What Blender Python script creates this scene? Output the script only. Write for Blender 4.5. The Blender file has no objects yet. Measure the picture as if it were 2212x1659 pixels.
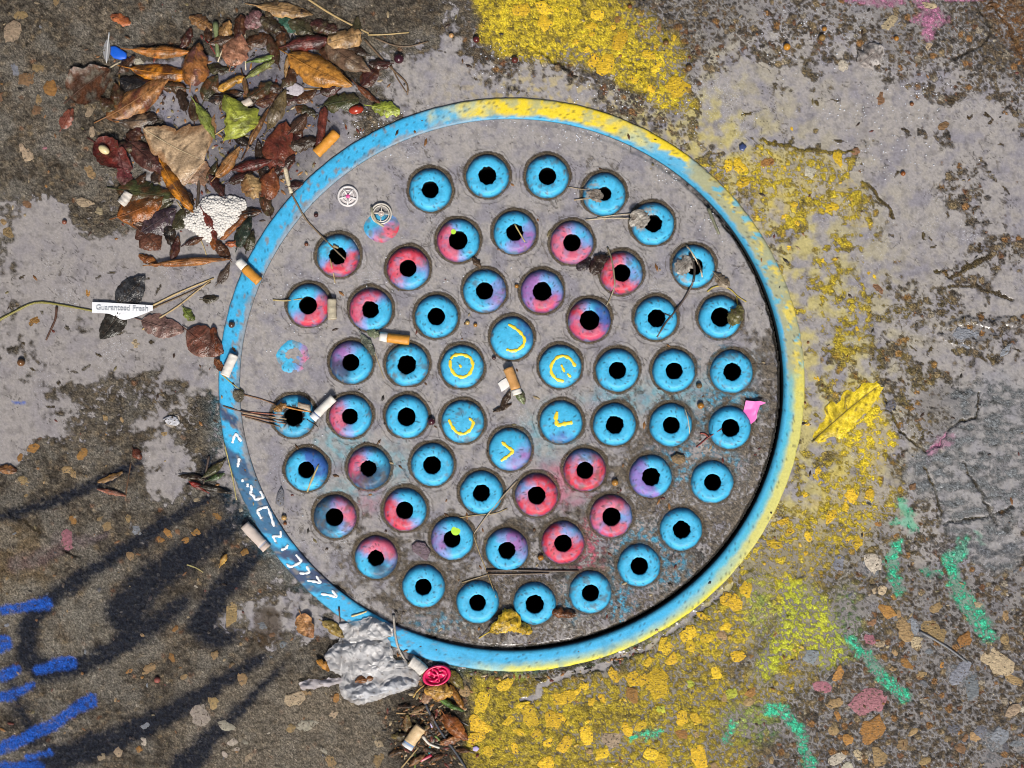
import bpy, math, random
import numpy as np
rnd = random.Random(7)
R = math.radians
U = 0.00045                      # metres per working unit; all lengths below are in working units
CX, CY = 1106.0, 829.5           # centre of the surveyed patch of ground (x to the east, y to the south)

# ------------------------------------------------------------------ camera, sky, sun
sc = bpy.context.scene
COL = sc.collection
cam_d = bpy.data.cameras.new("camera"); cam = bpy.data.objects.new("camera", cam_d); COL.objects.link(cam)
CAM_H = 1.45
cam.location = (0, 0, CAM_H)
cam.rotation_euler = (0, 0, 0)
cam_d.sensor_width = 36.0
cam_d.lens = 36.0 * CAM_H / (2212 * U)
cam_d.clip_start = 0.05; cam_d.clip_end = 100.0
sc.camera = cam

world = bpy.data.worlds.new("World"); sc.world = world; world.use_nodes = True
wn = world.node_tree; wn.nodes.clear()
sky = wn.nodes.new("ShaderNodeTexSky"); sky.sky_type = 'NISHITA'; sky.sun_disc = False
sky.sun_elevation = R(48); sky.sun_rotation = R(180); sky.dust_density = 4.0; sky.air_density = 1.0
bg = wn.nodes.new("ShaderNodeBackground"); bg.inputs[1].default_value = 0.052
wo = wn.nodes.new("ShaderNodeOutputWorld")
wn.links.new(sky.outputs[0], bg.inputs[0]); wn.links.new(bg.outputs[0], wo.inputs[0])

sun_d = bpy.data.lights.new("sun", 'SUN'); sun_d.energy = 3.25; sun_d.angle = R(11); sun_d.color = (1.0, 0.955, 0.885)
sun = bpy.data.objects.new("sun", sun_d); COL.objects.link(sun)
sun.rotation_euler = (R(42), 0, R(6)); sun.location = (0, -1, 2)

vs = sc.view_settings
vs.view_transform = 'Standard'; vs.look = 'None'; vs.gamma = 1.0; vs.use_curve_mapping = False; vs.exposure = 0.45
sc.cycles.filter_width = 1.0
sc.cycles.sample_clamp_direct = 2.5
sc.cycles.max_bounces = 6; sc.cycles.diffuse_bounces = 2; sc.cycles.glossy_bounces = 2
sc.cycles.transparent_max_bounces = 6; sc.cycles.transmission_bounces = 2
sc.cycles.caustics_reflective = False; sc.cycles.caustics_refractive = False

# ------------------------------------------------------------------ noise on arrays
def _hash(ix, iy, seed):
    h = (ix.astype(np.int64) * 374761393 + iy.astype(np.int64) * 668265263 + seed * 974634777) & 0xffffffff
    h = ((h ^ (h >> 13)) * 1274126177) & 0xffffffff
    return ((h ^ (h >> 16)) & 0xffffff) / float(0x1000000)
def perlin(x, y, seed=0):
    x0 = np.floor(x); y0 = np.floor(y); fx = x - x0; fy = y - y0
    sx = fx * fx * fx * (fx * (fx * 6 - 15) + 10); sy = fy * fy * fy * (fy * (fy * 6 - 15) + 10)
    def g(dx, dy):
        a = _hash(x0 + dx, y0 + dy, seed) * 6.2831853
        return np.cos(a) * (fx - dx) + np.sin(a) * (fy - dy)
    a = g(0, 0) * (1 - sx) + g(1, 0) * sx
    b = g(0, 1) * (1 - sx) + g(1, 1) * sx
    return (a * (1 - sy) + b * sy) * 1.5
def fbm(x, y, scale, seed=0, octs=4, gain=0.5):
    x = np.asarray(x, float) / scale; y = np.asarray(y, float) / scale
    r = 0.0; a = 1.0; t = 0.0
    for k in range(octs):
        r = r + a * perlin(x + 17.3 * k, y - 9.1 * k, seed + k * 31); t += a; a *= gain; x = x * 2.03; y = y * 2.03
    return r / t * 1.6
def worley(x, y, scale, seed=0):
    """distance to the nearest and second nearest cell point (in cells) and the nearest cell's random number"""
    x = x / scale; y = y / scale; x0 = np.floor(x); y0 = np.floor(y)
    f1 = np.full(x.shape, 9.0); f2 = np.full(x.shape, 9.0); cid = np.zeros(x.shape)
    for dx in (-1, 0, 1):
        for dy in (-1, 0, 1):
            ix = x0 + dx; iy = y0 + dy
            px = ix + 0.1 + 0.8 * _hash(ix, iy, seed); py = iy + 0.1 + 0.8 * _hash(ix, iy, seed + 77)
            d = np.hypot(x - px, y - py); c = _hash(ix, iy, seed + 191)
            nearer = d < f1
            f2 = np.where(nearer, f1, np.minimum(f2, d)); cid = np.where(nearer, c, cid); f1 = np.where(nearer, d, f1)
    return f1, f2, cid
def sstep(a, b, v):
    t = np.clip((v - a) / (b - a), 0, 1); return t * t * (3 - 2 * t)

# ------------------------------------------------------------------ the survey grid
STEP = 2.5
GX0, GX1, GY0, GY1 = -130, 2342, -120, 1780
gx = np.arange(GX0, GX1 + STEP, STEP); gy = np.arange(GY0, GY1 + STEP, STEP)
NX, NY = len(gx), len(gy)
X, Y = np.meshgrid(gx, gy)

def idw(points, sig):
    """smooth field through scattered levels"""
    s = 4
    xs = X[::s, ::s]; ys = Y[::s, ::s]; num = np.zeros(xs.shape); den = np.full(xs.shape, 1e-9)
    wx = xs + 18 * fbm(xs, ys, 70, 3, 3); wy = ys + 18 * fbm(xs, ys, 70, 8, 3)
    for px, py, v in points:
        d2 = (wx - px) ** 2 + (wy - py) ** 2
        w = np.exp(-d2 / (2 * sig * sig)) + 1e-4 / (1 + d2 / 2500.0) ** 2
        num += w * v; den += w
    c = num / den
    # bilinear up
    fi = np.arange(NY) / s; fj = np.arange(NX) / s
    i0 = np.minimum(fi.astype(int), c.shape[0] - 2); j0 = np.minimum(fj.astype(int), c.shape[1] - 2)
    ti = np.clip(fi - i0, 0, 1.5)[:, None]; tj = np.clip(fj - j0, 0, 1.5)[None, :]
    a = c[i0][:, j0]; b = c[i0][:, j0 + 1]; d = c[i0 + 1][:, j0]; e = c[i0 + 1][:, j0 + 1]
    return (a * (1 - tj) + b * tj) * (1 - ti) + (d * (1 - tj) + e * tj) * ti

def window(x0, x1, y0, y1):
    j0 = max(0, int((x0 - GX0) / STEP)); j1 = min(NX, int((x1 - GX0) / STEP) + 2)
    i0 = max(0, int((y0 - GY0) / STEP)); i1 = min(NY, int((y1 - GY0) / STEP) + 2)
    return slice(i0, max(i0, i1)), slice(j0, max(j0, j1))
def seg_dist(xx, yy, pts):
    """distance to a polyline of (x, y[, width]) points, minus the local width"""
    d = np.full(xx.shape, 1e9)
    for a, b in zip(pts[:-1], pts[1:]):
        vx, vy = b[0] - a[0], b[1] - a[1]; L = vx * vx + vy * vy + 1e-9
        t = np.clip(((xx - a[0]) * vx + (yy - a[1]) * vy) / L, 0, 1)
        w = a[2] + (b[2] - a[2]) * t if len(a) > 2 else 0
        d = np.minimum(d, np.hypot(xx - a[0] - t * vx, yy - a[1] - t * vy) - w)
    return d
def poly_sd(xx, yy, pts):
    d = seg_dist(xx, yy, list(pts) + [pts[0]]); inside = np.zeros(xx.shape, bool)
    n = len(pts)
    for i in range(n):
        x1, y1 = pts[i][:2]; x2, y2 = pts[(i + 1) % n][:2]
        if y1 == y2: continue
        c = (yy >= min(y1, y2)) & (yy < max(y1, y2)) & (xx < x1 + (yy - y1) * (x2 - x1) / (y2 - y1))
        inside ^= c
    return np.where(inside, -d, d)

# ------------------------------------------------------------------ elevation of the paving against the water level
LEV = [(50,50,6),(200,80,6),(350,60,5),(500,30,4),(50,200,6),(200,220,5),(100,350,5),(180,385,3),(60,415,1.5),(20,300,6),(130,120,6),(280,30,6),(420,40,4),(590,20,1),
(330,150,-1.5),(430,200,-4),(560,230,-5),(520,330,-5),(450,350,-4),(330,330,-.6),(640,280,-5),(650,180,-3),(560,470,-4),(480,510,-4),(300,300,.6),(250,400,1),(560,120,-1),(610,60,-.5),(250,170,1),(240,120,3),(690,240,-3),(700,190,-1),(640,340,-4),(600,420,-3),(270,355,.2),(300,390,-1),
(30,470,-2.5),(100,480,-3),(150,540,-3),(60,560,-2),(200,570,-3),(280,590,-2.5),(150,620,-2),(80,700,-1.5),(40,620,-1.2),(230,440,1),(178,498,1.6),(330,560,-1.3),(250,625,-.3),(400,640,-2),(420,560,-2.0),(350,720,-1.5),(400,800,-1.4),(250,760,-1.8),(150,760,-1.5),(10,500,1.0),(8,480,.8),(60,840,-.2),(30,800,-.6),(250,700,-.7),(200,645,.1),(70,730,.4),(30,570,.6),(35,635,.3),(300,740,-1.5),(440,700,-2),(460,790,-1),
(60,870,-2),(30,920,-2.5),(20,960,-1.5),(110,900,-1.5),(130,870,.9),(250,870,1),(350,860,.7),(200,920,.9),(400,830,.2),(430,900,1),(470,930,1),(350,985,-2),(370,1040,-1.5),(328,945,-.9),(200,1000,3),(100,1000,3),(50,1050,3),(420,960,1.6),(440,1080,2),(250,1080,4),(120,1150,5),(250,1200,5),(268,1174,-.6),(400,1150,4),(60,1250,6),(300,1300,6),(100,1400,6),(200,1550,7),(400,1450,6),(400,1600,7),(500,1480,6),(560,1400,2),(600,1290,.6),(578,1345,-2.5),(580,1380,-2),(540,1250,1.2),(640,1250,-.4),(625,1310,-1.5),(660,1480,4),(700,1560,6),(800,1600,6),(840,1520,4),(900,1600,2),(980,1550,2),(640,1350,-1),(610,1430,2),(480,1020,-1.2),(500,1080,-1.2),(520,1130,-.6),(470,1120,1.6),(480,1200,3),(20,1110,4),(310,970,1.6),
(720,30,4),(800,25,5),(880,30,5),(860,80,2.5),(800,100,.6),(760,140,-.6),(840,170,-2),(920,160,-2),(960,100,-2),(975,50,-1.5),(950,15,1),(920,200,-2.5),(1000,200,-2),(880,215,-.3),(820,235,-.4),(990,230,-1.5),(870,120,-.8),(700,80,.5),(930,75,.8),(790,200,.4),(800,225,.6),
(1050,50,3),(1100,70,3.5),(1200,60,4),(1300,90,4),(1300,150,3),(1400,150,4),(1440,210,3),(1480,232,2),(1380,210,1.2),(1250,125,1.2),(1060,150,-1.5),(1150,175,-2),(1250,180,-2),(1320,205,-1),(1400,255,-2),(1520,255,-2),(1100,125,1),(1180,125,.7),(1020,110,-.4),(1050,158,.5),(1340,185,.5),(1440,240,1.6),
(1350,20,4),(1450,60,4),(1550,70,3.0),(1500,130,1.6),(1560,120,1.2),(1620,60,1.6),(1700,60,1.6),(1660,110,.6),(1700,140,.2),(1850,60,1.6),(1950,50,2.5),(2050,60,3.5),(2150,50,6),(2200,130,4),(2100,110,1.6),(1960,130,1.8),(1985,165,1.3),(1880,110,1.2),(1800,125,.6),(2050,180,.9),(2130,160,1.6),(2200,205,1),(2190,235,.4),
(1600,150,-2),(1560,200,-2.5),(1680,195,-1.5),(1722,192,.4),(1750,240,-1.2),(1850,180,-2),(1880,262,-.4),(1989,275,.7),(1945,275,-1.5),(1820,230,-2),(1800,290,-2.5),(1950,220,-2.5),(2100,260,-3),(2150,330,-3),(2000,340,-2.5),(1900,350,-2.5),(2180,420,-2),(2080,395,.9),(2140,405,1.1),(1980,400,-2.5),(1640,270,-2),(1600,290,-2),(1700,285,-2.5),(2030,320,.1),(1860,320,-1),
(1650,330,1.6),(1720,350,2),(1800,350,1.8),(1700,420,1),(1750,430,1),(1850,430,1.4),(1890,470,.6),(1650,420,0.4),(1600,370,1.5),(1570,360,1),(1720,480,.3),(1780,505,-.8),(1700,560,-.4),(1790,560,.3),(1850,530,-.3),(1950,450,-2),(2050,520,-3),(2000,580,-2.5),(1900,570,-1.5),(2120,500,-.2),(2140,555,.9),(2100,580,1),(2080,610,.6),(1950,620,.2),(1980,660,1),(2100,650,-1.8),(2180,640,-3),(2190,690,-1.2),(2000,660,1.5),(2080,670,1.8),(1850,650,.2),(1820,700,.3),(1750,700,-.8),(1800,760,.3),(1740,760,-1.5),(1850,800,.4),(1900,770,.2),(1960,790,.7),(1990,760,-.6),(2110,712,3),(2160,716,2.2),(2200,760,-.6),(2060,755,-1),(2120,790,-.4),(1920,830,-.5),
(1850,870,1.6),(1860,960,1),(1780,900,-.5),(1770,1000,.3),(1950,850,1.6),(2050,870,2.2),(2000,920,2.2),(2060,930,2),(1960,960,.3),(2080,985,.5),(2180,900,.6),(2180,1000,.5),(2100,1050,.4),(2150,1150,.8),(1950,1040,.4),(1850,1060,1.5),(1750,1080,.6),(1720,1130,1),(1700,1200,2),(1800,1180,2),(1900,1160,1.5),(2000,1130,1),(2050,1200,1),(2180,1250,1.5),(1760,980,.2),(1735,1040,-.8),
(1500,1500,2.6),(1300,1600,2.8),(1100,1550,3),(1050,1480,2),(1700,1400,2.4),(1900,1400,2.5),(2100,1400,2.5),(1900,1600,2.8),(2150,1600,2.8),(1700,1600,2.6),(1600,1300,2.2),(1450,1420,2),(1850,1270,1.9),(2000,1300,2),(1190,1440,.8),(1200,1475,1.2),(1650,1240,1.6)]
E = idw(LEV, 32)
E = E - .55 * sstep(1420, 1560, X) * sstep(1330, 1150, Y) - .5 * sstep(520, 460, X) * sstep(840, 880, Y) * sstep(1080, 1000, Y) - .55 * sstep(560, 500, X) * sstep(400, 460, Y) * sstep(900, 830, Y) - .25 * sstep(1330, 1150, Y)

GROUND_STROKES_DOWN = [  # cracks and channels: polyline (x, y, half width), depth
 ([(1125,1512,3),(1160,1505,4),(1170,1480,4),(1235,1452,4),(1300,1440,5),(1335,1418,5),(1395,1402,4),(1440,1370,3),(1520,1310,3),(1580,1265,3)], 5.0),
 ([(0,1092,2),(60,1130,2),(128,1172,2.2),(140,1190,1.8),(180,1205,1.2)], 6.0),
 ([(1905,850,2),(1930,905,2),(1960,945,2),(2000,975,1.6),(2030,960,1.5),(2052,920,1.5),(2110,900,1.5),(2115,850,1.4)], 4.0),
 ([(1998,1010,1.6),(2020,1060,2),(2035,1110,1.6)], 4.0),
 ([(2080,1000,1.4),(2110,1050,1.8),(2155,1135,2)], 4.0),
 ([(2040,1130,1.4),(2130,1115,1.6),(2190,1095,1.2)], 3.0),
 ([(2110,20,1.6),(2140,60,2),(2130,90,2),(2060,128,2)], 4.0),
 ([(2140,10,1.6),(2180,60,2),(2200,110,1.6),(2212,140,1.6)], 4.0),
 ([(1340,120,1.5),(1385,150,2),(1395,200,2)], 3.0),
 ([(1140,95,1.5),(1200,135,2),(1250,165,1.5)], 2.0)]
GROUND_STROKES_UP = [
 ([(2030,720,3),(2060,735,8),(2110,742,8),(2150,730,5)], 2.4),
 ([(2050,705,4),(2090,690,6),(2140,700,8),(2210,688,9),(2300,680,9)], 3.0),
 ([(1648,303,2),(1720,322,2.4),(1780,328,2.4),(1850,330,3)], 2.6),
 ([(1868,395,2),(1905,430,2),(1930,470,2)], 1.6),
 ([(2020,585,1.5),(2060,600,2),(2085,580,2.6),(2140,555,5)], 2.2),
 ([(2050,620,2),(2110,618,2),(2165,640,2),(2190,650,2)], 1.6),
 ([(1895,880,2),(1830,930,2.6),(1762,945,2)], 1.2)]
CRACK = np.zeros_like(X)
for ks, (pts, dep) in enumerate(GROUND_STROKES_DOWN):
    xs = [p[0] for p in pts]; ys = [p[1] for p in pts]
    w = window(min(xs) - 40, max(xs) + 40, min(ys) - 40, max(ys) + 40)
    xx = X[w] + 5 * fbm(X[w], Y[w], 22, 41, 3); yy = Y[w] + 5 * fbm(X[w], Y[w], 22, 47, 3)
    if ks == 0: E[w] -= dep * (1 - sstep(-1.0, 4.0, seg_dist(xx, yy, pts)))
    else: CRACK[w] = np.maximum(CRACK[w], 1 - sstep(-.6, 2.2, seg_dist(xx, yy, pts)))
EDGE = np.zeros_like(X)
for pts, hgt in GROUND_STROKES_UP:
    xs = [p[0] for p in pts]; ys = [p[1] for p in pts]
    w = window(min(xs) - 40, max(xs) + 40, min(ys) - 40, max(ys) + 40)
    xx = X[w] + 6 * fbm(X[w], Y[w], 22, 51, 3); yy = Y[w] + 6 * fbm(X[w], Y[w], 22, 57, 3)
    sd_ = seg_dist(xx, yy, pts); E[w] += hgt * (1 - sstep(-2.0, 3.5, sd_)); EDGE[w] = np.maximum(EDGE[w], (1 - sstep(.5, 3.2, sd_)) * (pts[0][2] < 3))

# the manhole: frame ring between RI and RO (measured along x), slightly out of round
MX, MY, RO, RI, RC, ASP = 1105.0, 831.0, 633.0, 588.0, 583.0, 0.978
RHO = np.hypot(X - MX, (Y - MY) / ASP)
THETA = np.degrees(np.arctan2(-(Y - MY) / ASP, X - MX))
inside = RHO < RI + 8

dry = idw([(100,100,1),(200,300,1),(400,40,1),(100,600,.2),(300,900,.4),(100,1200,1),(300,1400,1),(500,1580,1),(700,1590,1),(620,1330,.5),(830,40,.8),(1100,60,.75),(1300,100,.7),(1550,60,.12),(1800,60,.05),(2100,60,.4),(1900,300,.1),(1700,400,.25),(2000,700,.02),(1900,950,.15),(2100,1100,.05),(1700,1200,.16),(1900,1300,.05),(2100,1500,.10),(1700,1500,.12),(1400,1550,.30),(1100,1550,.45),(950,1560,.8)], 120)

# relief: broad lumps, small lumps, then separate grains
lump = 1.15 * fbm(X, Y, 46, 1, 3) + 0.95 * fbm(X, Y, 17, 2, 3)
f1, f2, cid = worley(X + 2 * fbm(X, Y, 11, 5, 2), Y + 2 * fbm(X, Y, 11, 6, 2), 6.8, 11)
grain = np.clip(1 - (f1 / (0.34 + 0.34 * cid)) ** 2, 0, 1) ** 0.7 * (0.55 + 0.9 * _hash(np.floor(cid * 4096), np.zeros_like(cid), 5))
g1, g2, gid = worley(X, Y, 26.0, 12)
big = np.clip(1 - (g1 / (0.10 + 0.24 * gid)) ** 2, 0, 1) ** 0.6 * (gid > 0.6)
rough = 0.5 * fbm(X, Y, 6.0, 9, 2)
h1, h2, hid = worley(X + 3 * fbm(X, Y, 14, 15, 2), Y * 1.15 + 3 * fbm(X, Y, 14, 16, 2), 15.0, 17)
mids = np.clip(1 - (h1 / (0.25 + 0.30 * hid)) ** 2, 0, 1) ** 0.6 * (hid > 0.55)
crumb = np.clip(.5 + .9 * fbm(X + 5 * fbm(X, Y, 20, 18, 2), Y, 13, 19, 4, .62), 0, 1.3)
left_soft = np.clip(dry, 0, 1)
left_soft = np.where(X < 1010 + 30 * fbm(X, Y, 60, 14, 2), np.maximum(left_soft, .55), left_soft)
west = sstep(1060, 960, X + 30 * fbm(X, Y, 60, 14, 2))
big = big * (1 - .9 * west); grain = grain * (1 - .8 * west); mids = mids * (1 - .55 * west)
out_above = sstep(-1.2, 0.8, E)
E = np.where(E < 0, E * .8, E)
ground = E + lump * (0.85 + 0.15 * out_above) + out_above * (1.35 * np.maximum(grain, 1.25 * mids) + 1.4 * big * (gid > .7) * (1 - 0.9 * west) + rough * (0.45 + .9 * west) + 2.9 * west * crumb - .9 * (1 - west) - 1.0 * west) + (1 - out_above) * (0.25 * grain + 0.8 * big * (gid > 0.8))
smooth_paint = np.zeros_like(X)     # the skin of grey paint spilled on the east side
for cx_, cy_, rr in [(2150,900,110),(2180,1020,120),(2090,1090,70),(2010,1020,60),(2150,1180,60),(2100,980,80),(2230,950,100)]:
    smooth_paint = np.maximum(smooth_paint, 1 - sstep(0.75, 1.15, np.hypot(X - cx_, Y - cy_) / rr + 0.25 * fbm(X, Y, 40, 77, 3)))
lump0 = ground
ground = ground * (1 - smooth_paint) + smooth_paint * (E + 0.9 * fbm(X * 1.0, Y * 1.9, 38, 13, 3) + 0.25 * grain)
film = np.maximum(0.0, E + lump * 0.85 + 0.20 - 1.9 * dry + (.95 - .55 * west) * np.exp(-np.clip(E, 0, 9) / 1.5) + .30 * sstep(1200, 1500, X) * sstep(1300, 1000, Y) + 0.55 * fbm(X, Y, 75, 21, 3))
water = film.copy()
water = np.where((E < 0.9) & (water > 0.6), np.minimum(water, np.maximum(0.0, E + 0.5)), water)
water += 0.22 * fbm(X, Y, 34, 23, 3) + .20 * (.5 - np.abs(fbm(X + 9 * fbm(X, Y, 30, 29, 2), Y, 26, 26, 3)))
# low brown islets standing in the puddles
ISLET = np.zeros_like(X)
for _ in range(520):
    ix, iy = rnd.uniform(0, 2212), rnd.uniform(0, 1200); jj, ii = int((ix - GX0) / STEP), int((iy - GY0) / STEP)
    if math.hypot(ix - MX, iy - MY) < RO + 16 or not (-3.2 < E[ii, jj] < -.2) or (ix < 780 and iy < 540): continue
    if rnd.random() < .35: continue
    la, lb, aa = rnd.uniform(5, 17), rnd.uniform(2.2, 5.5), rnd.gauss(.5, .8); w = window(ix - 40, ix + 40, iy - 40, iy + 40)
    dx, dy = X[w] - ix, Y[w] - iy; u1 = dx * math.cos(aa) + dy * math.sin(aa); u2 = dy * math.cos(aa) - dx * math.sin(aa)
    ISLET[w] = np.maximum(ISLET[w], 1 - sstep(.6, 1.15, np.hypot(u1 / la, u2 / lb) + .55 * fbm(X[w], Y[w], 11, 27, 3)))
ground = np.maximum(ground, ISLET * (np.maximum(E * .2, -.3) + .55 + .4 * fbm(X, Y, 9, 28, 2)) + (1 - ISLET) * -9)
ground = ground - 3.5 * CRACK; water = np.where(EDGE > .5, ground - .4, water); water = np.where(CRACK > .25, ground - 1.5, water)

# cover plate
CLEV = [(700,400,-2.2),(900,320,-2),(1200,330,-2.2),(1400,420,-2),(1600,620,-1.6),(640,600,-2.4),(800,700,-2.6),(1000,600,-2.4),(1200,560,-2.3),(1350,640,-2),(560,800,-2.3),(700,830,-2.6),(900,830,-2.6),(1110,850,-2.3),(1280,860,-2),(1450,740,-1.4),(1600,720,-.2),(1400,850,-1.1),(1520,850,-.3),(1640,800,.3),(1510,930,1),(1600,1000,1.3),(560,950,-2.2),(700,950,-2.4),(850,950,-2.2),(1000,1000,-1.6),(1130,1010,-1.8),(1200,990,-1.2),(1330,980,.1),(1400,960,.3),(590,1100,-1.8),(660,1170,-.9),(720,1200,-.5),(760,1160,-.2),(830,1080,-1),(900,1150,.1),(850,1190,.3),(900,1200,-.2),(1000,1120,-.7),(1080,1010,-1.6),(1200,1060,-.4),(1240,1080,-.5),(1350,1060,1.0),(1480,1050,1.3),(1280,1160,1),(1150,1120,.4),(1120,1260,1),(1200,1260,1.2),(1000,1240,.5),(950,1330,.3),(850,1280,.2),(780,1250,-.2),(800,1320,.3),(1000,1370,.6),(1100,1380,1),(1250,1340,1.4),(1400,1300,1.5),(1500,1200,1.5),(1600,1100,1.4),(1650,950,1),(1180,860,-2),(1390,890,.4),(1260,900,-.7),(1500,720,-.8),(1360,720,-.9),(1440,870,-.7)]
EC = idw(CLEV, 42)
EC = np.where(EC > 0, EC * .75, EC) - .66
plate = EC * 0.8 + 0.55 * fbm(X, Y, 40, 61, 3) + 0.45 * fbm(X, Y, 14, 62, 2)
pab = sstep(-0.8, 0.5, EC)
c1, c2, ccid = worley(X + 1.5 * fbm(X, Y, 9, 65, 2), Y + 1.5 * fbm(X, Y, 9, 66, 2), 7.0, 31)
cgrain = np.clip(1 - (c1 / (0.36 + 0.3 * ccid)) ** 2, 0, 1) ** 0.7
plate += pab * (1.0 * cgrain + 0.35 * fbm(X, Y, 6, 64, 2)) + (1 - pab) * 0.12 * cgrain
pfilm = np.maximum(0.0, EC * 0.8 + 0.55 + 0.5 * fbm(X, Y, 60, 68, 3))
pfilm = np.where(EC < -0.3, np.minimum(pfilm, 0.25), pfilm)

STUDS = [ # x, y, hole radius (0: blind), list of sprayed patches (degrees, threshold, colour key), top height
 (930,411,18.5,[],15),(1053,381,19.5,[],15),(1182,382,19,[],15),(1305,420,15,[(180,.75,'dust')],15),(1410,484,19,[(150,.45,'dust')],15),(1498,576,19,[(190,.55,'dust')],15),(1555,685,21,[],15),(1580,803,19.5,[],15),(1576,924,19.5,[],15),(1538,1041,18.5,[],15),(1471,1143,19,[],15),(1380,1221,19,[],15),(1275,1279,18.5,[],15),(1155,1303,20,[],15),(1032,1300,18,[],15),(915,1266,18,[],15),(813,1204,17.5,[(70,.25,'pink'),(-60,.75,'dark')],15),(724,1116,19.5,[(150,.15,'dark'),(20,.6,'pink'),(235,.9,'dark')],15),(663,1014,18,[(35,.35,'indigo')],15),(635,899,20,[(180,.6,'dust')],9),(633,771,0,[(-10,.75,'pink')],2.9),(667,660,19.5,[(-50,.25,'red')],15),(731,553,19,[(-65,.3,'red')],15),(824,480,0,[(-55,.62,'red')],4.5),
 (990,520,20.5,[(195,.3,'rose')],15),(1112,503,18.5,[(-45,.6,'mauve')],15),(1235,525,19,[(225,-.45,'pink')],15),(1342,590,19,[(200,-.45,'red')],15),(1417,688,19.5,[],15),(1455,801,18.5,[],15),(1449,918,18.5,[],15),(1405,1029,19.5,[(205,.05,'purple')],15),(1320,1115,20,[(140,-.35,'pink'),(-70,.75,'red')],15),(1216,1172,19,[(235,-.72,'red')],15),(1095,1187,18.5,[(50,.6,'mauve')],15),(977,1163,18.5,[(195,.85,'mauve')],15),(875,1101,19,[(215,.2,'red')],15),(797,1011,17.5,[(180,.35,'rose'),(-70,.1,'dark')],15),(757,899,17.5,[(190,.45,'rose')],15),(759,783,18.5,[(150,.5,'mauve'),(215,.62,'dark')],15),(801,669,18.5,[(145,.1,'rose')],15),(882,580,18.5,[(125,-.35,'red')],15),
 (1047,629,19,[(-20,.9,'mauve')],15),(1171,630,20.5,[(220,-.55,'mauve'),(-80,.7,'rose')],15),(1273,692,21.5,[(200,.2,'red'),(-80,.1,'rose'),(20,.72,'indigo')],15),(1333,800,19,[],15),(1327,917,19.5,[],15),(1263,1015,18.5,[(-90,-.72,'red')],15),(1159,1069,19.5,[(-30,-.8,'red')],15),(1040,1064,18.5,[],15),(934,1004,19.5,[],15),(879,900,20,[],15),(880,788,20.5,[],15),(943,684,19,[],15),
 (1106,731,0,[(30,.85,'indigo')],15),(998,792,0,[],15),(1210,792,0,[],15),(1000,911,0,[],15),(1212,912,0,[(-90,.9,'indigo')],15),(1102,971,0,[(-45,.85,'mauve')],15)]
dirt = np.zeros_like(X)  # meniscus round each stud: its lost sky reflection painted as a brown rim
hole_mask = np.zeros(X.shape, bool)
for k, (sx, sy, hr, _, top) in enumerate(STUDS):
    w = window(sx - 80, sx + 80, sy - 80, sy + 80)
    xx, yy = X[w], Y[w]
    ang = np.arctan2(yy - sy, xx - sx)
    r = np.hypot(xx - sx, (yy - sy + 2.5)) - 2.2 * fbm(np.cos(ang) * 20 + sx, np.sin(ang) * 20 + sy, 16, 70, 2)
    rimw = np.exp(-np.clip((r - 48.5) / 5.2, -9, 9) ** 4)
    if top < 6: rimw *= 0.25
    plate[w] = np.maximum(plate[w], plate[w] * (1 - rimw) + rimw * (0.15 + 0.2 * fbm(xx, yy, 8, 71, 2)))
    dirt[w] = np.maximum(dirt[w], rimw)  # meniscus rim of this stud
    if hr > 0:
        plate[w] = np.where(np.hypot(xx - sx, yy - sy) < 38, -5.0, plate[w])
        hole_mask[w] |= np.hypot(xx - sx, yy - sy) < 30
    else:
        plate[w] = np.where(np.hypot(xx - sx, yy - sy) < 40, -3.0 if top > 6 else -2.2, plate[w])

# joint between cover and frame: open to the east and south, silted up elsewhere
open_joint = np.clip(0.5 + 0.5 * np.cos(np.radians(THETA - (-25))) * 1.6 - 0.05, 0, 1)
joint = sstep(RC - 9, RC - 5, RHO + 2.5 * fbm(X, Y, 20, 69, 3)) * (0.25 + 0.75 * open_joint)
plate = plate * (1 - joint) + joint * (-6.5 * open_joint - 0.6)
pwater = pfilm * (1 - joint * open_joint) + joint * open_joint * (-7.5) + 0.14 * fbm(X, Y, 30, 24, 3) + .12 * (.5 - np.abs(fbm(X + 9 * fbm(X, Y, 30, 29, 2), Y, 24, 36, 3)))

H = np.where(inside, plate, ground)
W = np.where(inside, pwater, water)
# ground dips to meet the outside of the ring
skirt = (~inside) & (RHO < RO + 14)
W = np.maximum(W, H - .6)
H = np.where(skirt, np.minimum(H, 2.0 + 0.2 * grain), H)

RING_K = .66
def height(x, y, top=True):
    j = min(max(int((x - GX0) / STEP), 0), NX - 1); i = min(max(int((y - GY0) / STEP), 0), NY - 1)
    h = H[i, j]
    if RI < math.hypot(x - MX, (y - MY) / ASP) < RO: return max(5.4, h)
    return max(h, W[i, j]) if top else h
# ------------------------------------------------------------------ colours of paving, paint and silt (reflection and refraction painted in at places)
def C3(*c): return np.array(c, float)
def mixc(base, col, m):
    m = np.clip(m, 0, 1)[..., None]; return base * (1 - m) + np.asarray(col, float) * m
n_big = fbm(X, Y, 120, 101, 4); n_mid = fbm(X, Y, 28, 102, 4); n_fin = fbm(X, Y, 8, 103, 2)
brown = np.empty(X.shape + (3,)); brown[:] = C3(.092, .078, .060)
brown = mixc(brown, C3(.060, .048, .034), sstep(-.1, .6, n_mid))
brown = mixc(brown, C3(.160, .130, .090), sstep(.15, .7, -n_mid + .3 * n_fin))
brown = mixc(brown, C3(.165, .135, .100), .75 * sstep(.0, .6, n_big + .2 * n_fin) * left_soft)
east = sstep(900, 1500, X)
brown = mixc(brown, C3(.100, .090, .078), .75 * east)
tone = _hash(np.floor(cid * 4096), np.ones_like(cid), 9)
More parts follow.
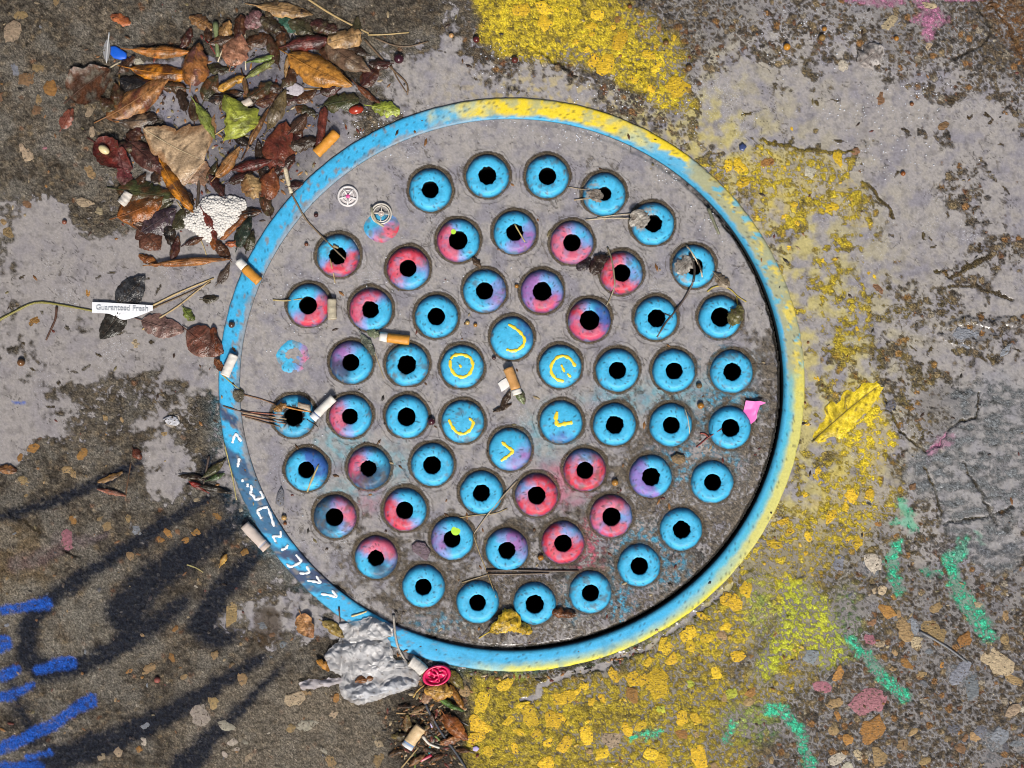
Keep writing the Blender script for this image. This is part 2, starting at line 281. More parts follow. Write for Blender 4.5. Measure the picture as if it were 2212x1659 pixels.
gcol = np.empty_like(brown); gcol[:] = C3(.112, .084, .058)
gcol = mixc(gcol, C3(.20, .15, .09), sstep(.7, .8, tone)); gcol = mixc(gcol, C3(.045, .038, .034), (tone < .22) * 1.0)
gcol = mixc(gcol, C3(.17, .075, .035), ((tone > .28) & (tone < .33)) * 1.0)
gcol = mixc(gcol, C3(.33, .29, .22), (tone > .955) * 1.0)
brown = mixc(brown, C3(.22, .178, .125), .6 * sstep(.75, 1.1, crumb) * west); brown = mixc(brown, C3(.030, .024, .018), .7 * sstep(.45, .15, crumb) * west)
base = mixc(brown, gcol, sstep(.1, .5, grain) * (.8 - .5 * west))
mt = _hash(np.floor(hid * 4096), np.full_like(hid, 5), 25)
mcol = np.empty_like(brown); mcol[:] = C3(.130, .095, .060)
mcol = mixc(mcol, C3(.22, .16, .09), (mt > .86) * 1.0); mcol = mixc(mcol, C3(.05, .042, .036), (mt < .25) * 1.0); mcol = mixc(mcol, C3(.20, .085, .035), ((mt > .3) & (mt < .36)) * 1.0)
base = mixc(base, mcol, sstep(.1, .5, mids) * .7)
bt = _hash(np.floor(gid * 4096), np.full_like(gid, 3), 15)
bcol = np.empty_like(brown); bcol[:] = C3(.27, .20, .11)
bcol = mixc(bcol, C3(.30, .15, .05), (bt < .25) * 1.0); bcol = mixc(bcol, C3(.09, .08, .075), ((bt > .25) & (bt < .45)) * 1.0); bcol = mixc(bcol, C3(.36, .31, .24), (bt > .85) * 1.0)
base = mixc(base, bcol, sstep(.15, .5, big) * .8)
base = mixc(base, C3(.030, .024, .018), .55 * sstep(.22, .0, f2 - f1) * (1 - .8 * west))
base = mixc(base, C3(.060, .043, .022), .85 * np.maximum(EDGE, ISLET)); base = mixc(base, C3(.012, .010, .008), (.95 - .35 * (X > 1700)) * CRACK)
# orange iron stain in the far corner, lilac stains
def blob(cx, cy, rx, ry, seed, soft=.3, ang=0):
    w = window(cx - 1.9 * rx - 1.9 * ry, cx + 1.9 * rx + 1.9 * ry, cy - 1.9 * rx - 1.9 * ry, cy + 1.9 * rx + 1.9 * ry)
    dx = X[w] - cx; dy = Y[w] - cy; a = R(ang); ux = dx * math.cos(a) - dy * math.sin(a); uy = dx * math.sin(a) + dy * math.cos(a)
    d = np.hypot(ux / rx, uy / ry) + .3 * fbm(X[w], Y[w], max(10, .6 * min(rx, ry)), seed, 4)
    m = np.zeros_like(X); m[w] = 1 - sstep(1 - soft, 1 + soft, d); return m
def stroke(pts, soft, seed, amp=6, sc_=26):
    xs = [p[0] for p in pts]; ys = [p[1] for p in pts]; pad = 60 + max(p[2] for p in pts)
    w = window(min(xs) - pad, max(xs) + pad, min(ys) - pad, max(ys) + pad)
    d = seg_dist(X[w] + amp * fbm(X[w], Y[w], sc_, seed, 3), Y[w] + amp * fbm(X[w], Y[w], sc_, seed + 1, 3), pts) + 3.5 * fbm(X[w], Y[w], 7, seed + 2, 2) * min(1, soft / 6)
    m = np.zeros_like(X); m[w] = 1 - sstep(-soft, soft, d); return m
def area(pts, soft, seed, amp=12):
    xs = [p[0] for p in pts]; ys = [p[1] for p in pts]
    w = window(min(xs) - 60, max(xs) + 60, min(ys) - 60, max(ys) + 60)
    d = poly_sd(X[w] + amp * fbm(X[w], Y[w], 34, seed, 4), Y[w] + amp * fbm(X[w], Y[w], 34, seed + 1, 4), pts)
    m = np.zeros_like(X); m[w] = 1 - sstep(-soft, soft, d); return m
base = mixc(base, C3(.16, .075, .025), .6 * area([(2080,-60),(2300,-60),(2300,200),(2212,150),(2150,60)], 14, 301))
base = mixc(base, C3(.155, .105, .048), .45 * area([(-100,1100),(60,1130),(130,1180),(110,1260),(40,1290),(-100,1290)], 30, 303))
base = mixc(base, C3(.115, .075, .085), .6 * stroke([(30,1220,14),(90,1205,20),(140,1175,14)], 10, 305))
base = mixc(base, C3(.135, .10, .11), .6 * stroke([(128,1160,12),(170,1172,14),(235,1155,4)], 8, 307))
base = mixc(base, C3(.21, .19, .155), .55 * sstep(-.3, .3, fbm(X, Y, 60, 315, 4)) * area([(-60,1235),(130,1215),(300,1230),(330,1400),(200,1500),(-60,1520)], 40, 317))
base = mixc(base, C3(.19, .175, .15), .5 * sstep(-.1, .4, fbm(X, Y, 80, 319, 4)) * west)
base = mixc(base, C3(.20, .17, .13), .5 * area([(400,1480),(560,1420),(700,1500),(840,1530),(840,1700),(380,1700)], 40, 309))
base = mixc(base, C3(.22, .19, .14), .45 * blob(500, 1325, 40, 45, 311)); base = mixc(base, C3(.22, .18, .13), .4 * area([(640,1440),(690,1480),(760,1520),(700,1580),(600,1560)], 16, 313))

PY = C3(.78, .59, .032); PYG = C3(.55, .60, .05); PG = C3(.06, .55, .32); PN = C3(.007, .010, .020); PB = C3(.009, .080, .42); PP = C3(.50, .20, .34); PC = C3(.05, .42, .68)
def spray(m, floor_, seed, gain=1.0):
    """sprayed paint: solid on the proud grains, thin between them"""
    sp = sstep(.12, .62, np.maximum(np.maximum(grain, mids), big) * .75 + .42 * fbm(X, Y, 10, seed, 3) + .12)
    return np.clip(m * (floor_ + gain * sp), 0, 1) * (m > .02)
# yellow
yel = np.zeros_like(X)
yel = np.maximum(yel, area([(1012,-60),(1225,-60),(1262,15),(1340,70),(1420,100),(1465,120),(1482,180),(1500,235),(1480,247),(1430,238),(1385,205),(1300,150),(1240,132),(1150,130),(1090,118),(1040,85)], 13, 321))
yel = np.maximum(yel, .75 * area([(1225,-60),(1300,-30),(1400,40),(1470,90),(1482,125),(1400,100),(1290,70)], 22, 323))
yel = np.maximum(yel, .95 * area([(1560,350),(1590,330),(1650,312),(1690,330),(1720,360),(1700,410),(1740,470),(1750,520),(1690,500),(1650,440),(1610,395)], 12, 325))
yel = np.maximum(yel, .8 * area([(1690,320),(1790,330),(1850,345),(1862,400),(1890,470),(1900,600),(1880,720),(1830,790),(1760,720),(1745,560),(1700,450)], 26, 327))
yel = np.maximum(yel, .97 * area([(1815,828),(1900,835),(1912,900),(1945,960),(1915,985),(1900,1040),(1850,1030),(1830,985),(1770,965),(1758,945),(1790,905),(1830,880)], 7, 329, 7))
yel = np.maximum(yel, .85 * area([(1770,985),(1830,990),(1870,1030),(1940,1050),(1935,1100),(1890,1130),(1870,1160),(1800,1210),(1760,1260),(1700,1300),(1620,1400),(1560,1440),(1450,1470),(1340,1460),(1400,1390),(1520,1320),(1620,1230),(1700,1120),(1730,1050)], 26, 331))
yel = np.maximum(yel, .95 * area([(1010,1450),(1080,1462),(1240,1470),(1330,1455),(1450,1470),(1560,1440),(1600,1500),(1540,1580),(1500,1720),(1010,1720),(1000,1600),(1025,1520)], 16, 333))
yel = np.maximum(yel, .65 * area([(1500,1560),(1560,1500),(1640,1430),(1700,1340),(1790,1300),(1800,1400),(1740,1480),(1650,1570),(1600,1720),(1450,1720)], 26, 335))
ysolid = np.maximum(yel > .93, 0) * 1.0
base = mixc(base, C3(.15, .115, .020), .72 * yel)
yf = spray(yel, .16, 341, .56)
yf = np.maximum(yf, yel * sstep(.22, .5, fbm(X, Y, 38, 342, 4)) * (.75 + .25 * grain) * (yel > .3))
hy = sstep(62, 40, THETA) * sstep(-85, -50, THETA) * (~inside) * np.exp(-np.clip(RHO - RO, 0, 900) / 110)
yf = np.maximum(yf, spray(np.clip(hy * (.75 + .9 * fbm(X, Y, 50, 339, 4)), 0, 1), .15, 340, .6))
yf = np.maximum(yf, .96 * area([(1830,885),(1900,835),(1912,905),(1945,962),(1905,978),(1902,1045),(1860,1030),(1850,960),(1775,962),(1762,945)], 5, 337, 6))
yf = yf * (1 - .6 * sstep(.2, .5, fbm(X, Y, 24, 343, 3)))
base = mixc(base, PY, np.clip(yf, 0, 1) * (1 - .35 * sstep(1380, 1460, Y)))
base = mixc(base, PYG, .8 * spray(np.maximum(area([(1690,1250),(1740,1255),(1800,1330),(1830,1420),(1780,1440),(1720,1380),(1660,1470),(1630,1450),(1680,1370)], 22, 345), .8 * blob(1120, 1462, 14, 12, 346)), .4, 347))
base = mixc(base, C3(.18,.45,.16), .5 * spray(np.maximum(.6 * blob(1640,1300,30,60,348,.7), np.maximum(.6 * blob(1620,1560,60,40,349,.7), .5 * blob(1830,1330,30,60,350,.7))), .3, 351))
base = mixc(base, C3(.02,.035,.015), .55 * stroke([(1240,1450,8),(1330,1430,9),(1420,1385,9),(1500,1340,10),(1580,1280,9),(1625,1235,8)], 9, 353))
# green
grn = np.zeros_like(X)
for k, pts in enumerate([[(1945,1080,9),(1960,1110,12),(1970,1140,11)],[(1938,1175,10),(1925,1210,13),(1930,1250,14),(1940,1270,12)],[(2085,1165,10),(2075,1195,14),(2045,1205,11),(2060,1240,14),(2075,1285,18),(2110,1330,22),(2135,1375,16)],[(2112,1150,5),(2118,1168,6)],[(1833,1376,6),(1850,1398,10),(1890,1440,11),(1925,1480,14),(1955,1505,14)],[(1660,1532,12),(1690,1538,14),(1725,1570,12),(1735,1610,10),(1748,1650,14),(1755,1720,12)],[(1365,1590,6),(1400,1585,9),(1425,1580,8)],[(1570,1600,8),(1582,1560,6)],[(1995,1235,6),(2030,1235,7)],[(1930,1130,6),(1955,1125,8)]]):
    grn = np.maximum(grn, stroke(pts, 5, 361 + 4 * k, 9, 18))
base = mixc(base, PG, spray(grn, .25, 399, .75))
# pink
pk = np.zeros_like(X)
for k, a in enumerate([(1905,2,50,14),(1880,-4,60,12),(1990,5,16,14),(2012,40,32,22),(2005,72,14,18),(1975,45,10,6),(2075,-2,50,6),(2015,975,28,9,60),(2045,950,22,16,30)]):
    pk = np.maximum(pk, blob(a[0], a[1], a[2], a[3], 411 + k, .25, a[4] if len(a) > 4 else 0))
base = mixc(base, PP, .9 * pk)
for pts in [[(2120,958,1.2),(2170,970,1.4),(2212,980,1.4)],[(2150,1062,1.4),(2185,1080,1.5),(2225,1100,1.4)],[(2166,975,1.2),(2168,1020,2)],[(2168,1005,5),(2172,1000,6)]]:
    base = mixc(base, C3(.55,.16,.27), .8 * stroke(pts, 1.6, 431, 2))
# grey paint skin
base = mixc(base, C3(.200,.215,.230), .95 * smooth_paint * (1 - CRACK)); base = mixc(base, C3(.05,.048,.04), .7 * smooth_paint * sstep(.30, .5, fbm(X * .9, Y * 1.8, 30, 443, 4))); base = mixc(base, C3(.23,.235,.24), .5 * smooth_paint * sstep(.1,.6,fbm(X,Y,50,441,3)))
for a in [(2085,1465,26,20),(2065,1450,22,14),(2148,1600,28,26),(2140,1640,22,20),(1985,1360,20,20),(2205,1610,14,20),(1880,1225,24,22)]:
    base = mixc(base, C3(.20,.215,.235), .9 * blob(a[0], a[1], a[2], a[3], int(a[0]) , .15))
for a in [(2150,1190,90,22),(2050,1180,60,20)]: base = mixc(base, C3(.13,.135,.16), .4 * blob(a[0], a[1], a[2], a[3], 455))
# black spray and blue spray to the south-west
nav = np.zeros_like(X)
for k, (pts, sf) in enumerate([([(300,1000,7),(240,1030,10),(150,1070,10),(80,1095,8),(-40,1130,6)], 8),([(450,1075,6),(400,1105,9),(330,1150,14),(250,1200,12),(180,1245,15),(100,1300,16),(60,1350,18),(62,1420,20),(100,1452,20),(170,1440,18),(250,1400,16),(330,1350,18),(400,1300,12)], 10),([(520,1120,14),(480,1150,20),(420,1190,28),(330,1250,34),(270,1320,40),(290,1370,26),(340,1340,20)], 14),([(560,1190,8),(520,1230,18),(470,1290,26),(440,1350,28),(470,1380,20),(500,1372,12)], 12),([(570,1418,8),(500,1460,14),(420,1510,17),(330,1560,22),(240,1600,26),(120,1640,30),(20,1690,20)], 10),([(610,1440,3),(560,1490,8),(490,1560,12),(440,1610,22),(400,1660,30),(350,1720,20)], 10),([(480,1060,10),(500,1090,16),(520,1130,14)], 16),([(445,990,5),(460,1010,10),(440,1030,8)], 12),([(20,1440,6),(40,1520,10),(80,1600,16)], 20)]):
    nav = np.maximum(nav, stroke(pts, sf * 1.6, 461 + 4 * k, 7, 30) * (1.0 if sf < 13 else .9))
nav = np.clip(nav * 1.35 * (1 - .35 * sstep(.7, 1.05, crumb)), 0, 1)
navm = np.clip(nav * (1.05 + .4 * fbm(X, Y, 9, 499, 3)), 0, .97)
base = mixc(base, PN, navm)
blu = np.zeros_like(X)
for k, pts in enumerate([[(-40,1322,7),(40,1312,9),(80,1305,12),(102,1304,13)],[(-20,1390,22),(8,1390,20)],[(85,1446,9),(120,1434,14),(155,1432,15)],[(-30,1470,12),(35,1448,12)],[(-20,1512,9),(30,1498,10),(70,1480,7)],[(-20,1628,14),(60,1590,13),(120,1562,12),(165,1530,11),(198,1512,16)],[(-20,1670,26),(60,1656,12),(90,1655,10)],[(60,1635,5),(110,1625,6)],[(30,868,2),(52,869,2.4)]]):
    blu = np.maximum(blu, stroke(pts, 4.5, 511 + 4 * k, 4, 30))
base = mixc(base, PB, np.clip(blu * (1.0 + .35 * fbm(X, Y, 7, 549, 3)) * (1 - .6 * sstep(.4, .1, crumb) * west), 0, .97))
# overspray round the ring
halo = np.exp(-np.clip(RHO - RO, 0, 200) / 14) * (~inside)
base = mixc(base, C3(.04,.22,.32), .6 * halo * sstep(120, 150, np.abs(THETA)) * (.4 + .6 * sstep(-.2, .4, n_mid)))
base = mixc(base, C3(.02,.12,.10), .5 * halo * sstep(-30, -60, THETA) * sstep(-130, -100, THETA))
# black earth and rubbish at the foot of the ring in the south
base = mixc(base, C3(.028,.020,.013), .8 * area([(870,1480),(960,1470),(1010,1530),(1000,1700),(860,1700),(840,1600)], 26, 551))
base = mixc(base, C3(.055,.033,.014), .75 * blob(580, 1350, 34, 50, 553)); base = mixc(base, C3(.05,.034,.02), .7 * stroke([(1080,1470,10),(1160,1475,9),(1230,1440,9),(1300,1420,8)], 7, 555))
base = mixc(base, C3(.028,.020,.014), .7 * area([(240,150),(420,90),(600,20),(760,90),(800,210),(700,290),(640,360),(600,470),(500,530),(340,500),(290,420),(340,320),(270,250)], 40, 557))

# cover plate
pc = np.empty_like(base); pc[:] = C3(.115, .095, .072)
pc = mixc(pc, C3(.19,.155,.115), sstep(0,.6,fbm(X,Y,16,601,4))); pc = mixc(pc, C3(.05,.04,.032), sstep(.1,.6,fbm(X,Y,11,603,3)))
pc = mixc(pc, C3(.23,.19,.15), .5 * sstep(.3,.6,cgrain) * (ccid > .5)); pc = mixc(pc, C3(.04,.03,.025), .7 * sstep(.3,.6,cgrain) * (ccid < .2))
pale = area([(1480,960),(1560,960),(1620,1040),(1540,1100),(1480,1080)], 40, 605); pc = mixc(pc, C3(.27,.235,.20), .5 * pale)
bl2 = np.maximum.reduce([.75*blob(1400,1200,80,60,611,.5), .8*blob(1560,860,70,60,613,.5), .8*blob(1330,1290,40,40,615,.4), .6*blob(1540,760,40,60,617,.5), .7*blob(1500,1000,90,50,619,.5), .5*blob(820,1010,60,40,621,.5), .45*blob(1170,960,80,50,623,.5), .6*blob(1340,1330,14,16,625,.3), .5*blob(1240,1290,30,50,627,.5), .5*blob(950,1345,60,20,629,.5),.6*blob(1420,1240,60,24,628,.4)])
pc = mixc(pc, PC, bl2 * sstep(-.25, .35, fbm(X, Y, 13, 631, 4)))
rd = np.maximum.reduce([.85*blob(1215,1050,55,40,633,.5), .95*blob(1265,1185,36,50,635,.5), .5*blob(1170,990,50,20,637,.5), .5*blob(1290,1140,30,30,639,.5), .5*blob(790,1080,24,30,641,.6)])
pc = mixc(pc, C3(.50,.10,.16), rd * sstep(-.5, .3, fbm(X, Y, 13, 643, 4)))
pc = mixc(pc, C3(.022,.02,.02), .75 * sstep(-.25,.4,fbm(X,Y,30,645,3)) * np.maximum(area([(1060,1150),(1160,1110),(1260,1190),(1400,1200),(1330,1240),(1240,1250),(1120,1270),(1040,1230)], 24, 647), blob(1480,1190,60,30,649,.5)))
pc = mixc(pc, C3(.45,.43,.40), .85 * sstep(0,.5,fbm(X,Y,9,651,3)) * np.maximum(blob(985,1358,50,22,653,.4), blob(1230,1345,80,18,655,.4)))
pc = mixc(pc, C3(.085,.062,.036), .85 * np.clip(dirt, 0, 1)); pc = mixc(pc, C3(.014,.012,.010), .95 * sstep(RC - 11, RC - 6, RHO) * open_joint)  # meniscus rims painted brown, then the dark joint
rv1 = _hash(np.arange(X.size).reshape(X.shape), np.full(X.shape, 7), 71); rv2 = _hash(np.arange(X.size).reshape(X.shape), np.full(X.shape, 9), 73)
grit = (.42 + 1.0 * rv1 ** 1.3) * np.where(rv2 > .975, 1.9, 1.0) * np.where(rv2 < .05, .45, 1.0)
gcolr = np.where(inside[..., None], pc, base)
gcolr = gcolr * (1 + (grit - 1) * np.where(inside, .75, .85 - .45 * np.clip(yf, 0, 1) - .3 * blu))[..., None]
gcolr = np.clip(gcolr, .004, .9)

# silt in the water, with sky reflection painted into the leaf pool
silt = np.empty_like(base); silt[:] = C3(.325, .303, .295)
silt = mixc(silt, C3(.245, .232, .262), sstep(-.15, .5, fbm(X, Y, 70, 701, 5, .6)) * .9)
silt = mixc(silt, C3(.36, .33, .30), .5 * sstep(0, .5, fbm(X, Y, 34, 703, 4)))
silt = mixc(silt, C3(.19, .18, .20), .65 * sstep(.10, .55, fbm(X, Y, 13, 705, 5, .62)))
silt = mixc(silt, C3(.155, .150, .205), (.55 + .4 * fbm(X, Y, 40, 709, 3)) * area([(340,120),(600,60),(740,130),(760,230),(700,300),(640,370),(600,470),(500,520),(400,440),(430,330),(320,280)], 46, 711))  # blue sky reflection of the leaf pool painted into the water colour
silt = mixc(silt, C3(.27, .245, .235), .55 * sstep(520, 300, X) * sstep(380, 470, Y))
cblue = np.maximum.reduce([.5*area([(1250,860),(1330,830),(1500,820),(1640,770),(1600,870),(1450,890),(1330,880)], 26, 713), .45*blob(1180,930,50,50,715,.6), .5*blob(740,960,50,40,717,.6), .45*blob(760,1060,60,24,719,.6), .4*blob(850,1000,40,40,721,.6)])
silt = mixc(silt, C3(.10,.42,.52), cblue * (.35 + .65 * sstep(-.2, .4, fbm(X, Y, 16, 723, 4))) * inside)
silt = mixc(silt, C3(.50,.17,.24), inside * np.maximum(.75*blob(1205,1050,60,44,725,.5), .35*blob(800,1070,26,34,727,.6)) * (.4 + .6 * sstep(-.3,.3,fbm(X,Y,20,729,3))))
ysil = (~inside) * np.clip(np.exp(-np.clip(RHO - RO - 110, 0, 400) / 90) * sstep(80, 60, THETA) * sstep(-75, -40, THETA), 0, 1)
silt = mixc(silt, C3(.50,.43,.15), .80 * ysil * sstep(-.3, .5, fbm(X, Y, 40, 731, 4)))
silt = mixc(silt, C3(.60,.46,.06), .55 * (~inside) * yel * (E > -.4) * (.3 + .7 * sstep(-.2, .4, fbm(X, Y, 22, 733, 4))))
silt = mixc(silt, C3(.58,.44,.08), .5 * (~inside) * sstep(RO + 110, RO, RHO) * sstep(110, 85, THETA) * sstep(20, 60, THETA) * sstep(.0, .5, fbm(X, Y, 18, 737, 4)))
silt = mixc(silt, PG, .5 * grn * (~inside)); silt = mixc(silt, C3(.30,.30,.31), .5 * smooth_paint)
silt = mixc(silt, PP, .6 * pk); silt = mixc(silt, PB, .8 * blu); silt = mixc(silt, PN, .6 * navm)
silt = mixc(silt, C3(.06,.04,.02), .8 * blob(580, 1350, 30, 44, 739))
emer = sstep(.2, 1.2, np.where(inside, EC, E))
silt = mixc(silt, C3(.225,.212,.205), .55 * emer * (~inside)); silt = mixc(silt, C3(.24,.215,.20), .5 * emer * inside)
depth = W - H
alpha = np.clip(sstep(.04, .95, depth + .20 * n_fin), 0, 1) * (.95 - .17 * emer)
alpha *= 1 - .35 * blob(560, 300, 160, 200, 741, .4) * (~inside)
alpha = np.clip(alpha - .22 * sstep(.1, .6, fbm(X, Y, 20, 743, 4)), 0, 1)
silt = silt * (1 + .22 * (rv1 - .5))[..., None]
alpha = np.where(inside & (dirt > .5), alpha * .25, alpha)  # water thinned over the painted meniscus rims
# refraction and meniscus lines on the water, drawn by thinning its opacity
ln = fbm(X + 14 * fbm(X, Y, 40, 751, 2), Y + 14 * fbm(X, Y, 40, 753, 2), 60, 755, 4)
lines = sstep(.035, .012, np.abs(ln - .12)) * sstep(-.1, .3, fbm(X, Y, 100, 757, 2)) + .8 * sstep(.03, .01, np.abs(ln + .22)) * sstep(-.05, .3, fbm(X, Y, 90, 759, 2))
for sx, sy, hr, _, top in STUDS:
    if top < 6: continue
    w = window(sx - 80, sx + 80, sy - 80, sy + 80)
    r = np.hypot(X[w] - sx, Y[w] - sy) + 4 * fbm(X[w], Y[w], 26, 761, 2)
    lines[w] = np.maximum(lines[w], .75 * sstep(2.0, .7, np.abs(r - 60)) * sstep(-.25, .1, fbm(X[w], Y[w], 60, 763, 2)))
alpha = np.clip(alpha - .55 * np.clip(lines, 0, 1) * (alpha > .3), 0, 1)

# ------------------------------------------------------------------ materials
def new_mat(name):
    m = bpy.data.materials.new(name); m.use_nodes = True; nt = m.node_tree; nt.nodes.clear()
    out = nt.nodes.new("ShaderNodeOutputMaterial"); b = nt.nodes.new("ShaderNodeBsdfPrincipled")
    nt.links.new(b.outputs[0], out.inputs[0]); return m, nt, b, out
def node(nt, t, **kw):
    n = nt.nodes.new(t)
    for k, v in kw.items(): setattr(n, k, v)
    return n
def material(name, colour='attr', rough=.5, rough_var=.15, var=.25, scale=2500., bump=.3, bscale=4000., bdist=.0006, spec=.5, coat=0., speck=None, pos=False):
    """wet or dry surface: colour from the mesh ('attr'), from the object ('obj') or fixed, broken up by noise, with fine relief"""
    m, nt, b, out = new_mat(name); L = nt.links.new
    tc = node(nt, "ShaderNodeTexCoord"); tco = tc.outputs["Object"] if not pos else node(nt, "ShaderNodeNewGeometry").outputs["Position"]
    n1 = node(nt, "ShaderNodeTexNoise"); n1.inputs["Scale"].default_value = scale; n1.inputs["Detail"].default_value = 5; n1.inputs["Roughness"].default_value = .65; L(tco, n1.inputs["Vector"])
    if colour == 'attr': c = node(nt, "ShaderNodeAttribute", attribute_name="Col").outputs["Color"]
    elif colour == 'obj': c = node(nt, "ShaderNodeObjectInfo").outputs["Color"]
    else:
        r_ = node(nt, "ShaderNodeRGB"); r_.outputs[0].default_value = (*colour, 1); c = r_.outputs[0]
    mr = node(nt, "ShaderNodeMapRange"); mr.inputs[1].default_value = .25; mr.inputs[2].default_value = .75; mr.inputs[3].default_value = 1 - var; mr.inputs[4].default_value = 1 + var
    L(n1.outputs[0], mr.inputs[0])
    vm = node(nt, "ShaderNodeVectorMath", operation='SCALE'); L(c, vm.inputs[0]); L(mr.outputs[0], vm.inputs["Scale"]); cc = vm.outputs[0]
    if speck:
        scol, sscale, thr = speck
        n3 = node(nt, "ShaderNodeTexNoise"); n3.inputs["Scale"].default_value = sscale; n3.inputs["Detail"].default_value = 3; L(tco, n3.inputs["Vector"])
        rp = node(nt, "ShaderNodeMapRange"); rp.inputs[1].default_value = thr; rp.inputs[2].default_value = thr + .05; L(n3.outputs[0], rp.inputs[0])
        mx = node(nt, "ShaderNodeMix", data_type='RGBA'); L(rp.outputs[0], mx.inputs[0]); L(cc, mx.inputs[6]); mx.inputs[7].default_value = (*scol, 1); cc = mx.outputs[2]
    L(cc, b.inputs["Base Color"])
    n2 = node(nt, "ShaderNodeTexNoise"); n2.inputs["Scale"].default_value = bscale; n2.inputs["Detail"].default_value = 3; L(tco, n2.inputs["Vector"])
    rr = node(nt, "ShaderNodeMapRange"); rr.inputs[1].default_value = .3; rr.inputs[2].default_value = .7; rr.inputs[3].default_value = max(.02, rough - rough_var); rr.inputs[4].default_value = min(1, rough + rough_var)
    L(n1.outputs[0], rr.inputs[0]); L(rr.outputs[0], b.inputs["Roughness"])
    if bump > 0:
        bp = node(nt, "ShaderNodeBump"); bp.inputs["Strength"].default_value = bump; bp.inputs["Distance"].default_value = bdist; L(n2.outputs[0], bp.inputs["Height"]); L(bp.outputs[0], b.inputs["Normal"])
    b.inputs["Specular IOR Level"].default_value = spec; b.inputs["Coat Weight"].default_value = coat; b.inputs["Coat Roughness"].default_value = .08
    return m
M_ground = material("wet_concrete", 'attr', .20, .10, .75, 700., 1.0, 1050., .0016, .19)
M_plate = material("wet_cast_plate", 'attr', .28, .14, .55, 900., .9, 1400., .0011, .3)
M_paint = material("sprayed_paint", 'attr', .42, .14, .16, 420., .55, 1500., .0005, .32, speck=((.012,.02,.03), 900., .70))
M_stone = material("stone", 'obj', .45, .15, .50, 330., 1.0, 650., .0016, .25, speck=((.085,.066,.045), 420., .60), pos=True)
M_leaf = material("wet_leaf", 'attr', .26, .12, .40, 420., .7, 650., .0009, .38)
M_twig = material("twig_bark", 'obj', .45, .12, .35, 600., .5, 900., .0004, .4)
M_paper = material("paper", 'obj', .6, .1, .06, 700., .25, 900., .0003, .35)
M_filter = material("tipping_paper", 'obj', .5, .1, .14, 900., .2, 1500., .0002, .4, speck=((.30,.13,.02), 1700., .64))
M_foam = material("foam_beads", (.60,.575,.54), .6, .1, .06, 500., .1, 900., .0002, .4)
M_plastic = material("plastic", 'obj', .32, .08, .06, 300., .12, 500., .0003, .5)
M_bag = material("plastic_film", 'attr', .36, .10, .10, 250., .35, 420., .0009, .4)
nt_ = M_bag.node_tree; o_ = next(n for n in nt_.nodes if n.type == "OUTPUT_MATERIAL"); b_ = next(n for n in nt_.nodes if n.type == "BSDF_PRINCIPLED")
mx_ = nt_.nodes.new("ShaderNodeMixShader"); tr_ = nt_.nodes.new("ShaderNodeBsdfTransparent"); tcb_ = nt_.nodes.new("ShaderNodeTexCoord"); nb_ = nt_.nodes.new("ShaderNodeTexNoise"); nb_.inputs["Scale"].default_value = 60.; nt_.links.new(tcb_.outputs["Object"], nb_.inputs["Vector"])
mb_ = nt_.nodes.new("ShaderNodeMapRange"); mb_.inputs[1].default_value = .35; mb_.inputs[2].default_value = .6; mb_.inputs[3].default_value = .58; mb_.inputs[4].default_value = .93; nt_.links.new(nb_.outputs[0], mb_.inputs[0]); nt_.links.new(mb_.outputs[0], mx_.inputs[0])
vb_ = nt_.nodes.new("ShaderNodeTexVoronoi"); vb_.feature = 'DISTANCE_TO_EDGE'; vb_.inputs["Scale"].default_value = 75.
wb_ = nt_.nodes.new("ShaderNodeVectorMath"); wb_.operation = 'MULTIPLY_ADD'; nt_.links.new(nb_.outputs[1], wb_.inputs[0]); wb_.inputs[1].default_value = (.016, .016, .016); nt_.links.new(tcb_.outputs["Object"], wb_.inputs[2]); nt_.links.new(wb_.outputs[0], vb_.inputs["Vector"])
bb_ = nt_.nodes.new("ShaderNodeBump"); bb_.inputs["Strength"].default_value = .9; bb_.inputs["Distance"].default_value = .006; nt_.links.new(vb_.outputs["Distance"], bb_.inputs["Height"]); nt_.links.new(bb_.outputs[0], b_.inputs["Normal"])
nt_.links.new(tr_.outputs[0], mx_.inputs[1]); nt_.links.new(b_.outputs[0], mx_.inputs[2]); nt_.links.new(mx_.outputs[0], o_.inputs[0])
M_berry = material("berry_skin", 'obj', .22, .06, .22, 700., .1, 900., .0002, .5)
M_void = material("shaft_darkness", (.006,.006,.006), .95, .02, .2, 500., .0, 900., .0002, .05)  # near-black colour stands in for the darkness down the holes
M_marks = material("marker_paint", 'obj', .35, .1, .08, 400., .2, 900., .0002, .4)
M_bits = material("litter_bits", 'attr', .4, .12, .2, 700., .3, 900., .0003, .4)

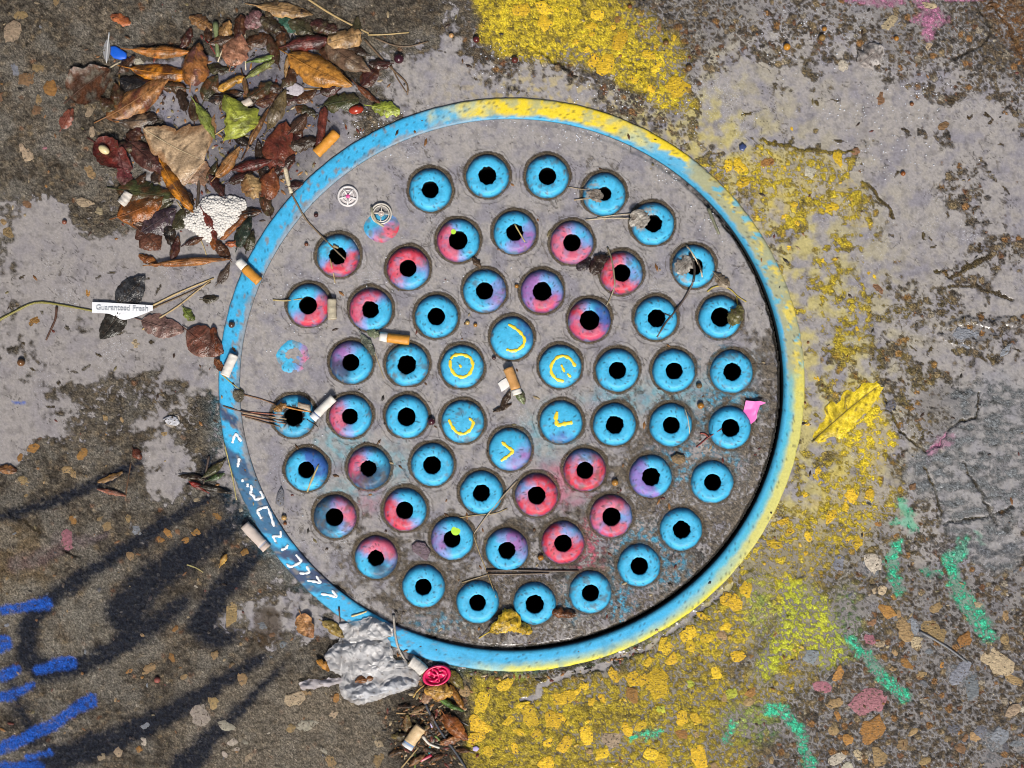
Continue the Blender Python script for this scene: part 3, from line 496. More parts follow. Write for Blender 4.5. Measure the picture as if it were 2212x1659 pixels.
def water_material():
    m, nt, b, out = new_mat("silty_water"); L = nt.links.new
    col = node(nt, "ShaderNodeAttribute", attribute_name="Col"); al = node(nt, "ShaderNodeAttribute", attribute_name="Silt")
    tc = node(nt, "ShaderNodeTexCoord")
    n1 = node(nt, "ShaderNodeTexNoise"); n1.inputs["Scale"].default_value = 420.; n1.inputs["Detail"].default_value = 6; n1.inputs["Roughness"].default_value = .65; L(tc.outputs["Object"], n1.inputs["Vector"])
    mr = node(nt, "ShaderNodeMapRange"); mr.inputs[1].default_value = .3; mr.inputs[2].default_value = .7; mr.inputs[3].default_value = .86; mr.inputs[4].default_value = 1.12; L(n1.outputs[0], mr.inputs[0])
    vm = node(nt, "ShaderNodeVectorMath", operation='SCALE'); L(col.outputs["Color"], vm.inputs[0]); L(mr.outputs[0], vm.inputs["Scale"])
    # pale specks in drifts
    n3 = node(nt, "ShaderNodeTexNoise"); n3.inputs["Scale"].default_value = 900.; n3.inputs["Detail"].default_value = 2; L(tc.outputs["Object"], n3.inputs["Vector"])
    n4 = node(nt, "ShaderNodeTexNoise"); n4.inputs["Scale"].default_value = 16.; n4.inputs["Detail"].default_value = 3; L(tc.outputs["Object"], n4.inputs["Vector"])
    ad = node(nt, "ShaderNodeMath", operation='MULTIPLY_ADD'); L(n4.outputs[0], ad.inputs[0]); ad.inputs[1].default_value = .55; L(n3.outputs[0], ad.inputs[2])
    th = node(nt, "ShaderNodeMapRange"); th.inputs[1].default_value = .985; th.inputs[2].default_value = 1.03; th.inputs[4].default_value = .75; L(ad.outputs[0], th.inputs[0])
    mx = node(nt, "ShaderNodeMix", data_type='RGBA'); L(th.outputs[0], mx.inputs[0]); L(vm.outputs[0], mx.inputs[6]); mx.inputs[7].default_value = (.62,.64,.70,1)
    L(mx.outputs[2], b.inputs["Base Color"]); b.inputs["Roughness"].default_value = .09; b.inputs["Specular IOR Level"].default_value = .5
    n2 = node(nt, "ShaderNodeTexNoise"); n2.inputs["Scale"].default_value = 130.; n2.inputs["Detail"].default_value = 2; L(tc.outputs["Object"], n2.inputs["Vector"])
    bp = node(nt, "ShaderNodeBump"); bp.inputs["Strength"].default_value = .12; bp.inputs["Distance"].default_value = .0015; L(n2.outputs[0], bp.inputs["Height"]); L(bp.outputs[0], b.inputs["Normal"])
    tr = node(nt, "ShaderNodeBsdfTransparent"); gl = node(nt, "ShaderNodeBsdfGlossy"); gl.inputs["Roughness"].default_value = .10; L(bp.outputs[0], gl.inputs["Normal"])
    fr = node(nt, "ShaderNodeFresnel"); fr.inputs[0].default_value = 1.33; L(bp.outputs[0], fr.inputs["Normal"])
    m1 = node(nt, "ShaderNodeMixShader"); L(fr.outputs[0], m1.inputs[0]); L(tr.outputs[0], m1.inputs[1]); L(gl.outputs[0], m1.inputs[2])
    m2 = node(nt, "ShaderNodeMixShader"); L(al.outputs["Fac"], m2.inputs[0]); L(m1.outputs[0], m2.inputs[1]); L(b.outputs[0], m2.inputs[2])
    L(m2.outputs[0], out.inputs[0]); return m
M_water = water_material()

# ------------------------------------------------------------------ mesh helpers
def to_world(v):
    v = np.asarray(v, float); o = np.empty_like(v)
    o[:, 0] = (v[:, 0] - CX) * U; o[:, 1] = (CY - v[:, 1]) * U; o[:, 2] = v[:, 2] * U; return o
def wpt(x, y, z=0.): return ((x - CX) * U, (CY - y) * U, z * U)
def make_mesh(name, v_world, quads=None, tris=None, mat=None, col=None, fac=None, smooth=True):
    me = bpy.data.meshes.new(name)
    v_world = np.ascontiguousarray(v_world, dtype=np.float32)
    me.vertices.add(len(v_world)); me.vertices.foreach_set("co", v_world.ravel())
    nq = 0 if quads is None else len(quads); nt_ = 0 if tris is None else len(tris)
    idx = []; starts = []
    if nq: idx.append(np.asarray(quads, np.int32).ravel()); starts.append(np.arange(nq) * 4)
    if nt_: idx.append(np.asarray(tris, np.int32).ravel()); starts.append(nq * 4 + np.arange(nt_) * 3)
    idx = np.concatenate(idx).astype(np.int32); starts = np.concatenate(starts).astype(np.int32)
    me.loops.add(len(idx)); me.loops.foreach_set("vertex_index", idx)
    me.polygons.add(nq + nt_); me.polygons.foreach_set("loop_start", starts)
    me.update(calc_edges=True)
    if col is not None:
        a = me.attributes.new("Col", 'FLOAT_COLOR', 'POINT'); c4 = np.ones((len(v_world), 4), np.float32); c4[:, :3] = col; a.data.foreach_set("color", c4.ravel())
    if fac is not None:
        a = me.attributes.new("Silt", 'FLOAT', 'POINT'); a.data.foreach_set("value", np.asarray(fac, np.float32).ravel())
    if smooth: me.shade_smooth()
    if mat: me.materials.append(mat)
    return me
ORG = {}
def tag(o, label=None, cat=None, group=None, kind=None):
    if label: o["label"] = label
    if cat: o["category"] = cat
    if group: o["group"] = group
    if kind: o["kind"] = kind
    return o
def thing(name, label, cat, x, y, z=0., group=None):
    o = bpy.data.objects.new(name, None); COL.objects.link(o); o.empty_display_size = .005
    o.location = wpt(x, y, z); ORG[o] = np.array(wpt(x, y, z)); return tag(o, label, cat, group)
def part(name, verts, quads=None, tris=None, mat=None, parent=None, at=None, col=None, colour=None, smooth=True, fac=None):
    """one mesh object; verts are survey coordinates (x, y, z)"""
    w = to_world(verts)
    org = ORG[parent] if parent is not None else (np.array(wpt(*at)) if at is not None else np.zeros(3))
    me = make_mesh(name, w - org, quads, tris, mat, col, fac, smooth)
    o = bpy.data.objects.new(name, me); COL.objects.link(o)
    if parent is not None: o.parent = parent
    else: o.location = org
    ORG[o] = org
    if colour is not None: o.color = (*colour, 1)
    return o
def grid_faces(nu, nv, closed_u=False):
    i = np.arange(nu if closed_u else nu - 1)[:, None]; j = np.arange(nv - 1)[None, :]
    a = i * nv + j; b = ((i + 1) % nu) * nv + j
    return np.stack([a, a + 1, b + 1, b], -1).reshape(-1, 4)
def tube(path, rad, n=6, cap=True, flat=1.0):
    P = np.asarray(path, float); m = len(P); rad = np.broadcast_to(np.asarray(rad, float), (m,))
    T = np.gradient(P, axis=0); T /= np.linalg.norm(T, axis=1)[:, None] + 1e-9
    up = np.array([0, 0, 1.0]); S = np.cross(T, up); S /= np.linalg.norm(S, axis=1)[:, None] + 1e-9; N = np.cross(S, T)
    a = np.linspace(0, 2 * np.pi, n, endpoint=False)
    V = P[:, None, :] + rad[:, None, None] * (np.cos(a)[None, :, None] * S[:, None, :] + flat * np.sin(a)[None, :, None] * N[:, None, :])
    V = V.reshape(-1, 3); F = []
    for i in range(m - 1):
        for k in range(n):
            F.append((i * n + k, i * n + (k + 1) % n, (i + 1) * n + (k + 1) % n, (i + 1) * n + k))
    T3 = []
    if cap:
        V = np.vstack([V, P[:1], P[-1:]]); c0 = m * n
        for k in range(n):
            T3.append((c0, (k + 1) % n, k)); T3.append((c0 + 1, (m - 1) * n + k, (m - 1) * n + (k + 1) % n))
    return V, np.array(F), (np.array(T3) if T3 else None)
def merge(parts):
    """[(V, quads, tris[, col])] joined"""
    vs_, q, t, c, o = [], [], [], [], 0
    for p in parts:
        vs_.append(p[0])
        if p[1] is not None and len(p[1]): q.append(np.asarray(p[1]) + o)
        if p[2] is not None and len(p[2]): t.append(np.asarray(p[2]) + o)
        if len(p) > 3: c.append(np.broadcast_to(np.asarray(p[3], float), (len(p[0]), 3)))
        o += len(p[0])
    return np.vstack(vs_), (np.vstack(q) if q else None), (np.vstack(t) if t else None), (np.vstack(c) if c else None)
def curve_pts(pts, n):
    P = np.asarray(pts, float); d = np.r_[0, np.cumsum(np.linalg.norm(np.diff(P, axis=0), axis=1))]
    t = np.linspace(0, d[-1], n); Q = np.stack([np.interp(t, d, P[:, k]) for k in range(P.shape[1])], 1)
    for _ in range(2):
        Q[1:-1] = .25 * Q[:-2] + .5 * Q[1:-1] + .25 * Q[2:]
    return Q

# ------------------------------------------------------------------ the sheets: paving, cover plate, water
def sheet(name, mask, Z, col, mat, fac=None, kind='structure', parent=None, org=None):
    idx = np.arange(NX * NY).reshape(NY, NX)
    q = np.stack([idx[:-1, :-1], idx[1:, :-1], idx[1:, 1:], idx[:-1, 1:]], -1)[mask]
    used = np.unique(q); remap = np.full(NX * NY, -1, np.int64); remap[used] = np.arange(len(used))
    V = np.stack([X.ravel()[used], Y.ravel()[used], Z.ravel()[used]], 1)
    o = part(name, V, remap[q], None, mat, parent, None, col.reshape(-1, 3)[used], fac=None if fac is None else fac.ravel()[used])
    if kind and parent is None: tag(o, kind=kind)
    return o
def quad_all(m): return m[:-1, :-1] & m[1:, :-1] & m[1:, 1:] & m[:-1, 1:]
def quad_any(m): return m[:-1, :-1] | m[1:, :-1] | m[1:, 1:] | m[:-1, 1:]
ground_o = sheet("ground", quad_all(RHO > RO - 8), H, gcolr, M_ground)
cover = thing("manhole_cover", "round cast manhole cover with rings of blue and red eye-like studs", "manhole cover", MX, MY, 0)
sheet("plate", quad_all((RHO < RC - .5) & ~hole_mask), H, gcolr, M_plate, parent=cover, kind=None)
wet = depth > 0.02
water_o = sheet("water", quad_any(wet) & quad_all(RHO > RO - 3), W, silt, M_water, alpha)
pool_o = sheet("water", quad_any(wet) & quad_all((RHO < RI + 6) & ~hole_mask), W, silt, M_water, alpha)
# the paving goes on beyond the survey
strips = []
FAR = 26000
xs_ = [-FAR, GX0 + 2, gx[-1] - 2, FAR + 2212]; ys_ = [-FAR, GY0 + 2, gy[-1] - 2, FAR + 1659]
for a in range(3):
    for b_ in range(3):
        if a == 1 and b_ == 1: continue
        strips.append((np.array([(xs_[a], ys_[b_], -1.), (xs_[a], ys_[b_ + 1], -1.), (xs_[a + 1], ys_[b_ + 1], -1.), (xs_[a + 1], ys_[b_], -1.)]), np.array([[0, 1, 2, 3]]), None, (.10, .08, .055)))
V, q, t, c = merge(strips)
tag(part("pavement", V, q, None, M_ground, col=c), kind='structure')

# ------------------------------------------------------------------ frame ring
def ring_colour(x, y, rho, th):
    n1 = fbm(x, y, 20, 801, 4); n2 = fbm(x, y, 50, 803, 3); n3 = fbm(x, y, 8, 805, 2)
    f = (rho - RI) / (RO - RI); thn = th + 4 * n2
    c = np.empty(x.shape + (3,)); c[:] = C3(.048, .40, .70)
    yellow = sstep(110, 92, thn + 6 * n1) * sstep(52, 72, thn) * sstep(.02, .22, f + .12 * n1)
    yellow = np.maximum(yellow, sstep(72, 60, thn) * sstep(50, 56, thn) * sstep(.45, .65, f + .25 * n1))
    c = mixc(c, PY, yellow)
    fade = sstep(56, 48, thn) * sstep(-4, 2, thn)
    c = mixc(c, C3(.36, .35, .19), fade * sstep(.10, .24, f + .1 * n1) * .95)
    c = mixc(c, PY, fade * sstep(.35, .6, f + .3 * n1) * sstep(-.05, .4, n2 + .5 * n3) * .65)
    c = mixc(c, C3(.07,.42,.62), fade * sstep(.36, .44, n1) * .8)
    ry_ = sstep(6, 0, thn) * sstep(-62, -35, thn)
    c = mixc(c, C3(.62, .55, .10), ry_ * sstep(.30, .62, f + .12 * n1) * .9)
    c = mixc(c, C3(.10, .45, .50), ry_ * sstep(.10, .30, f) * sstep(.62, .35, f) * .55)
    c = mixc(c, C3(.60, .56, .05), sstep(-36, -46, thn) * sstep(-104, -86, thn) * sstep(.45, .85, f + .10 * n1))
    c = mixc(c, C3(.22, .45, .48), sstep(-30, -42, thn) * sstep(-92, -80, thn) * sstep(.35, .6, f) * sstep(.9, .7, f) * .5)
    c = mixc(c, C3(.02, .12, .18), .75 * sstep(.20, .02, f) * open_j(th))
    dk = np.zeros_like(x)
    for a0, a1, w_ in [(185.5, 188.5, 1), (195, 199.5, .9), (199, 207, .75), (203, 213, .8), (216.5, 219.5, 1), (222, 226, 1), (226.5, 228.5, .8), (240.5, 244, .95)]:
        tt = np.where(th < 0, th + 360, th)
        dk = np.maximum(dk, w_ * sstep(a0 - .8, a0 + .5, tt + 1.2 * n1 + 5 * (f - .5)) * sstep(a1 + .8, a1 - .5, tt + 1.2 * n1 + 5 * (f - .5)))
    c = mixc(c, C3(.045, .05, .11), dk * .95)
    siltm = .8 * sstep(.24, .12, f + .22 * fbm(x, y, 34, 815, 4)) * sstep(70, 100, np.abs(th - 10)) * (th > -10)
    siltm = np.maximum(siltm, .9 * sstep(.24, .12, f + .2 * fbm(x, y, 26, 817, 4)) * sstep(150, 165, np.abs(th)) )
    c = mixc(c, C3(.27, .25, .24), siltm * .92)
    c = mixc(c, C3(.03, .22, .38), .45 * sstep(0, .5, fbm(x, y, 30, 819, 5, .6)) * (np.abs(th) > 60))
    chip = sstep(.44, .50, fbm(x, y, 15, 811, 3)) * sstep(95, 120, np.abs(th))
    c = mixc(c, C3(.20, .19, .185), .85 * chip)
    c = mixc(c, C3(.015, .02, .03), .6 * sstep(.62, .72, fbm(x, y, 6, 813, 2)))
    c = mixc(c, C3(.04, .06, .05), .8 * sstep(.93, 1.0, f) * (np.abs(th) > 95))
    return c
def open_j(th): return np.clip(0.5 + 0.5 * np.cos(np.radians(th + 25)) * 1.6 - 0.05, 0, 1)
nth = 720
prof = [(RI - 3, -14), (RI - 2, -2), (RI - .8, 5.4), (RI + 1.2, 7.6), (RI + 4, 8.4), (RI + 16, 8.8), (RI + 24, 8.8), (RI + 34, 8.7), (RO - 5, 8.3), (RO - 2, 7.0), (RO - .3, 4.0), (RO + 1, -2), (RO + 2, -8)]
pr = []
for (r0, z0), (r1, z1) in zip(prof[:-1], prof[1:]):
    k = max(1, int(math.hypot(r1 - r0, z1 - z0) / 3.2))
    for s in range(k): pr.append((r0 + (r1 - r0) * s / k, z0 + (z1 - z0) * s / k))
pr.append(prof[-1]); pr = np.array(pr); pr[:, 1] = np.where(pr[:, 1] > 0, pr[:, 1] * RING_K, pr[:, 1])
th = np.linspace(0, 2 * np.pi, nth, endpoint=False)[:, None]
rr = pr[None, :, 0] + 0 * th; zz = pr[None, :, 1] + 0 * th
rx = MX + rr * np.cos(th); ry = MY - ASP * rr * np.sin(th)
wob = fbm(rx, ry, 26, 821, 3); sh = sstep(1.4, 4.6, zz)
zz = zz + sh * (.5 * wob + .25 * fbm(rx, ry, 7, 822, 2)); rr = rr + .9 * fbm(rx, ry, 30, 823, 3) * sstep(RI + 12, RO, rr)
rx = MX + rr * np.cos(th); ry = MY - ASP * rr * np.sin(th); thd = np.degrees(th + 0 * rr); thd = np.where(thd > 180, thd - 360, thd)
rc_ = ring_colour(rx, ry, rr, thd)
# dark brown low on both walls
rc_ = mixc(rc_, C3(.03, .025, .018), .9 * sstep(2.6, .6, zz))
frame = thing("manhole_surround", "raised iron frame ring sprayed blue and yellow round the manhole cover", "manhole surround", MX, MY, 0)
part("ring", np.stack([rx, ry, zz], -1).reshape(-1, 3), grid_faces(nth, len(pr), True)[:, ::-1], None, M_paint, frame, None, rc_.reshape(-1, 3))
# silt lying over the inner edge of the frame from the north-west
def strokes_mesh(name, pts, half, z, parent, colour, mat=None, zfun=None, n=None, taper=None):
    P = curve_pts([(p[0], p[1]) for p in pts], n or max(6, int(5 * len(pts))))
    Tn = np.gradient(P, axis=0); Tn /= np.linalg.norm(Tn, axis=1)[:, None] + 1e-9; Nn = np.stack([-Tn[:, 1], Tn[:, 0]], 1)
    k = np.arange(len(P)); hw = half * (1 + .28 * np.sin(k * 1.7 + P[0, 0]) * .6 + .2 * np.sin(k * .9 + P[0, 1]))
    if taper is not None: hw = hw * np.interp(np.linspace(0, 1, len(P)), np.linspace(0, 1, len(taper)), taper)
    hw[0] *= .6; hw[-1] *= .6
    off = np.array([-1, -.8, 0, .8, 1])
    V = []
    for i in range(len(P)):
        for s in off:
            q_ = P[i] + Nn[i] * hw[i] * s; zb = zfun(q_[0], q_[1]) if zfun else z
            V.append((q_[0], q_[1], zb + (.65 if abs(s) < .9 else -.6)))
    return part(name, np.array(V), grid_faces(len(P), 5), None, mat or M_marks, parent, None, None, colour)
def ring_z(x, y):
    r = math.hypot(x - MX, (y - MY) / ASP); return float(np.interp(r, pr[:, 0], pr[:, 1])) + .9
LETTERS = [[(503,957),(507,942),(511,936),(516,944),(523,953)],[(514.5,1009),(516,1000),(518,989)],[(525,1041),(525,1034)],[(536,1044),(536,1052)],[(543,1047),(545,1057),(541,1067)],[(541,1066),(550,1071),(551,1079),(571,1074),(563,1060)],[(566,1120),(560,1110),(556,1102),(566,1097),(580,1094)],[(580,1097),(587,1116),(593,1137)],[(607,1146),(608,1158),(590,1157),(597,1170)],[(608,1187),(618,1184),(623,1176)],[(620,1217),(627,1224),(634,1222),(653,1212),(640,1197)],[(648,1237),(660,1238),(670,1235),(663,1222)],[(664,1253),(680,1255),(694,1259),(684,1243)],[(694,1282),(712,1284),(730,1290),(718,1274)]]
for k, L_ in enumerate(LETTERS):
    strokes_mesh("painted_letter", L_, 2.8, 0, frame, (.78, .80, .82), zfun=ring_z)

# ------------------------------------------------------------------ studs
SPRAY = dict(red=C3(.60,.030,.055), rose=C3(.55,.060,.12), pink=C3(.60,.10,.17), mauve=C3(.30,.12,.36), purple=C3(.26,.17,.50), indigo=C3(.035,.10,.36), dark=C3(.035,.045,.085), dust=C3(.30,.26,.22))
def make_stud(k, sx, sy, hr, patches, top):
    o = bpy.data.objects.new("stud", None)
    n = 60; a = np.linspace(0, 2 * np.pi, n, endpoint=False)[:, None]
    base_r = 46.5; hr = hr * .97
    if hr > 0: pf = [(base_r + 1, -6), (base_r + .5, -2), (base_r - .6, 2), (base_r - 2.2, 6), (base_r - 4.6, 10.6), (base_r - 7.4, 14.6), (base_r - 10, 17.2), (base_r - 13, 18.6), (base_r - 17, 19.0), (hr + 4, 18.6), (hr + 1.2, 18.0), (hr + .2, 16.4), (hr, 11.5), (hr, 2)]
    else: pf = [(base_r + 1, -6), (base_r + .5, -2), (base_r - .6, 2), (base_r - 2.2, 6), (base_r - 4.6, 10), (base_r - 8, 13.4), (base_r - 13, 15.8), (base_r - 20, 17.4), (base_r - 30, 18.4), (base_r - 40, 18.9), (1.0, 19), (.05, 19)]
    q = []
    for (r0, z0), (r1, z1) in zip(pf[:-1], pf[1:]):
        m_ = max(1, int(math.hypot(r1 - r0, z1 - z0) / 3.5))
        for s in range(m_): q.append((r0 + (r1 - r0) * s / m_, z0 + (z1 - z0) * s / m_))
    q.append(pf[-1]); q = np.array(q)
    r = q[None, :, 0] + 0 * a; wy0_ = sy - r * np.sin(a); z = q[None, :, 1] * (.74 * top / 15.0 if top > 6 else 1) + 0 * a
    if top < 6: z = z - (19 - top) + .17 * (wy0_ - sy) * (top > 3) - (2.6 * sstep(30, 12, r) - 1.2 * sstep(30, 38, r)) * (top < 3)
    edge = 1.3 * fbm(sx + 30 * np.cos(a) + 0 * r, sy + 30 * np.sin(a) + 0 * r, 14, 901 + k, 3)
    tol = fbm(sx + 22 * np.cos(a) + 0 * r, sy + 22 * np.sin(a) + 0 * r, 9, 1001 + k, 3)
    if hr > 0: r = r + edge * sstep(hr + 6, base_r, r) * .8 + ((1.0 + .9 * (k % 3 == 1)) * tol) * sstep(hr + 6, hr, r)
    else: r = r + edge * .8 * sstep(10, base_r, r)
    wx_, wy_ = sx + r * np.cos(a), sy - r * np.sin(a)
    z = z + sstep(8, 13, q[None, :, 1] + 0 * a) * (.35 * fbm(wx_, wy_, 14, 1101 + k, 3)) * (r < 40)
    if top < 6: z = z + 1.6 * fbm(wx_, wy_, 26, 1131 + k, 3)
    c = np.empty(r.shape + (3,)); c[:] = C3(.055, .425, .69)
    nn = fbm(wx_, wy_, 18, 1201 + k, 3); n2 = fbm(wx_, wy_, 6, 1211 + k, 2)
    c = mixc(c, C3(.075, .46, .74), .6 * sstep(0, .5, nn))
    deg = np.degrees(a) + 0 * r
    for d_, thr, key in patches:
        cs = np.cos(np.radians(deg - d_)) * (.35 + .65 * sstep(hr * .6, 36, r)) if hr == 0 else np.cos(np.radians(deg - d_))
        m_ = sstep(thr - .38, thr + .30, cs + .28 * nn)
        if key == 'dust': m_ = m_ * sstep(-.25, .25, nn + .6 * n2) * .9
        if key == 'dark': m_ = m_ * .9
        c = mixc(c, C3(.30,.20,.55), .6 * sstep(thr - .75, thr - .2, cs + .25 * nn) * (1 - m_) * (key in ('red', 'rose', 'pink', 'mauve')))
        c = mixc(c, SPRAY[key], m_ * .96)
        if key in ('red', 'rose', 'pink'): c = mixc(c, C3(.62,.20,.28), .5 * m_ * sstep(36, 30, r) * sstep(-.1, .3, nn + .2))
    c = mixc(c, C3(.012,.02,.03), .75 * sstep(.62, .72, fbm(wx_, wy_, 5.5, 1301 + k, 2)))
    c = mixc(c, C3(.008,.045,.11), .75 * sstep(9.5, 2.5, z + 1.6 * nn) * (top > 6))  # wall shading painted in, dark blue towards the foot of the dome
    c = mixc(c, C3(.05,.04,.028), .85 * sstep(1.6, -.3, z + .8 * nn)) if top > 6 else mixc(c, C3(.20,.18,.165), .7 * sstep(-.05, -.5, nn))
    wear = fbm(wx_, wy_, 12, 1401 + k, 4); c = mixc(c, C3(.17,.155,.145), .75 * sstep(.50, .60, wear) * sstep(26, 40, r)); c = mixc(c, C3(.04,.25,.44), .35 * sstep(.05, .45, fbm(wx_, wy_, 15, 1451 + k, 3)))
    if k % 5 == 2: c = mixc(c, C3(.10,.085,.07), .6 * sstep(.2, .5, fbm(wx_, wy_, 20, 1461 + k, 4)))
    if hr > 0: c = mixc(c, C3(.01,.012,.015), sstep(11.4, 8, z) * (r < hr + 4))  # darkness of the hole painted onto its inner wall
    COL.objects.link(o); o.parent = cover; org = ORG[cover]; w = np.array(wpt(sx, sy, 0)); o.location = w - org; ORG[o] = w
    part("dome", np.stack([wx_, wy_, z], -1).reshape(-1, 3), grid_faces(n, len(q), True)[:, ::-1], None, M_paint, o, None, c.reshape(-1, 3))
    if hr > 0:
        zz_ = np.array([2.0 + .0, -20, -60, -100.]); Vs = np.stack([sx + (hr + 1.0) * np.cos(a) + 0 * zz_, sy - (hr + 1.0) * np.sin(a) + 0 * zz_, zz_[None, :] + 0 * a], -1).reshape(-1, 3)
        Vs = np.vstack([Vs, [(sx, sy, -100)]]); tr_ = np.array([(len(Vs) - 1, ((i + 1) % n) * 4 + 3, i * 4 + 3) for i in range(n)])
        Vs[0:-1:4, 2] = 3.0
        part("vent_hole", Vs, grid_faces(n, 4, True), tr_, M_void, o)
    return o
stud_objs = [make_stud(k, *s) for k, s in enumerate(STUDS)]
def stud_z(sx, sy):
    def f(x, y):
        r = math.hypot(x - sx, y - sy); return float(np.interp(r, [0, 6.5, 16.5, 26.5, 33.5, 38.5, 42, 44.3], [19, 18.9, 18.4, 17.4, 15.8, 13.4, 10, 6])) * .74 + .6
    return f
MARKS = {54: [[(1098,701),(1108,706),(1123,717),(1134,732),(1131,746),(1119,756),(1106,759),(1094,755)]],
 55: [[(974,776),(979,768),(998,765),(1017,772),(1023,790),(1015,808),(1000,816),(983,810),(973,794),(973,778)],[(993,788),(997,794)]],
 56: [[(1243,792),(1231,774),(1216,768),(1202,772),(1190,788),(1190,806),(1202,820),(1218,824)],[(1212,788),(1219,804)],[(1225,807),(1233,815)]],
 57: [[(970,906),(977,921),(987,934),(1002,938),(1017,928),(1024,912),(1014,903)]],
 58: [[(1203,889),(1200,903),(1203,919)],[(1203,919),(1214,916),(1236,912)]],
 59: [[(1084,954),(1098,966),(1110,973)],[(1110,973),(1098,984),(1082,995)]]}
for k, lst in MARKS.items():
    sx, sy = STUDS[k][:2]
    for L_ in lst:
        wd = 3.2 if len(L_) > 2 else 2.6
        if k == 58: wd = 4.2
        strokes_mesh("painted_mark", L_, wd, 0, stud_objs[k], (.85, .62, .04), zfun=stud_z(sx, sy))
for k, (dx, dy, rr_) in [(35, (8, -18, 10)), (24, (-10, -18, 5.5))]:   # lime dots
    sx, sy = STUDS[k][:2]; a_ = np.linspace(0, 2 * np.pi, 18, endpoint=False); f = stud_z(sx, sy)
    V = [(sx + dx, sy + dy, f(sx + dx, sy + dy) + .6)] + [(sx + dx + rr_ * math.cos(t), sy + dy + rr_ * math.sin(t), f(sx + dx + rr_ * math.cos(t), sy + dy + rr_ * math.sin(t)) + .5) for t in a_]
    part("painted_mark", np.array(V), None, np.array([(0, 1 + (i + 1) % 18, 1 + i) for i in range(18)]), M_marks, stud_objs[k], None, None, (.45, .75, .06))
# ------------------------------------------------------------------ loose things: heights and small builders
def top_z(x, y):
    for sx, sy, hr, _, top in STUDS:
        r = math.hypot(x - sx, y - sy)
        if r < 46.5: return max(float(np.interp(r, [0, 21, 31, 36, 39, 42, 46.5], [13.4, 13.4, 13.8, 12.3, 10.4, 7.4, 1])) * top / 15.0, height(x, y))
    return height(x, y)
def rest(path, r, lift=.5, n=None):
    P = curve_pts(path, n or max(5, 3 * len(path)))
    z = np.array([top_z(x, y) for x, y in P[:, :2]]) + r * lift
    for _ in range(3):
        zz_ = np.r_[z[:1], .25 * z[:-2] + .5 * z[1:-1] + .25 * z[2:], z[-1:]]; z = np.maximum(zz_, z - .6)
    return np.column_stack([P[:, :2], z])
def ctr(path): a = np.mean(np.array(path)[:, :2], axis=0); return a[0], a[1]
def stick(name, label, cat, path, r, colour, group=None, n=6, taper=(1, .7), knots=True, extra=()):
    x, y = ctr(path); t = thing(name, label, cat, x, y, top_z(x, y), group)
    P = rest(path, max(r), .6) if isinstance(r, (tuple, list)) else rest(path, r, .6)
    rr_ = np.interp(np.linspace(0, 1, len(P)), np.linspace(0, 1, len(taper)), taper) * (r if not isinstance(r, (tuple, list)) else r[0])
    if knots: rr_ = rr_ * (1 + .12 * np.sin(np.arange(len(P)) * 2.1 + x))
    V, q, tr = tube(P, rr_, n); part("stem", V, q, tr, M_twig, t, None, None, colour)
    for pth, r2, c2, nm in extra:
        V, q, tr = tube(rest(pth, r2, .7), r2 * np.linspace(1, .75, len(rest(pth, r2, .7))), n); part(nm, V, q, tr, M_twig, t, None, None, c2)
    return t
LEAVES = []
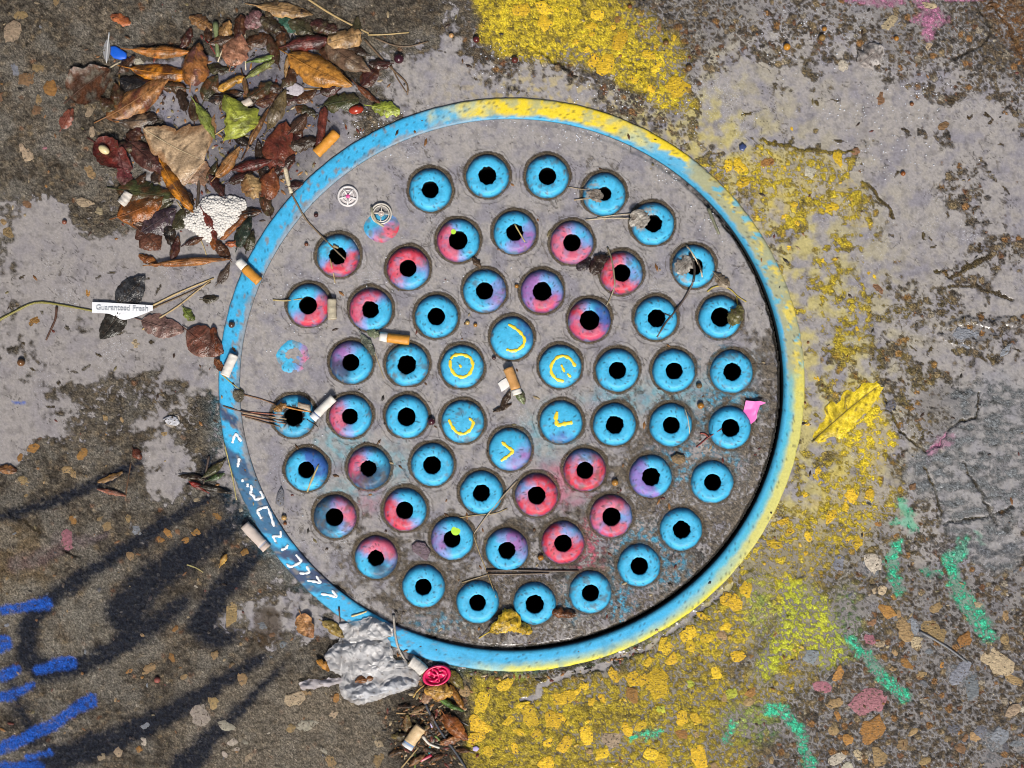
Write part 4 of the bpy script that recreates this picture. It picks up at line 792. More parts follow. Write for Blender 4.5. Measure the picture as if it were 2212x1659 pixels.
def leaf(label, x, y, L, Wd, ang, c1, c2, shape='ovate', roll=.3, up=-1, arch=.05, lift=2., veins=9, ridge=.7, serr=.09, patch=.05, stalk=.18, rib=None, noise=2.5, name='leaf', cat='leaf', group=None, edge=None, curl=0., tilt=0., seed=None):
    seed = int(abs(x * 3 + y * 7)) if seed is None else seed
    if y < 545 and x < 900: L, Wd = L * 1.16, Wd * 1.38
    LEAVES.append((x, y, label))
    nu, nv = 26, 13
    t = np.linspace(0, 1, nu)[:, None]; s = np.linspace(-1, 1, nv)[None, :]
    prof_ = {'ovate': np.sin(np.pi * np.clip(t, 0, 1) ** .75) ** .75, 'lance': np.sin(np.pi * t) ** .9 * (1 - .15 * t), 'obov': np.sin(np.pi * t ** 1.35) ** .8, 'round': np.sqrt(np.clip(1 - (2 * t - 1) ** 2, 0, 1)),
             'strip': np.clip(np.minimum(t * 9, (1 - t) * 9), 0, 1) ** .5, 'fan': np.clip(t * 1.25, 0, 1) ** .8 * np.clip((1 - t) * 6, 0, 1) ** .5, 'torn': np.sin(np.pi * np.clip(t, .03, .97)) ** .5}[shape]
    gl_ = random.Random(seed); curl = curl + gl_.uniform(-.16, .16)
    for _ in range(3):
        tc_, sd_, dp_ = gl_.uniform(.15, .9), gl_.choice([-1, 1]), gl_.uniform(0, .35)
        prof_ = prof_ * (1 - dp_ * np.exp(-((t - tc_) / gl_.uniform(.03, .10)) ** 2) * (np.sign(s) == sd_))
    w = Wd / 2 * prof_ * (1 + serr * ((t * veins * 2) % 1.0 - .5)) + .3
    rag = fbm(t * 90 + 0 * s, s * 30 + 0 * t, 14, seed, 3)
    if shape in ('torn', 'fan'): w = w * (1 + .38 * fbm(t * 90 + 40 * np.sign(s), 0 * t + seed % 97, 16, seed + 1, 3))
    roll = min(1.7, roll * 1.35 + .12); lift = lift + 1.4
    R_ = max(roll, .01)
    Wd = Wd * 1.0
    u = t * L - L / 2 + .045 * L * rag * np.abs(s)
    v = np.sin(s * R_) * w / R_; z = (1 - np.cos(s * R_)) * w / R_ * up
    v = v + curl * L * (t - .5) ** 2
    ph = t * veins - np.abs(s) * 1.1
    tri = np.abs((ph % 1.0) - .5) * 2
    z = z + ridge * (tri - .5) * np.clip(1.2 - np.abs(s), 0, 1) - ridge * .8 * np.exp(-(s / .12) ** 2)
    w = w * (1 + .10 * rag); z = z + arch * L * (1 - (2 * t - 1) ** 2) + noise * 1.35 * fbm(u + x, v + y, 24, seed + 5, 3) + tilt * v
    a = R(ang); wx_ = x + u * math.cos(a) + v * math.sin(a); wy_ = y - u * math.sin(a) + v * math.cos(a)
    z0 = top_z(x, y); hs = [top_z(wx_[i, j], wy_[i, j]) for i in (3, 13, 22) for j in (2, 10)]
    z0 = .5 * z0 + .5 * max(hs); z = z - z.min() * .75 + z0 + lift - 1.0
    c = np.empty(z.shape + (3,)); c[:] = c1; c2 = np.array(c2) * .8
    c = mixc(c, c2, sstep(patch - .2, patch + .25, fbm(u + 2 * x, v + 2 * y, 26, seed + 9, 4)))
    c = mixc(c, np.array(c1) * .35, .75 * sstep(.24, .0, np.minimum(ph % 1.0, 1 - ph % 1.0)) * (np.abs(s) < .95) * min(1, ridge)); c = mixc(c, np.array(c1) * .4, .6 * np.exp(-(s / .10) ** 2))
    c = mixc(c, np.array(c1) * .3, .7 * sstep(.0, .5, fbm(u + 5 * x, v + 3 * y, 30, seed + 17, 4))); c = mixc(c, (.03, .018, .010), .8 * sstep(.38, .52, fbm(u + x, v - y, 9, seed + 13, 3)))
    if edge is not None: c = mixc(c, edge, sstep(.55, .95, np.abs(s) + .25 * rag) )
    th_ = thing(name, label, cat, x, y, z0, group)
    part("blade", np.stack([wx_, wy_, z], -1).reshape(-1, 3), grid_faces(nu, nv)[:, ::-1], None, M_leaf, th_, None, c.reshape(-1, 3))
    j = nv // 2; mid = np.column_stack([wx_[:-2, j], wy_[:-2, j], z[:-2, j] + .55])
    if stalk > 0:
        d = mid[0] - mid[2]; d = d / (np.linalg.norm(d) + 1e-9); st = [mid[0] + d * L * stalk * k_ for k_ in (1, .5)]
        for p_ in st: p_[2] = max(p_[2], top_z(p_[0], p_[1]) + .8)
        mid = np.vstack([st, mid])
    V, q, tr = tube(mid, np.linspace(1.25, .45, len(mid)) * (.7 + .3 * min(1, L / 90)), 5); part("midrib", V, q, tr, M_twig, th_, None, None, rib if rib is not None else tuple(np.array(c1) * .75))
    return th_

# ------------------------------------------------------------------ stones set in the paving
def stone_mesh(k):
    g = random.Random(500 + k); n = 11 + k % 2
    el = g.uniform(.55, .95); ang_ = sorted((i + g.uniform(-.38, .38)) / n * 6.2832 for i in range(n)); rad = [1 + g.uniform(-.32, .20) for _ in range(n)]
    V = []
    for lvl, (f, z) in enumerate([(1.03, -1.2), (1.0, .35), (.74, .85)]):
        for i in range(n):
            V.append((f * rad[i] * math.cos(ang_[i]) + (g.uniform(-.06, .06) if lvl == 2 else 0), f * rad[i] * el * math.sin(ang_[i]), z + (g.uniform(-.35, .25) if lvl else 0)))
    V.append((g.uniform(-.25, .25), g.uniform(-.2, .2), 1.0 + g.uniform(-.25, .15)))
    q = [(l * n + i, l * n + (i + 1) % n, (l + 1) * n + (i + 1) % n, (l + 1) * n + i) for l in range(2) for i in range(n)]
    t = [(2 * n + i, 2 * n + (i + 1) % n, 3 * n) for i in range(n)]
    return np.array(V), np.array(q), np.array(t)
STONE_V = [stone_mesh(k) for k in range(12)]
STONE_M = [make_mesh("stone", v * U, q, t, M_stone, smooth=(k % 3 != 0)) for k, (v, q, t) in enumerate(STONE_V)]
TAN = (.32, .215, .10); CREAM = (.40, .31, .20); ORN = (.34, .17, .045); YEL = (.68, .44, .025); GREY = (.20, .215, .24); PINKS = (.38, .16, .19); BRN = (.20, .11, .055); DRK = (.05, .05, .05); LIME = (.45, .48, .05); SLATE = (.11, .11, .125); PALE = (.42, .37, .30)
def OFF(col, row, lst): return [(col * 553 + a[0] / 4, row * 414.75 + a[1] / 4, a[2] / 4 * .5) + tuple(a[3:]) for a in lst]
SROWS = []
SROWS += OFF(3, 3, [(915,130,60,CREAM),(990,120,100,CREAM),(1020,300,180,ORN),(1450,270,110,TAN),(1810,245,80,CREAM),(2050,350,100,TAN),(1180,465,190,TAN),(1440,475,210,TAN),(1700,550,130,ORN),(2040,545,120,TAN),(1960,725,270,CREAM),(1200,760,110,ORN),(880,555,110,PINKS),(970,590,90,CREAM),(1325,850,90,TAN),(2130,900,140,TAN),(605,845,130,ORN),(840,1090,320,PINKS),(575,1095,120,TAN),(600,1210,80,ORN),(890,1330,250,ORN),(690,1405,120,ORN),(560,1335,90,TAN),(1245,1350,90,TAN),(1165,1450,110,TAN),(780,1545,110,CREAM),(960,1560,200,TAN),(600,1570,170,PALE),(690,1640,110,PALE),(2100,1170,150,CREAM),(1660,835,190,GREY),(1760,960,200,GREY),(1990,1390,190,GREY),(1390,650,80,GREY),(1260,440,130,GREY),(555,880,100,DRK),(380,690,150,GREY),(1290,570,130,CREAM),(1080,800,60,TAN),(1500,765,50,ORN),(1780,1390,100,TAN),(1340,920,80,SLATE),(1095,660,60,TAN),(1130,330,60,TAN),(2190,1150,60,PALE),(1660,1480,110,BRN),(1700,1400,60,BRN),(2160,1440,110,GREY),(1840,1340,120,GREY),(1600,1310,120,SLATE),(2050,1480,90,SLATE),(1350,1600,90,TAN),(900,400,90,BRN),(450,950,160,PINKS),(30,1590,60,TAN),(1030,610,30,CREAM)])
SROWS += OFF(2, 3, [(2020,110,130,YEL),(1930,240,190,YEL),(1850,190,120,YEL),(1655,350,100,YEL),(1330,600,170,YEL),(1530,500,190,YEL),(1540,590,140,YEL),(1690,535,120,YEL),(1380,720,130,YEL),(1060,880,180,YEL),(1250,920,230,YEL),(430,1050,190,YEL),(620,950,100,YEL),(690,1085,90,YEL),(150,1200,190,YEL),(90,1110,110,YEL),(350,1230,170,YEL),(215,1360,110,YEL),(310,1440,100,YEL),(640,1370,170,YEL),(860,1415,190,CREAM),(990,1310,150,YEL),(1110,1290,100,YEL),(450,1460,160,YEL),(780,1530,130,YEL),(670,1510,70,TAN),(1470,1230,150,YEL),(1600,1230,120,YEL),(1540,930,80,LIME),(1200,1530,170,YEL),(1290,1600,150,YEL),(1620,1570,200,YEL),(1810,510,110,TAN),(1960,690,150,YEL),(880,860,120,YEL),(1180,735,90,YEL),(1890,1015,120,LIME),(300,1620,180,YEL),(25,1490,80,YEL),(50,1340,110,YEL),(1460,1360,110,ORN),(1760,840,120,YEL),(1040,1030,140,ORN),(560,1000,70,YEL),(2060,1010,110,ORN),(2060,1080,110,TAN),(1840,1050,80,TAN),(440,1230,60,YEL),(480,1270,40,YEL),(660,1250,40,YEL),(780,1060,70,YEL),(1840,440,100,YEL),(1280,1150,90,LIME),(1590,1370,60,TAN),(1750,1640,90,TAN)])
SROWS += OFF(1, 3, [(1950,1100,190,YEL),(1930,1290,210,YEL),(2165,930,150,YEL),(1900,1390,130,YEL),(2180,1250,110,YEL),(2010,1510,110,YEL),(1800,1000,120,TAN),(330,1060,150,CREAM),(450,1280,150,PALE),(680,1190,80,CREAM),(310,1310,90,TAN),(1060,1440,90,CREAM),(590,1500,70,PALE),(1060,1580,130,TAN),(700,1040,90,ORN),(650,1600,110,TAN),(430,1010,90,TAN),(50,430,90,GREY),(230,590,70,GREY),(140,510,60,BRN)])
SROWS += OFF(3, 2, [(540,1150,140,YEL),(720,980,150,YEL),(870,955,100,YEL),(430,755,80,YEL),(410,800,70,YEL),(190,1270,90,YEL),(350,1330,100,YEL),(60,1385,120,YEL),(130,1190,90,YEL),(770,1370,110,YEL),(910,1540,220,PALE),(610,1540,120,GREY),(340,350,50,YEL),(320,960,50,YEL),(330,1470,70,YEL),(670,1060,90,YEL),(870,1030,50,DRK),(690,1340,60,YEL),(820,1305,50,YEL),(950,1210,60,ORN),(1100,1310,50,ORN),(1250,890,70,BRN),(1070,190,110,SLATE)])
SROWS += OFF(2, 0, [(70,90,130,YEL),(290,80,170,YEL),(280,190,150,YEL),(740,140,130,YEL),(680,230,110,YEL),(930,350,170,YEL),(650,430,70,YEL),(820,540,210,YEL),(1180,480,110,YEL),(1240,590,110,YEL),(1430,760,200,YEL),(875,240,60,YEL),(690,300,50,YEL),(540,370,70,YEL),(1200,760,90,YEL),(1400,330,60,YEL),(1240,410,50,YEL),(1270,245,70,BRN),(1960,1440,150,YEL),(1985,1580,130,YEL),(1870,1430,100,YEL),(1050,690,90,YEL),(470,85,50,YEL),(910,170,70,ORN),(700,530,110,YEL)])
SROWS += OFF(3, 0, [(610,1370,150,YEL),(360,1480,110,PALE),(760,1310,80,BRN),(780,1400,80,PALE),(1050,195,160,CREAM),(1390,400,80,CREAM),(1530,1080,120,BRN),(985,840,120,BRN),(1390,50,100,CREAM),(790,1480,50,BRN),(650,570,120,PALE),(0,1400,110,ORN),(200,1100,80,YEL)])
SROWS += OFF(3, 1, [(110,1580,0,YEL),(420,1620,70,YEL),(180,490,70,YEL),(140,210,50,YEL),(250,270,50,YEL),(870,700,50,YEL),(920,730,60,YEL),(770,1180,40,YEL),(790,1270,40,YEL),(790,1045,40,YEL),(985,240,40,BRN),(1700,1260,230,GREY),(2060,1360,120,GREY),(230,110,60,YEL),(470,590,40,YEL),(580,580,50,YEL),(950,830,110,BRN),(550,130,120,YEL)])
SROWS += OFF(0, 0, [(105,300,190,CREAM),(185,140,100,TAN),(330,590,110,TAN),(240,690,150,BRN),(440,770,160,ORN),(140,610,90,GREY),(340,860,80,TAN),(320,960,90,BRN),(240,1350,120,CREAM),(200,1280,90,CREAM),(800,1140,90,CREAM),(780,970,90,CREAM),(390,1285,40,PINKS),(780,1480,110,TAN),(10,840,80,BRN),(1190,530,100,PALE),(490,20,80,TAN)])
SROWS += OFF(0, 1, [(1165,1310,110,CREAM),(740,90,130,CREAM),(860,170,80,CREAM),(30,260,70,TAN),(70,350,110,TAN),(290,1120,120,ORN),(390,260,40,TAN),(240,110,90,BRN),(760,870,70,ORN)])
SROWS += OFF(0, 2, [(590,740,110,TAN),(640,780,70,TAN),(210,830,110,TAN),(710,610,110,ORN),(300,545,120,ORN),(930,1225,90,TAN),(640,1170,90,ORN),(1110,1160,80,TAN),(1455,1285,90,ORN),(1390,1345,70,ORN),(1545,1280,60,BRN),(1880,1150,80,ORN),(1705,1000,50,CREAM),(1180,1265,90,GREY),(1130,1480,80,TAN),(585,1335,150,PINKS),(870,1160,50,TAN),(1690,1285,80,ORN),(2120,1455,80,ORN),(910,290,60,TAN),(1055,310,40,TAN),(1420,430,60,TAN),(170,640,70,ORN),(1500,320,120,PALE),(230,965,40,TAN),(2080,1090,40,PALE),(1610,1350,70,ORN)])
SROWS += OFF(0, 3, [(1730,1190,180,PALE),(1970,1290,140,PALE),(2010,1430,90,PALE),(1250,1420,80,PALE),(1490,700,80,ORN),(1600,865,70,TAN),(1850,1090,120,TAN),(1950,1540,60,PALE),(2150,1560,80,CREAM),(2000,320,190,TAN),(1860,680,90,TAN),(2100,880,130,TAN),(1300,790,110,TAN),(1120,820,60,ORN),(1030,1520,80,CREAM),(890,1560,80,CREAM),(2050,1490,60,PALE),(2120,1430,50,PALE),(70,420,50,GREY),(1240,510,40,TAN),(1520,450,50,ORN),(1260,1290,70,GREY),(1210,1490,60,ORN)])
def put_stone(k, x, y, rad, colour):
    m = STONE_M[k % 12]; o = bpy.data.objects.new("stone", m); COL.objects.link(o); o.parent = ground_o
    hz = height(x, y, False); flat_ = min(2.2, .9 + .06 * rad)
    zt = np.mean([height(x + dx, y + dy, False) for dx, dy in ((0, 0), (.6 * rad, 0), (-.6 * rad, 0), (0, .6 * rad), (0, -.6 * rad))])
    o.location = wpt(x, y, max(zt + .2, height(x, y) - 1.4)); o.rotation_euler = (rnd.uniform(-.05, .05), rnd.uniform(-.05, .05), rnd.uniform(0, 6.28))
    o.scale = (rad * rnd.uniform(.95, 1.2), rad * rnd.uniform(.8, 1.1), flat_)
    v = rnd.uniform(.7, 1.1) * (.8 if x < 1000 else 1); o.color = (min(1, colour[0] * v), min(1, colour[1] * v * rnd.uniform(.95, 1.05)), colour[2] * v, 1)
k = 0
for x, y, rad, colour in SROWS:
    if rad < 3 or math.hypot(x - MX, (y - MY) / ASP) < RO + rad * .5: continue
    put_stone(k, x, y, rad * 1.05, colour); k += 1
# the small stones between them, too many to pick apart
gp = []
def at_field(f, x, y):
    j = min(max(int((x - GX0) / STEP), 0), NX - 1); i = min(max(int((y - GY0) / STEP), 0), NY - 1); return f[i, j]
for _ in range(2600):
    x = rnd.uniform(-60, 2270); y = rnd.uniform(-60, 1720)
    if math.hypot(x - MX, (y - MY) / ASP) < RO + 8: continue
    e = at_field(E, x, y); p_ = (.55 if (x > 1000 and y > 1000) else .30 if y > 900 else .22) * (1 if e > .3 else .08)
    if rnd.random() > p_: continue
    rad = rnd.uniform(2.2, 5.0) * (1.35 if rnd.random() < .15 else 1)
    v, q, t = STONE_V[rnd.randrange(12)]; a = rnd.uniform(0, 6.28); s_ = v * [rad, rad * rnd.uniform(.6, 1), 1.1]
    rv = np.column_stack([s_[:, 0] * math.cos(a) - s_[:, 1] * math.sin(a) + x, s_[:, 0] * math.sin(a) + s_[:, 1] * math.cos(a) + y, s_[:, 2] + height(x, y, False) + .3])
    cc_ = rnd.choice([TAN, TAN, CREAM, BRN, ORN, SLATE, PALE, BRN, GREY]) if e > -1 else rnd.choice([BRN, SLATE])
    cc_ = np.array(cc_) * rnd.uniform(.35, .8)
    yv = at_field(yel, x, y); cc_ = cc_ * (1 - min(1, yv * 1.1)) + np.array(YEL) * rnd.uniform(.6, 1) * min(1, yv * 1.1)
    gv = at_field(grn, x, y); cc_ = cc_ * (1 - gv) + PG * gv; nv_ = at_field(nav, x, y); cc_ = cc_ * (1 - .85 * nv_) + PN * .85 * nv_
    bv_ = at_field(blu, x, y); cc_ = cc_ * (1 - .9 * bv_) + PB * .9 * bv_
    gp.append((rv, q[:, ::-1], t[:, ::-1], cc_))
M_gravel = material("gravel_stone", 'attr', .40, .15, .3, 500., .7, 900., .0008, .4)
V, q, t, c = merge(gp)
tag(part("gravel", V, q, t, M_gravel, ground_o, None, c, smooth=False), kind="stuff")

# ------------------------------------------------------------------ leaves
LF = leaf
TANL = (.36, .19, .075); ORL = (.44, .16, .03); AMB = (.48, .18, .015); RED = (.11, .022, .016); DKR = (.055, .018, .014); DKB = (.035, .020, .012); BLK = (.018, .014, .012); BEI = (.47, .33, .20); GRN = (.26, .30, .06); YG = (.33, .36, .05); OLV = (.10, .085, .035); PUR = (.075, .040, .040); PNK = (.30, .16, .11)
LF("curled orange leaf lying rolled at the top edge of the leaf pile", 352, 114, 112, 38, -2, ORL, TANL, 'lance', 1.5, -1, .04, 2, 8, .6)
LF("amber leaf with a dark upper half half sunk below the curled orange leaf", 352, 160, 122, 40, -6, AMB, (.10,.035,.012), 'lance', .7, -1, .03, 1, 8, .3, patch=-.02)
LF("upright brown leaf with an orange half standing between amber leaf and green stem", 425, 142, 80, 62, 78, (.30,.12,.035), (.15,.06,.05), 'ovate', .9, -1, .08, 3, 9, .7)
LF("mottled red and green leaf spread flat at the west end of the pile", 196, 180, 92, 66, 35, (.09,.035,.015), (.14,.12,.09), 'ovate', .2, 1, .02, 1.5, 9, .8, patch=.15)
LF("black sodden leaf floating left of the long diagonal leaf", 296, 186, 66, 36, -20, BLK, (.03,.028,.032), 'ovate', .5, -1, .04, 1, 6, .4)
LF("long two-tone leaf, tan above and wine red below, lying on the diagonal", 303, 216, 140, 50, 33, (.33,.15,.05), (.13,.035,.022), 'ovate', .6, -1, .06, 2.5, 12, 1.3, patch=.12)
LF("second leaf scrap dark and leathery under the diagonal leaf", 300, 262, 70, 30, 5, DKB, (.20,.13,.08), 'torn', .4, -1, .03, 1, 7, .5)
LF("large beige maple leaf lying flat in the puddle", 376, 318, 128, 118, -28, BEI, (.36,.25,.15), 'fan', .12, -1, .03, 2.2, 6, .5, serr=.1, patch=.2, stalk=.0, rib=(.5,.4,.25), noise=2, edge=(.24,.13,.06))
LF("lower lobe of a beige maple leaf, torn, sinking beside the dark stick", 418, 356, 86, 52, -48, (.36,.24,.16), (.22,.12,.07), 'torn', .15, -1, .02, 1.2, 6, .5, stalk=0, edge=(.18,.09,.05))
LF("dark red leaf with a pale seed resting on it", 245, 335, 84, 48, -34, RED, (.20,.03,.02), 'ovate', .4, 1, .04, 2, 9, .9)
LF("wine red leaf with raised side veins beside the seed leaf", 325, 345, 96, 40, -38, DKR, (.16,.07,.05), 'ovate', .5, -1, .05, 1.6, 10, 1.1)
LF("wet maroon leaf folded under the red seed leaf", 268, 372, 52, 30, -80, (.12,.03,.03), (.22,.10,.09), 'torn', .4, -1, .03, 1, 7, .8)
LF("amber leaf blotched black, pointing steeply down to the foam", 380, 402, 124, 38, -58, AMB, (.07,.028,.012), 'lance', .9, -1, .05, 4, 9, .5, patch=.12)
LF("dark green leaf lying under the blotched amber leaf", 318, 420, 112, 44, -8, (.055,.060,.02), (.09,.04,.015), 'ovate', .4, -1, .04, 2, 8, .6)
LF("bright green leaf piece standing at the middle of the pile", 512, 250, 84, 74, -60, YG, (.20,.22,.05), 'fan', .5, -1, .08, 4, 7, 1.2, serr=.03, patch=.2, stalk=0)
LF("narrow green leaf with its tip down beside the green leaf piece", 446, 262, 78, 26, -62, GRN, (.17,.20,.05), 'lance', .8, -1, .03, 3, 6, .5)
LF("ribbed tan leaf curled like a shell below the green leaf", 496, 352, 72, 34, 52, TANL, (.33,.13,.03), 'ovate', 1.3, -1, .06, 4, 11, 1.6)
LF("glossy maroon leaf lying right of the ribbed tan leaf", 548, 356, 84, 30, 14, RED, DKR, 'lance', .9, -1, .05, 3, 8, .8)
LF("crinkled cream leaf scrap below the maroon leaf", 545, 404, 48, 40, -70, (.45,.29,.13), (.26,.13,.05), 'torn', .7, -1, .06, 4, 7, 1.2, stalk=0)
LF("pinkish leaf with dark vein marks near the green stem", 512, 110, 62, 48, 72, (.36,.17,.10), (.26,.11,.07), 'ovate', .4, -1, .06, 4, 7, .8)
LF("small yellow leaf curled into a tube above the clear pool", 500, 180, 52, 22, 28, (.50,.26,.04), (.42,.22,.06), 'strip', 1.6, -1, .04, 4, 5, .4, stalk=0)
LF("tan willow-like leaf with a dark centre at the top of the picture", 615, 24, 108, 30, -9, (.40,.24,.10), (.16,.09,.04), 'lance', .5, -1, .04, 2, 8, .4, patch=.25)
LF("big orange leaf with clear ribs and a curled tip", 690, 158, 132, 58, -26, (.45,.20,.035), (.38,.16,.03), 'ovate', .7, -1, .08, 4, 11, 1.0, patch=.3)
LF("brown streaked leaf lying above the ribbed orange leaf", 750, 128, 98, 42, -32, (.13,.075,.045), (.22,.15,.09), 'ovate', .5, -1, .04, 3, 8, .7)
LF("folded beige leaf strip catching light at the top of the pile", 745, 88, 64, 36, 16, (.44,.27,.12), (.36,.20,.08), 'strip', .6, -1, .05, 5, 4, .6, stalk=0)
LF("crumpled oxblood leaf left of the folded beige strip", 668, 94, 84, 36, 8, (.13,.025,.018), (.05,.02,.02), 'torn', .9, -1, .05, 3, 9, 1.2)
LF("olive brown leaf with a silver sheen standing above the red leaf", 600, 238, 84, 34, 66, (.14,.10,.045), (.24,.19,.14), 'lance', .8, -1, .05, 4, 11, 1.0)
LF("narrow brown leaf leaning to the right of the green leaf piece", 556, 280, 96, 18, 62, (.10,.045,.02), (.30,.15,.06), 'lance', 1.1, -1, .04, 3, 8, .5)
LF("serrated red leaf flat on the water near the ring", 606, 318, 98, 56, 78, (.13,.030,.018), (.20,.055,.025), 'ovate', .3, -1, .04, 2.5, 12, .6, serr=.14)
LF("brown leaf fold peeking out right of the serrated red leaf", 648, 268, 46, 28, 50, (.06,.03,.018), (.10,.05,.03), 'ovate', .8, -1, .05, 2, 6, .4)
LF("long red-brown leaf rolled up beside the ochre butt", 694, 284, 92, 24, 84, (.15,.035,.022), (.09,.025,.02), 'strip', 1.2, -1, .03, 3, 7, .5, stalk=0)
LF("dark rotting leaf in the corner between the rolled leaf and the ring", 652, 312, 60, 26, 12, DKB, (.055,.035,.02), 'torn', .5, -1, .03, 1, 6, .4)
LF("rust red ribbed leaf just above the pale twig stub", 582, 398, 62, 40, 74, (.22,.07,.025), (.14,.04,.02), 'ovate', .6, -1, .06, 3, 11, 1.1)
LF("small lime green leaf scrap beside the red berry", 835, 236, 52, 26, -12, (.36,.42,.05), (.28,.33,.05), 'torn', .5, -1, .06, 3, 6, .7, stalk=.3)
LF("olive black leaf mush above the rolled red leaf", 738, 222, 66, 34, 10, (.05,.055,.02), (.09,.07,.03), 'torn', .4, -1, .03, 1.4, 7, .6)
LF("brown blade-like leaf leaning on the lime leaf", 795, 206, 62, 12, -38, (.12,.04,.015), (.09,.03,.015), 'lance', .6, -1, .03, 3, 5, .3)
LF("long orange chestnut leaf rolled into a tube below the foam", 412, 566, 176, 34, 4, (.36,.15,.045), (.26,.09,.025), 'lance', 1.35, -1, .02, 4, 14, .9, stalk=.08)
LF("torn orange tail of leaf at the end of the rolled chestnut leaf", 322, 562, 48, 22, -28, (.30,.11,.025), (.18,.06,.02), 'torn', .6, -1, .03, 2, 5, .4, stalk=0)
LF("amber and brown leaf left of the foam lump", 308, 452, 92, 54, 24, (.27,.085,.015), (.10,.045,.015), 'ovate', .4, -1, .05, 3, 9, .8)
LF("violet black leaf with sharp side veins below the amber brown leaf", 345, 478, 76, 46, 32, (.055,.035,.045), (.10,.06,.06), 'ovate', .4, -1, .04, 2, 10, 1.4)
LF("brown red leaf fragment lowest in the pile by the puddle edge", 325, 516, 58, 46, -42, (.10,.04,.025), (.16,.06,.03), 'ovate', .4, -1, .03, 1.4, 9, 1.1)
LF("small wine red leaf lying on the white foam", 457, 489, 62, 22, -66, (.14,.030,.020), (.08,.02,.016), 'lance', .7, -1, .03, 7, 6, .4)
LF("copper leaf tip below the small red leaf on the foam", 462, 527, 24, 14, -85, (.30,.10,.025), (.22,.07,.02), 'ovate', .6, -1, .03, 2, 4, .3)
LF("greenish black leaf beside the ring right of the foam", 527, 500, 62, 28, 66, (.022,.032,.022), (.04,.05,.03), 'ovate', .6, -1, .04, 2, 6, .5)
LF("thin orange leaf strip between foam and ring", 505, 492, 66, 12, 44, (.28,.10,.025), (.16,.05,.02), 'strip', .8, -1, .03, 2, 5, .3, stalk=0)
LF("copper chips of leaf under the greenish black leaf", 506, 527, 32, 12, 6, (.30,.08,.025), (.20,.05,.02), 'torn', .5, -1, .03, 1, 4, .3, stalk=0)
LF("black leaf skeleton spread under the white paper strip, upper part", 286, 628, 84, 60, 48, (.028,.028,.030), (.07,.07,.075), 'ovate', .15, -1, .01, 1.4, 9, 1.2, stalk=.1, rib=(.03,.025,.02))
LF("black leaf half under the white paper strip, lower part with thick stalk", 242, 702, 78, 52, -128, (.03,.026,.02), (.06,.055,.045), 'ovate', .15, -1, .01, 1.2, 8, 1.0, stalk=.35, rib=(.045,.03,.02))
LF("pinkish brown leaf lying sunk in the puddle below the straws", 352, 706, 96, 52, -14, (.20,.115,.095), (.15,.085,.075), 'ovate', .1, -1, .01, .8, 8, .6)
LF("reddish brown leaf drifted against the ring beside the white butt", 444, 742, 92, 68, -32, (.15,.055,.035), (.23,.12,.09), 'ovate', .2, -1, .02, 1.2, 12, 1.0)
LF("rust coloured leaf edge standing up along the ring", 466, 738, 62, 18, -78, (.17,.05,.02), (.10,.03,.015), 'strip', .7, -1, .04, 3, 6, .4, stalk=0)
LF("small rust leaf scrap under the white butt", 474, 788, 30, 18, -60, (.24,.10,.04), (.15,.05,.02), 'torn', .5, -1, .04, 2, 4, .3, stalk=0)
LF("grey brown leaf with a pale rim below the rolled chestnut leaf", 486, 592, 50, 22, 60, (.14,.10,.08), (.09,.06,.04), 'ovate', .5, -1, .04, 2, 6, .5)
LF("dark oval leaf floating alone between straw and ring", 456, 646, 36, 20, 6, (.07,.055,.025), (.045,.035,.02), 'ovate', .3, -1, .02, 1, 5, .4)
LF("green and cream leaf tuft by the pinkish sunk leaf", 408, 680, 36, 22, -50, (.16,.20,.04), (.28,.25,.14), 'torn', .6, -1, .05, 2, 5, .6)
LF("dark leaf of the black rosette, pointing west", 415, 1030, 60, 18, 172, DKB, (.05,.04,.02), 'lance', .5, -1, .04, 2, 5, .5)
LF("olive leaf of the black rosette, pointing to the ring", 465, 1012, 64, 22, 38, (.06,.06,.025), (.10,.075,.03), 'lance', .6, -1, .05, 3, 6, .6)
LF("rosette leaf with a green patch", 468, 1030, 40, 16, 22, (.05,.09,.025), (.04,.035,.02), 'lance', .5, -1, .04, 3, 5, .5)
LF("rosette leaf with a scarlet fleck", 428, 1050, 44, 16, 150, (.30,.03,.02), (.07,.03,.02), 'lance', .5, -1, .04, 2, 5, .4, patch=-.1)
LF("black wavy rosette leaf, lowest", 462, 1056, 86, 16, -12, (.028,.022,.016), (.05,.035,.02), 'lance', .5, -1, .03, 1.4, 6, .6)
LF("small chestnut-brown leaf scrap at the edge of the small puddle", 297, 982, 28, 22, -50, (.14,.04,.02), (.10,.03,.02), 'ovate', .5, -1, .05, 2, 7, .8)
LF("brown orange leaf scrap at the far west edge", 20, 1014, 40, 24, -12, (.20,.09,.03), (.10,.04,.02), 'ovate', .5, -1, .05, 2, 8, .9)
LF("reddish twisted leaf scrap on the black spray", 243, 1063, 62, 16, -14, (.24,.09,.055), (.30,.16,.11), 'torn', .9, -1, .04, 2, 5, .5, stalk=0)
LF("ochre leaf scrap half buried above the reddish twisted scrap", 240, 1032, 58, 14, 22, (.22,.12,.04), (.15,.08,.03), 'torn', .3, -1, .02, 1, 6, .4, stalk=0)
LF("reddish oval leaflet lying alone on the western paving", 148, 257, 42, 22, 62, (.24,.075,.045), (.19,.06,.04), 'ovate', .25, -1, .03, 2, 4, .2)
LF("small orange leaf chip at the top left", 264, 44, 40, 18, -22, (.36,.11,.035), (.24,.07,.03), 'torn', .4, -1, .04, 2, 4, .4, stalk=0)
LF("mottled orange leaf scrap at the upper edge of the pile", 437, 50, 48, 24, -28, (.34,.17,.06), (.12,.06,.03), 'torn', .4, -1, .03, 2, 5, .5, stalk=0)
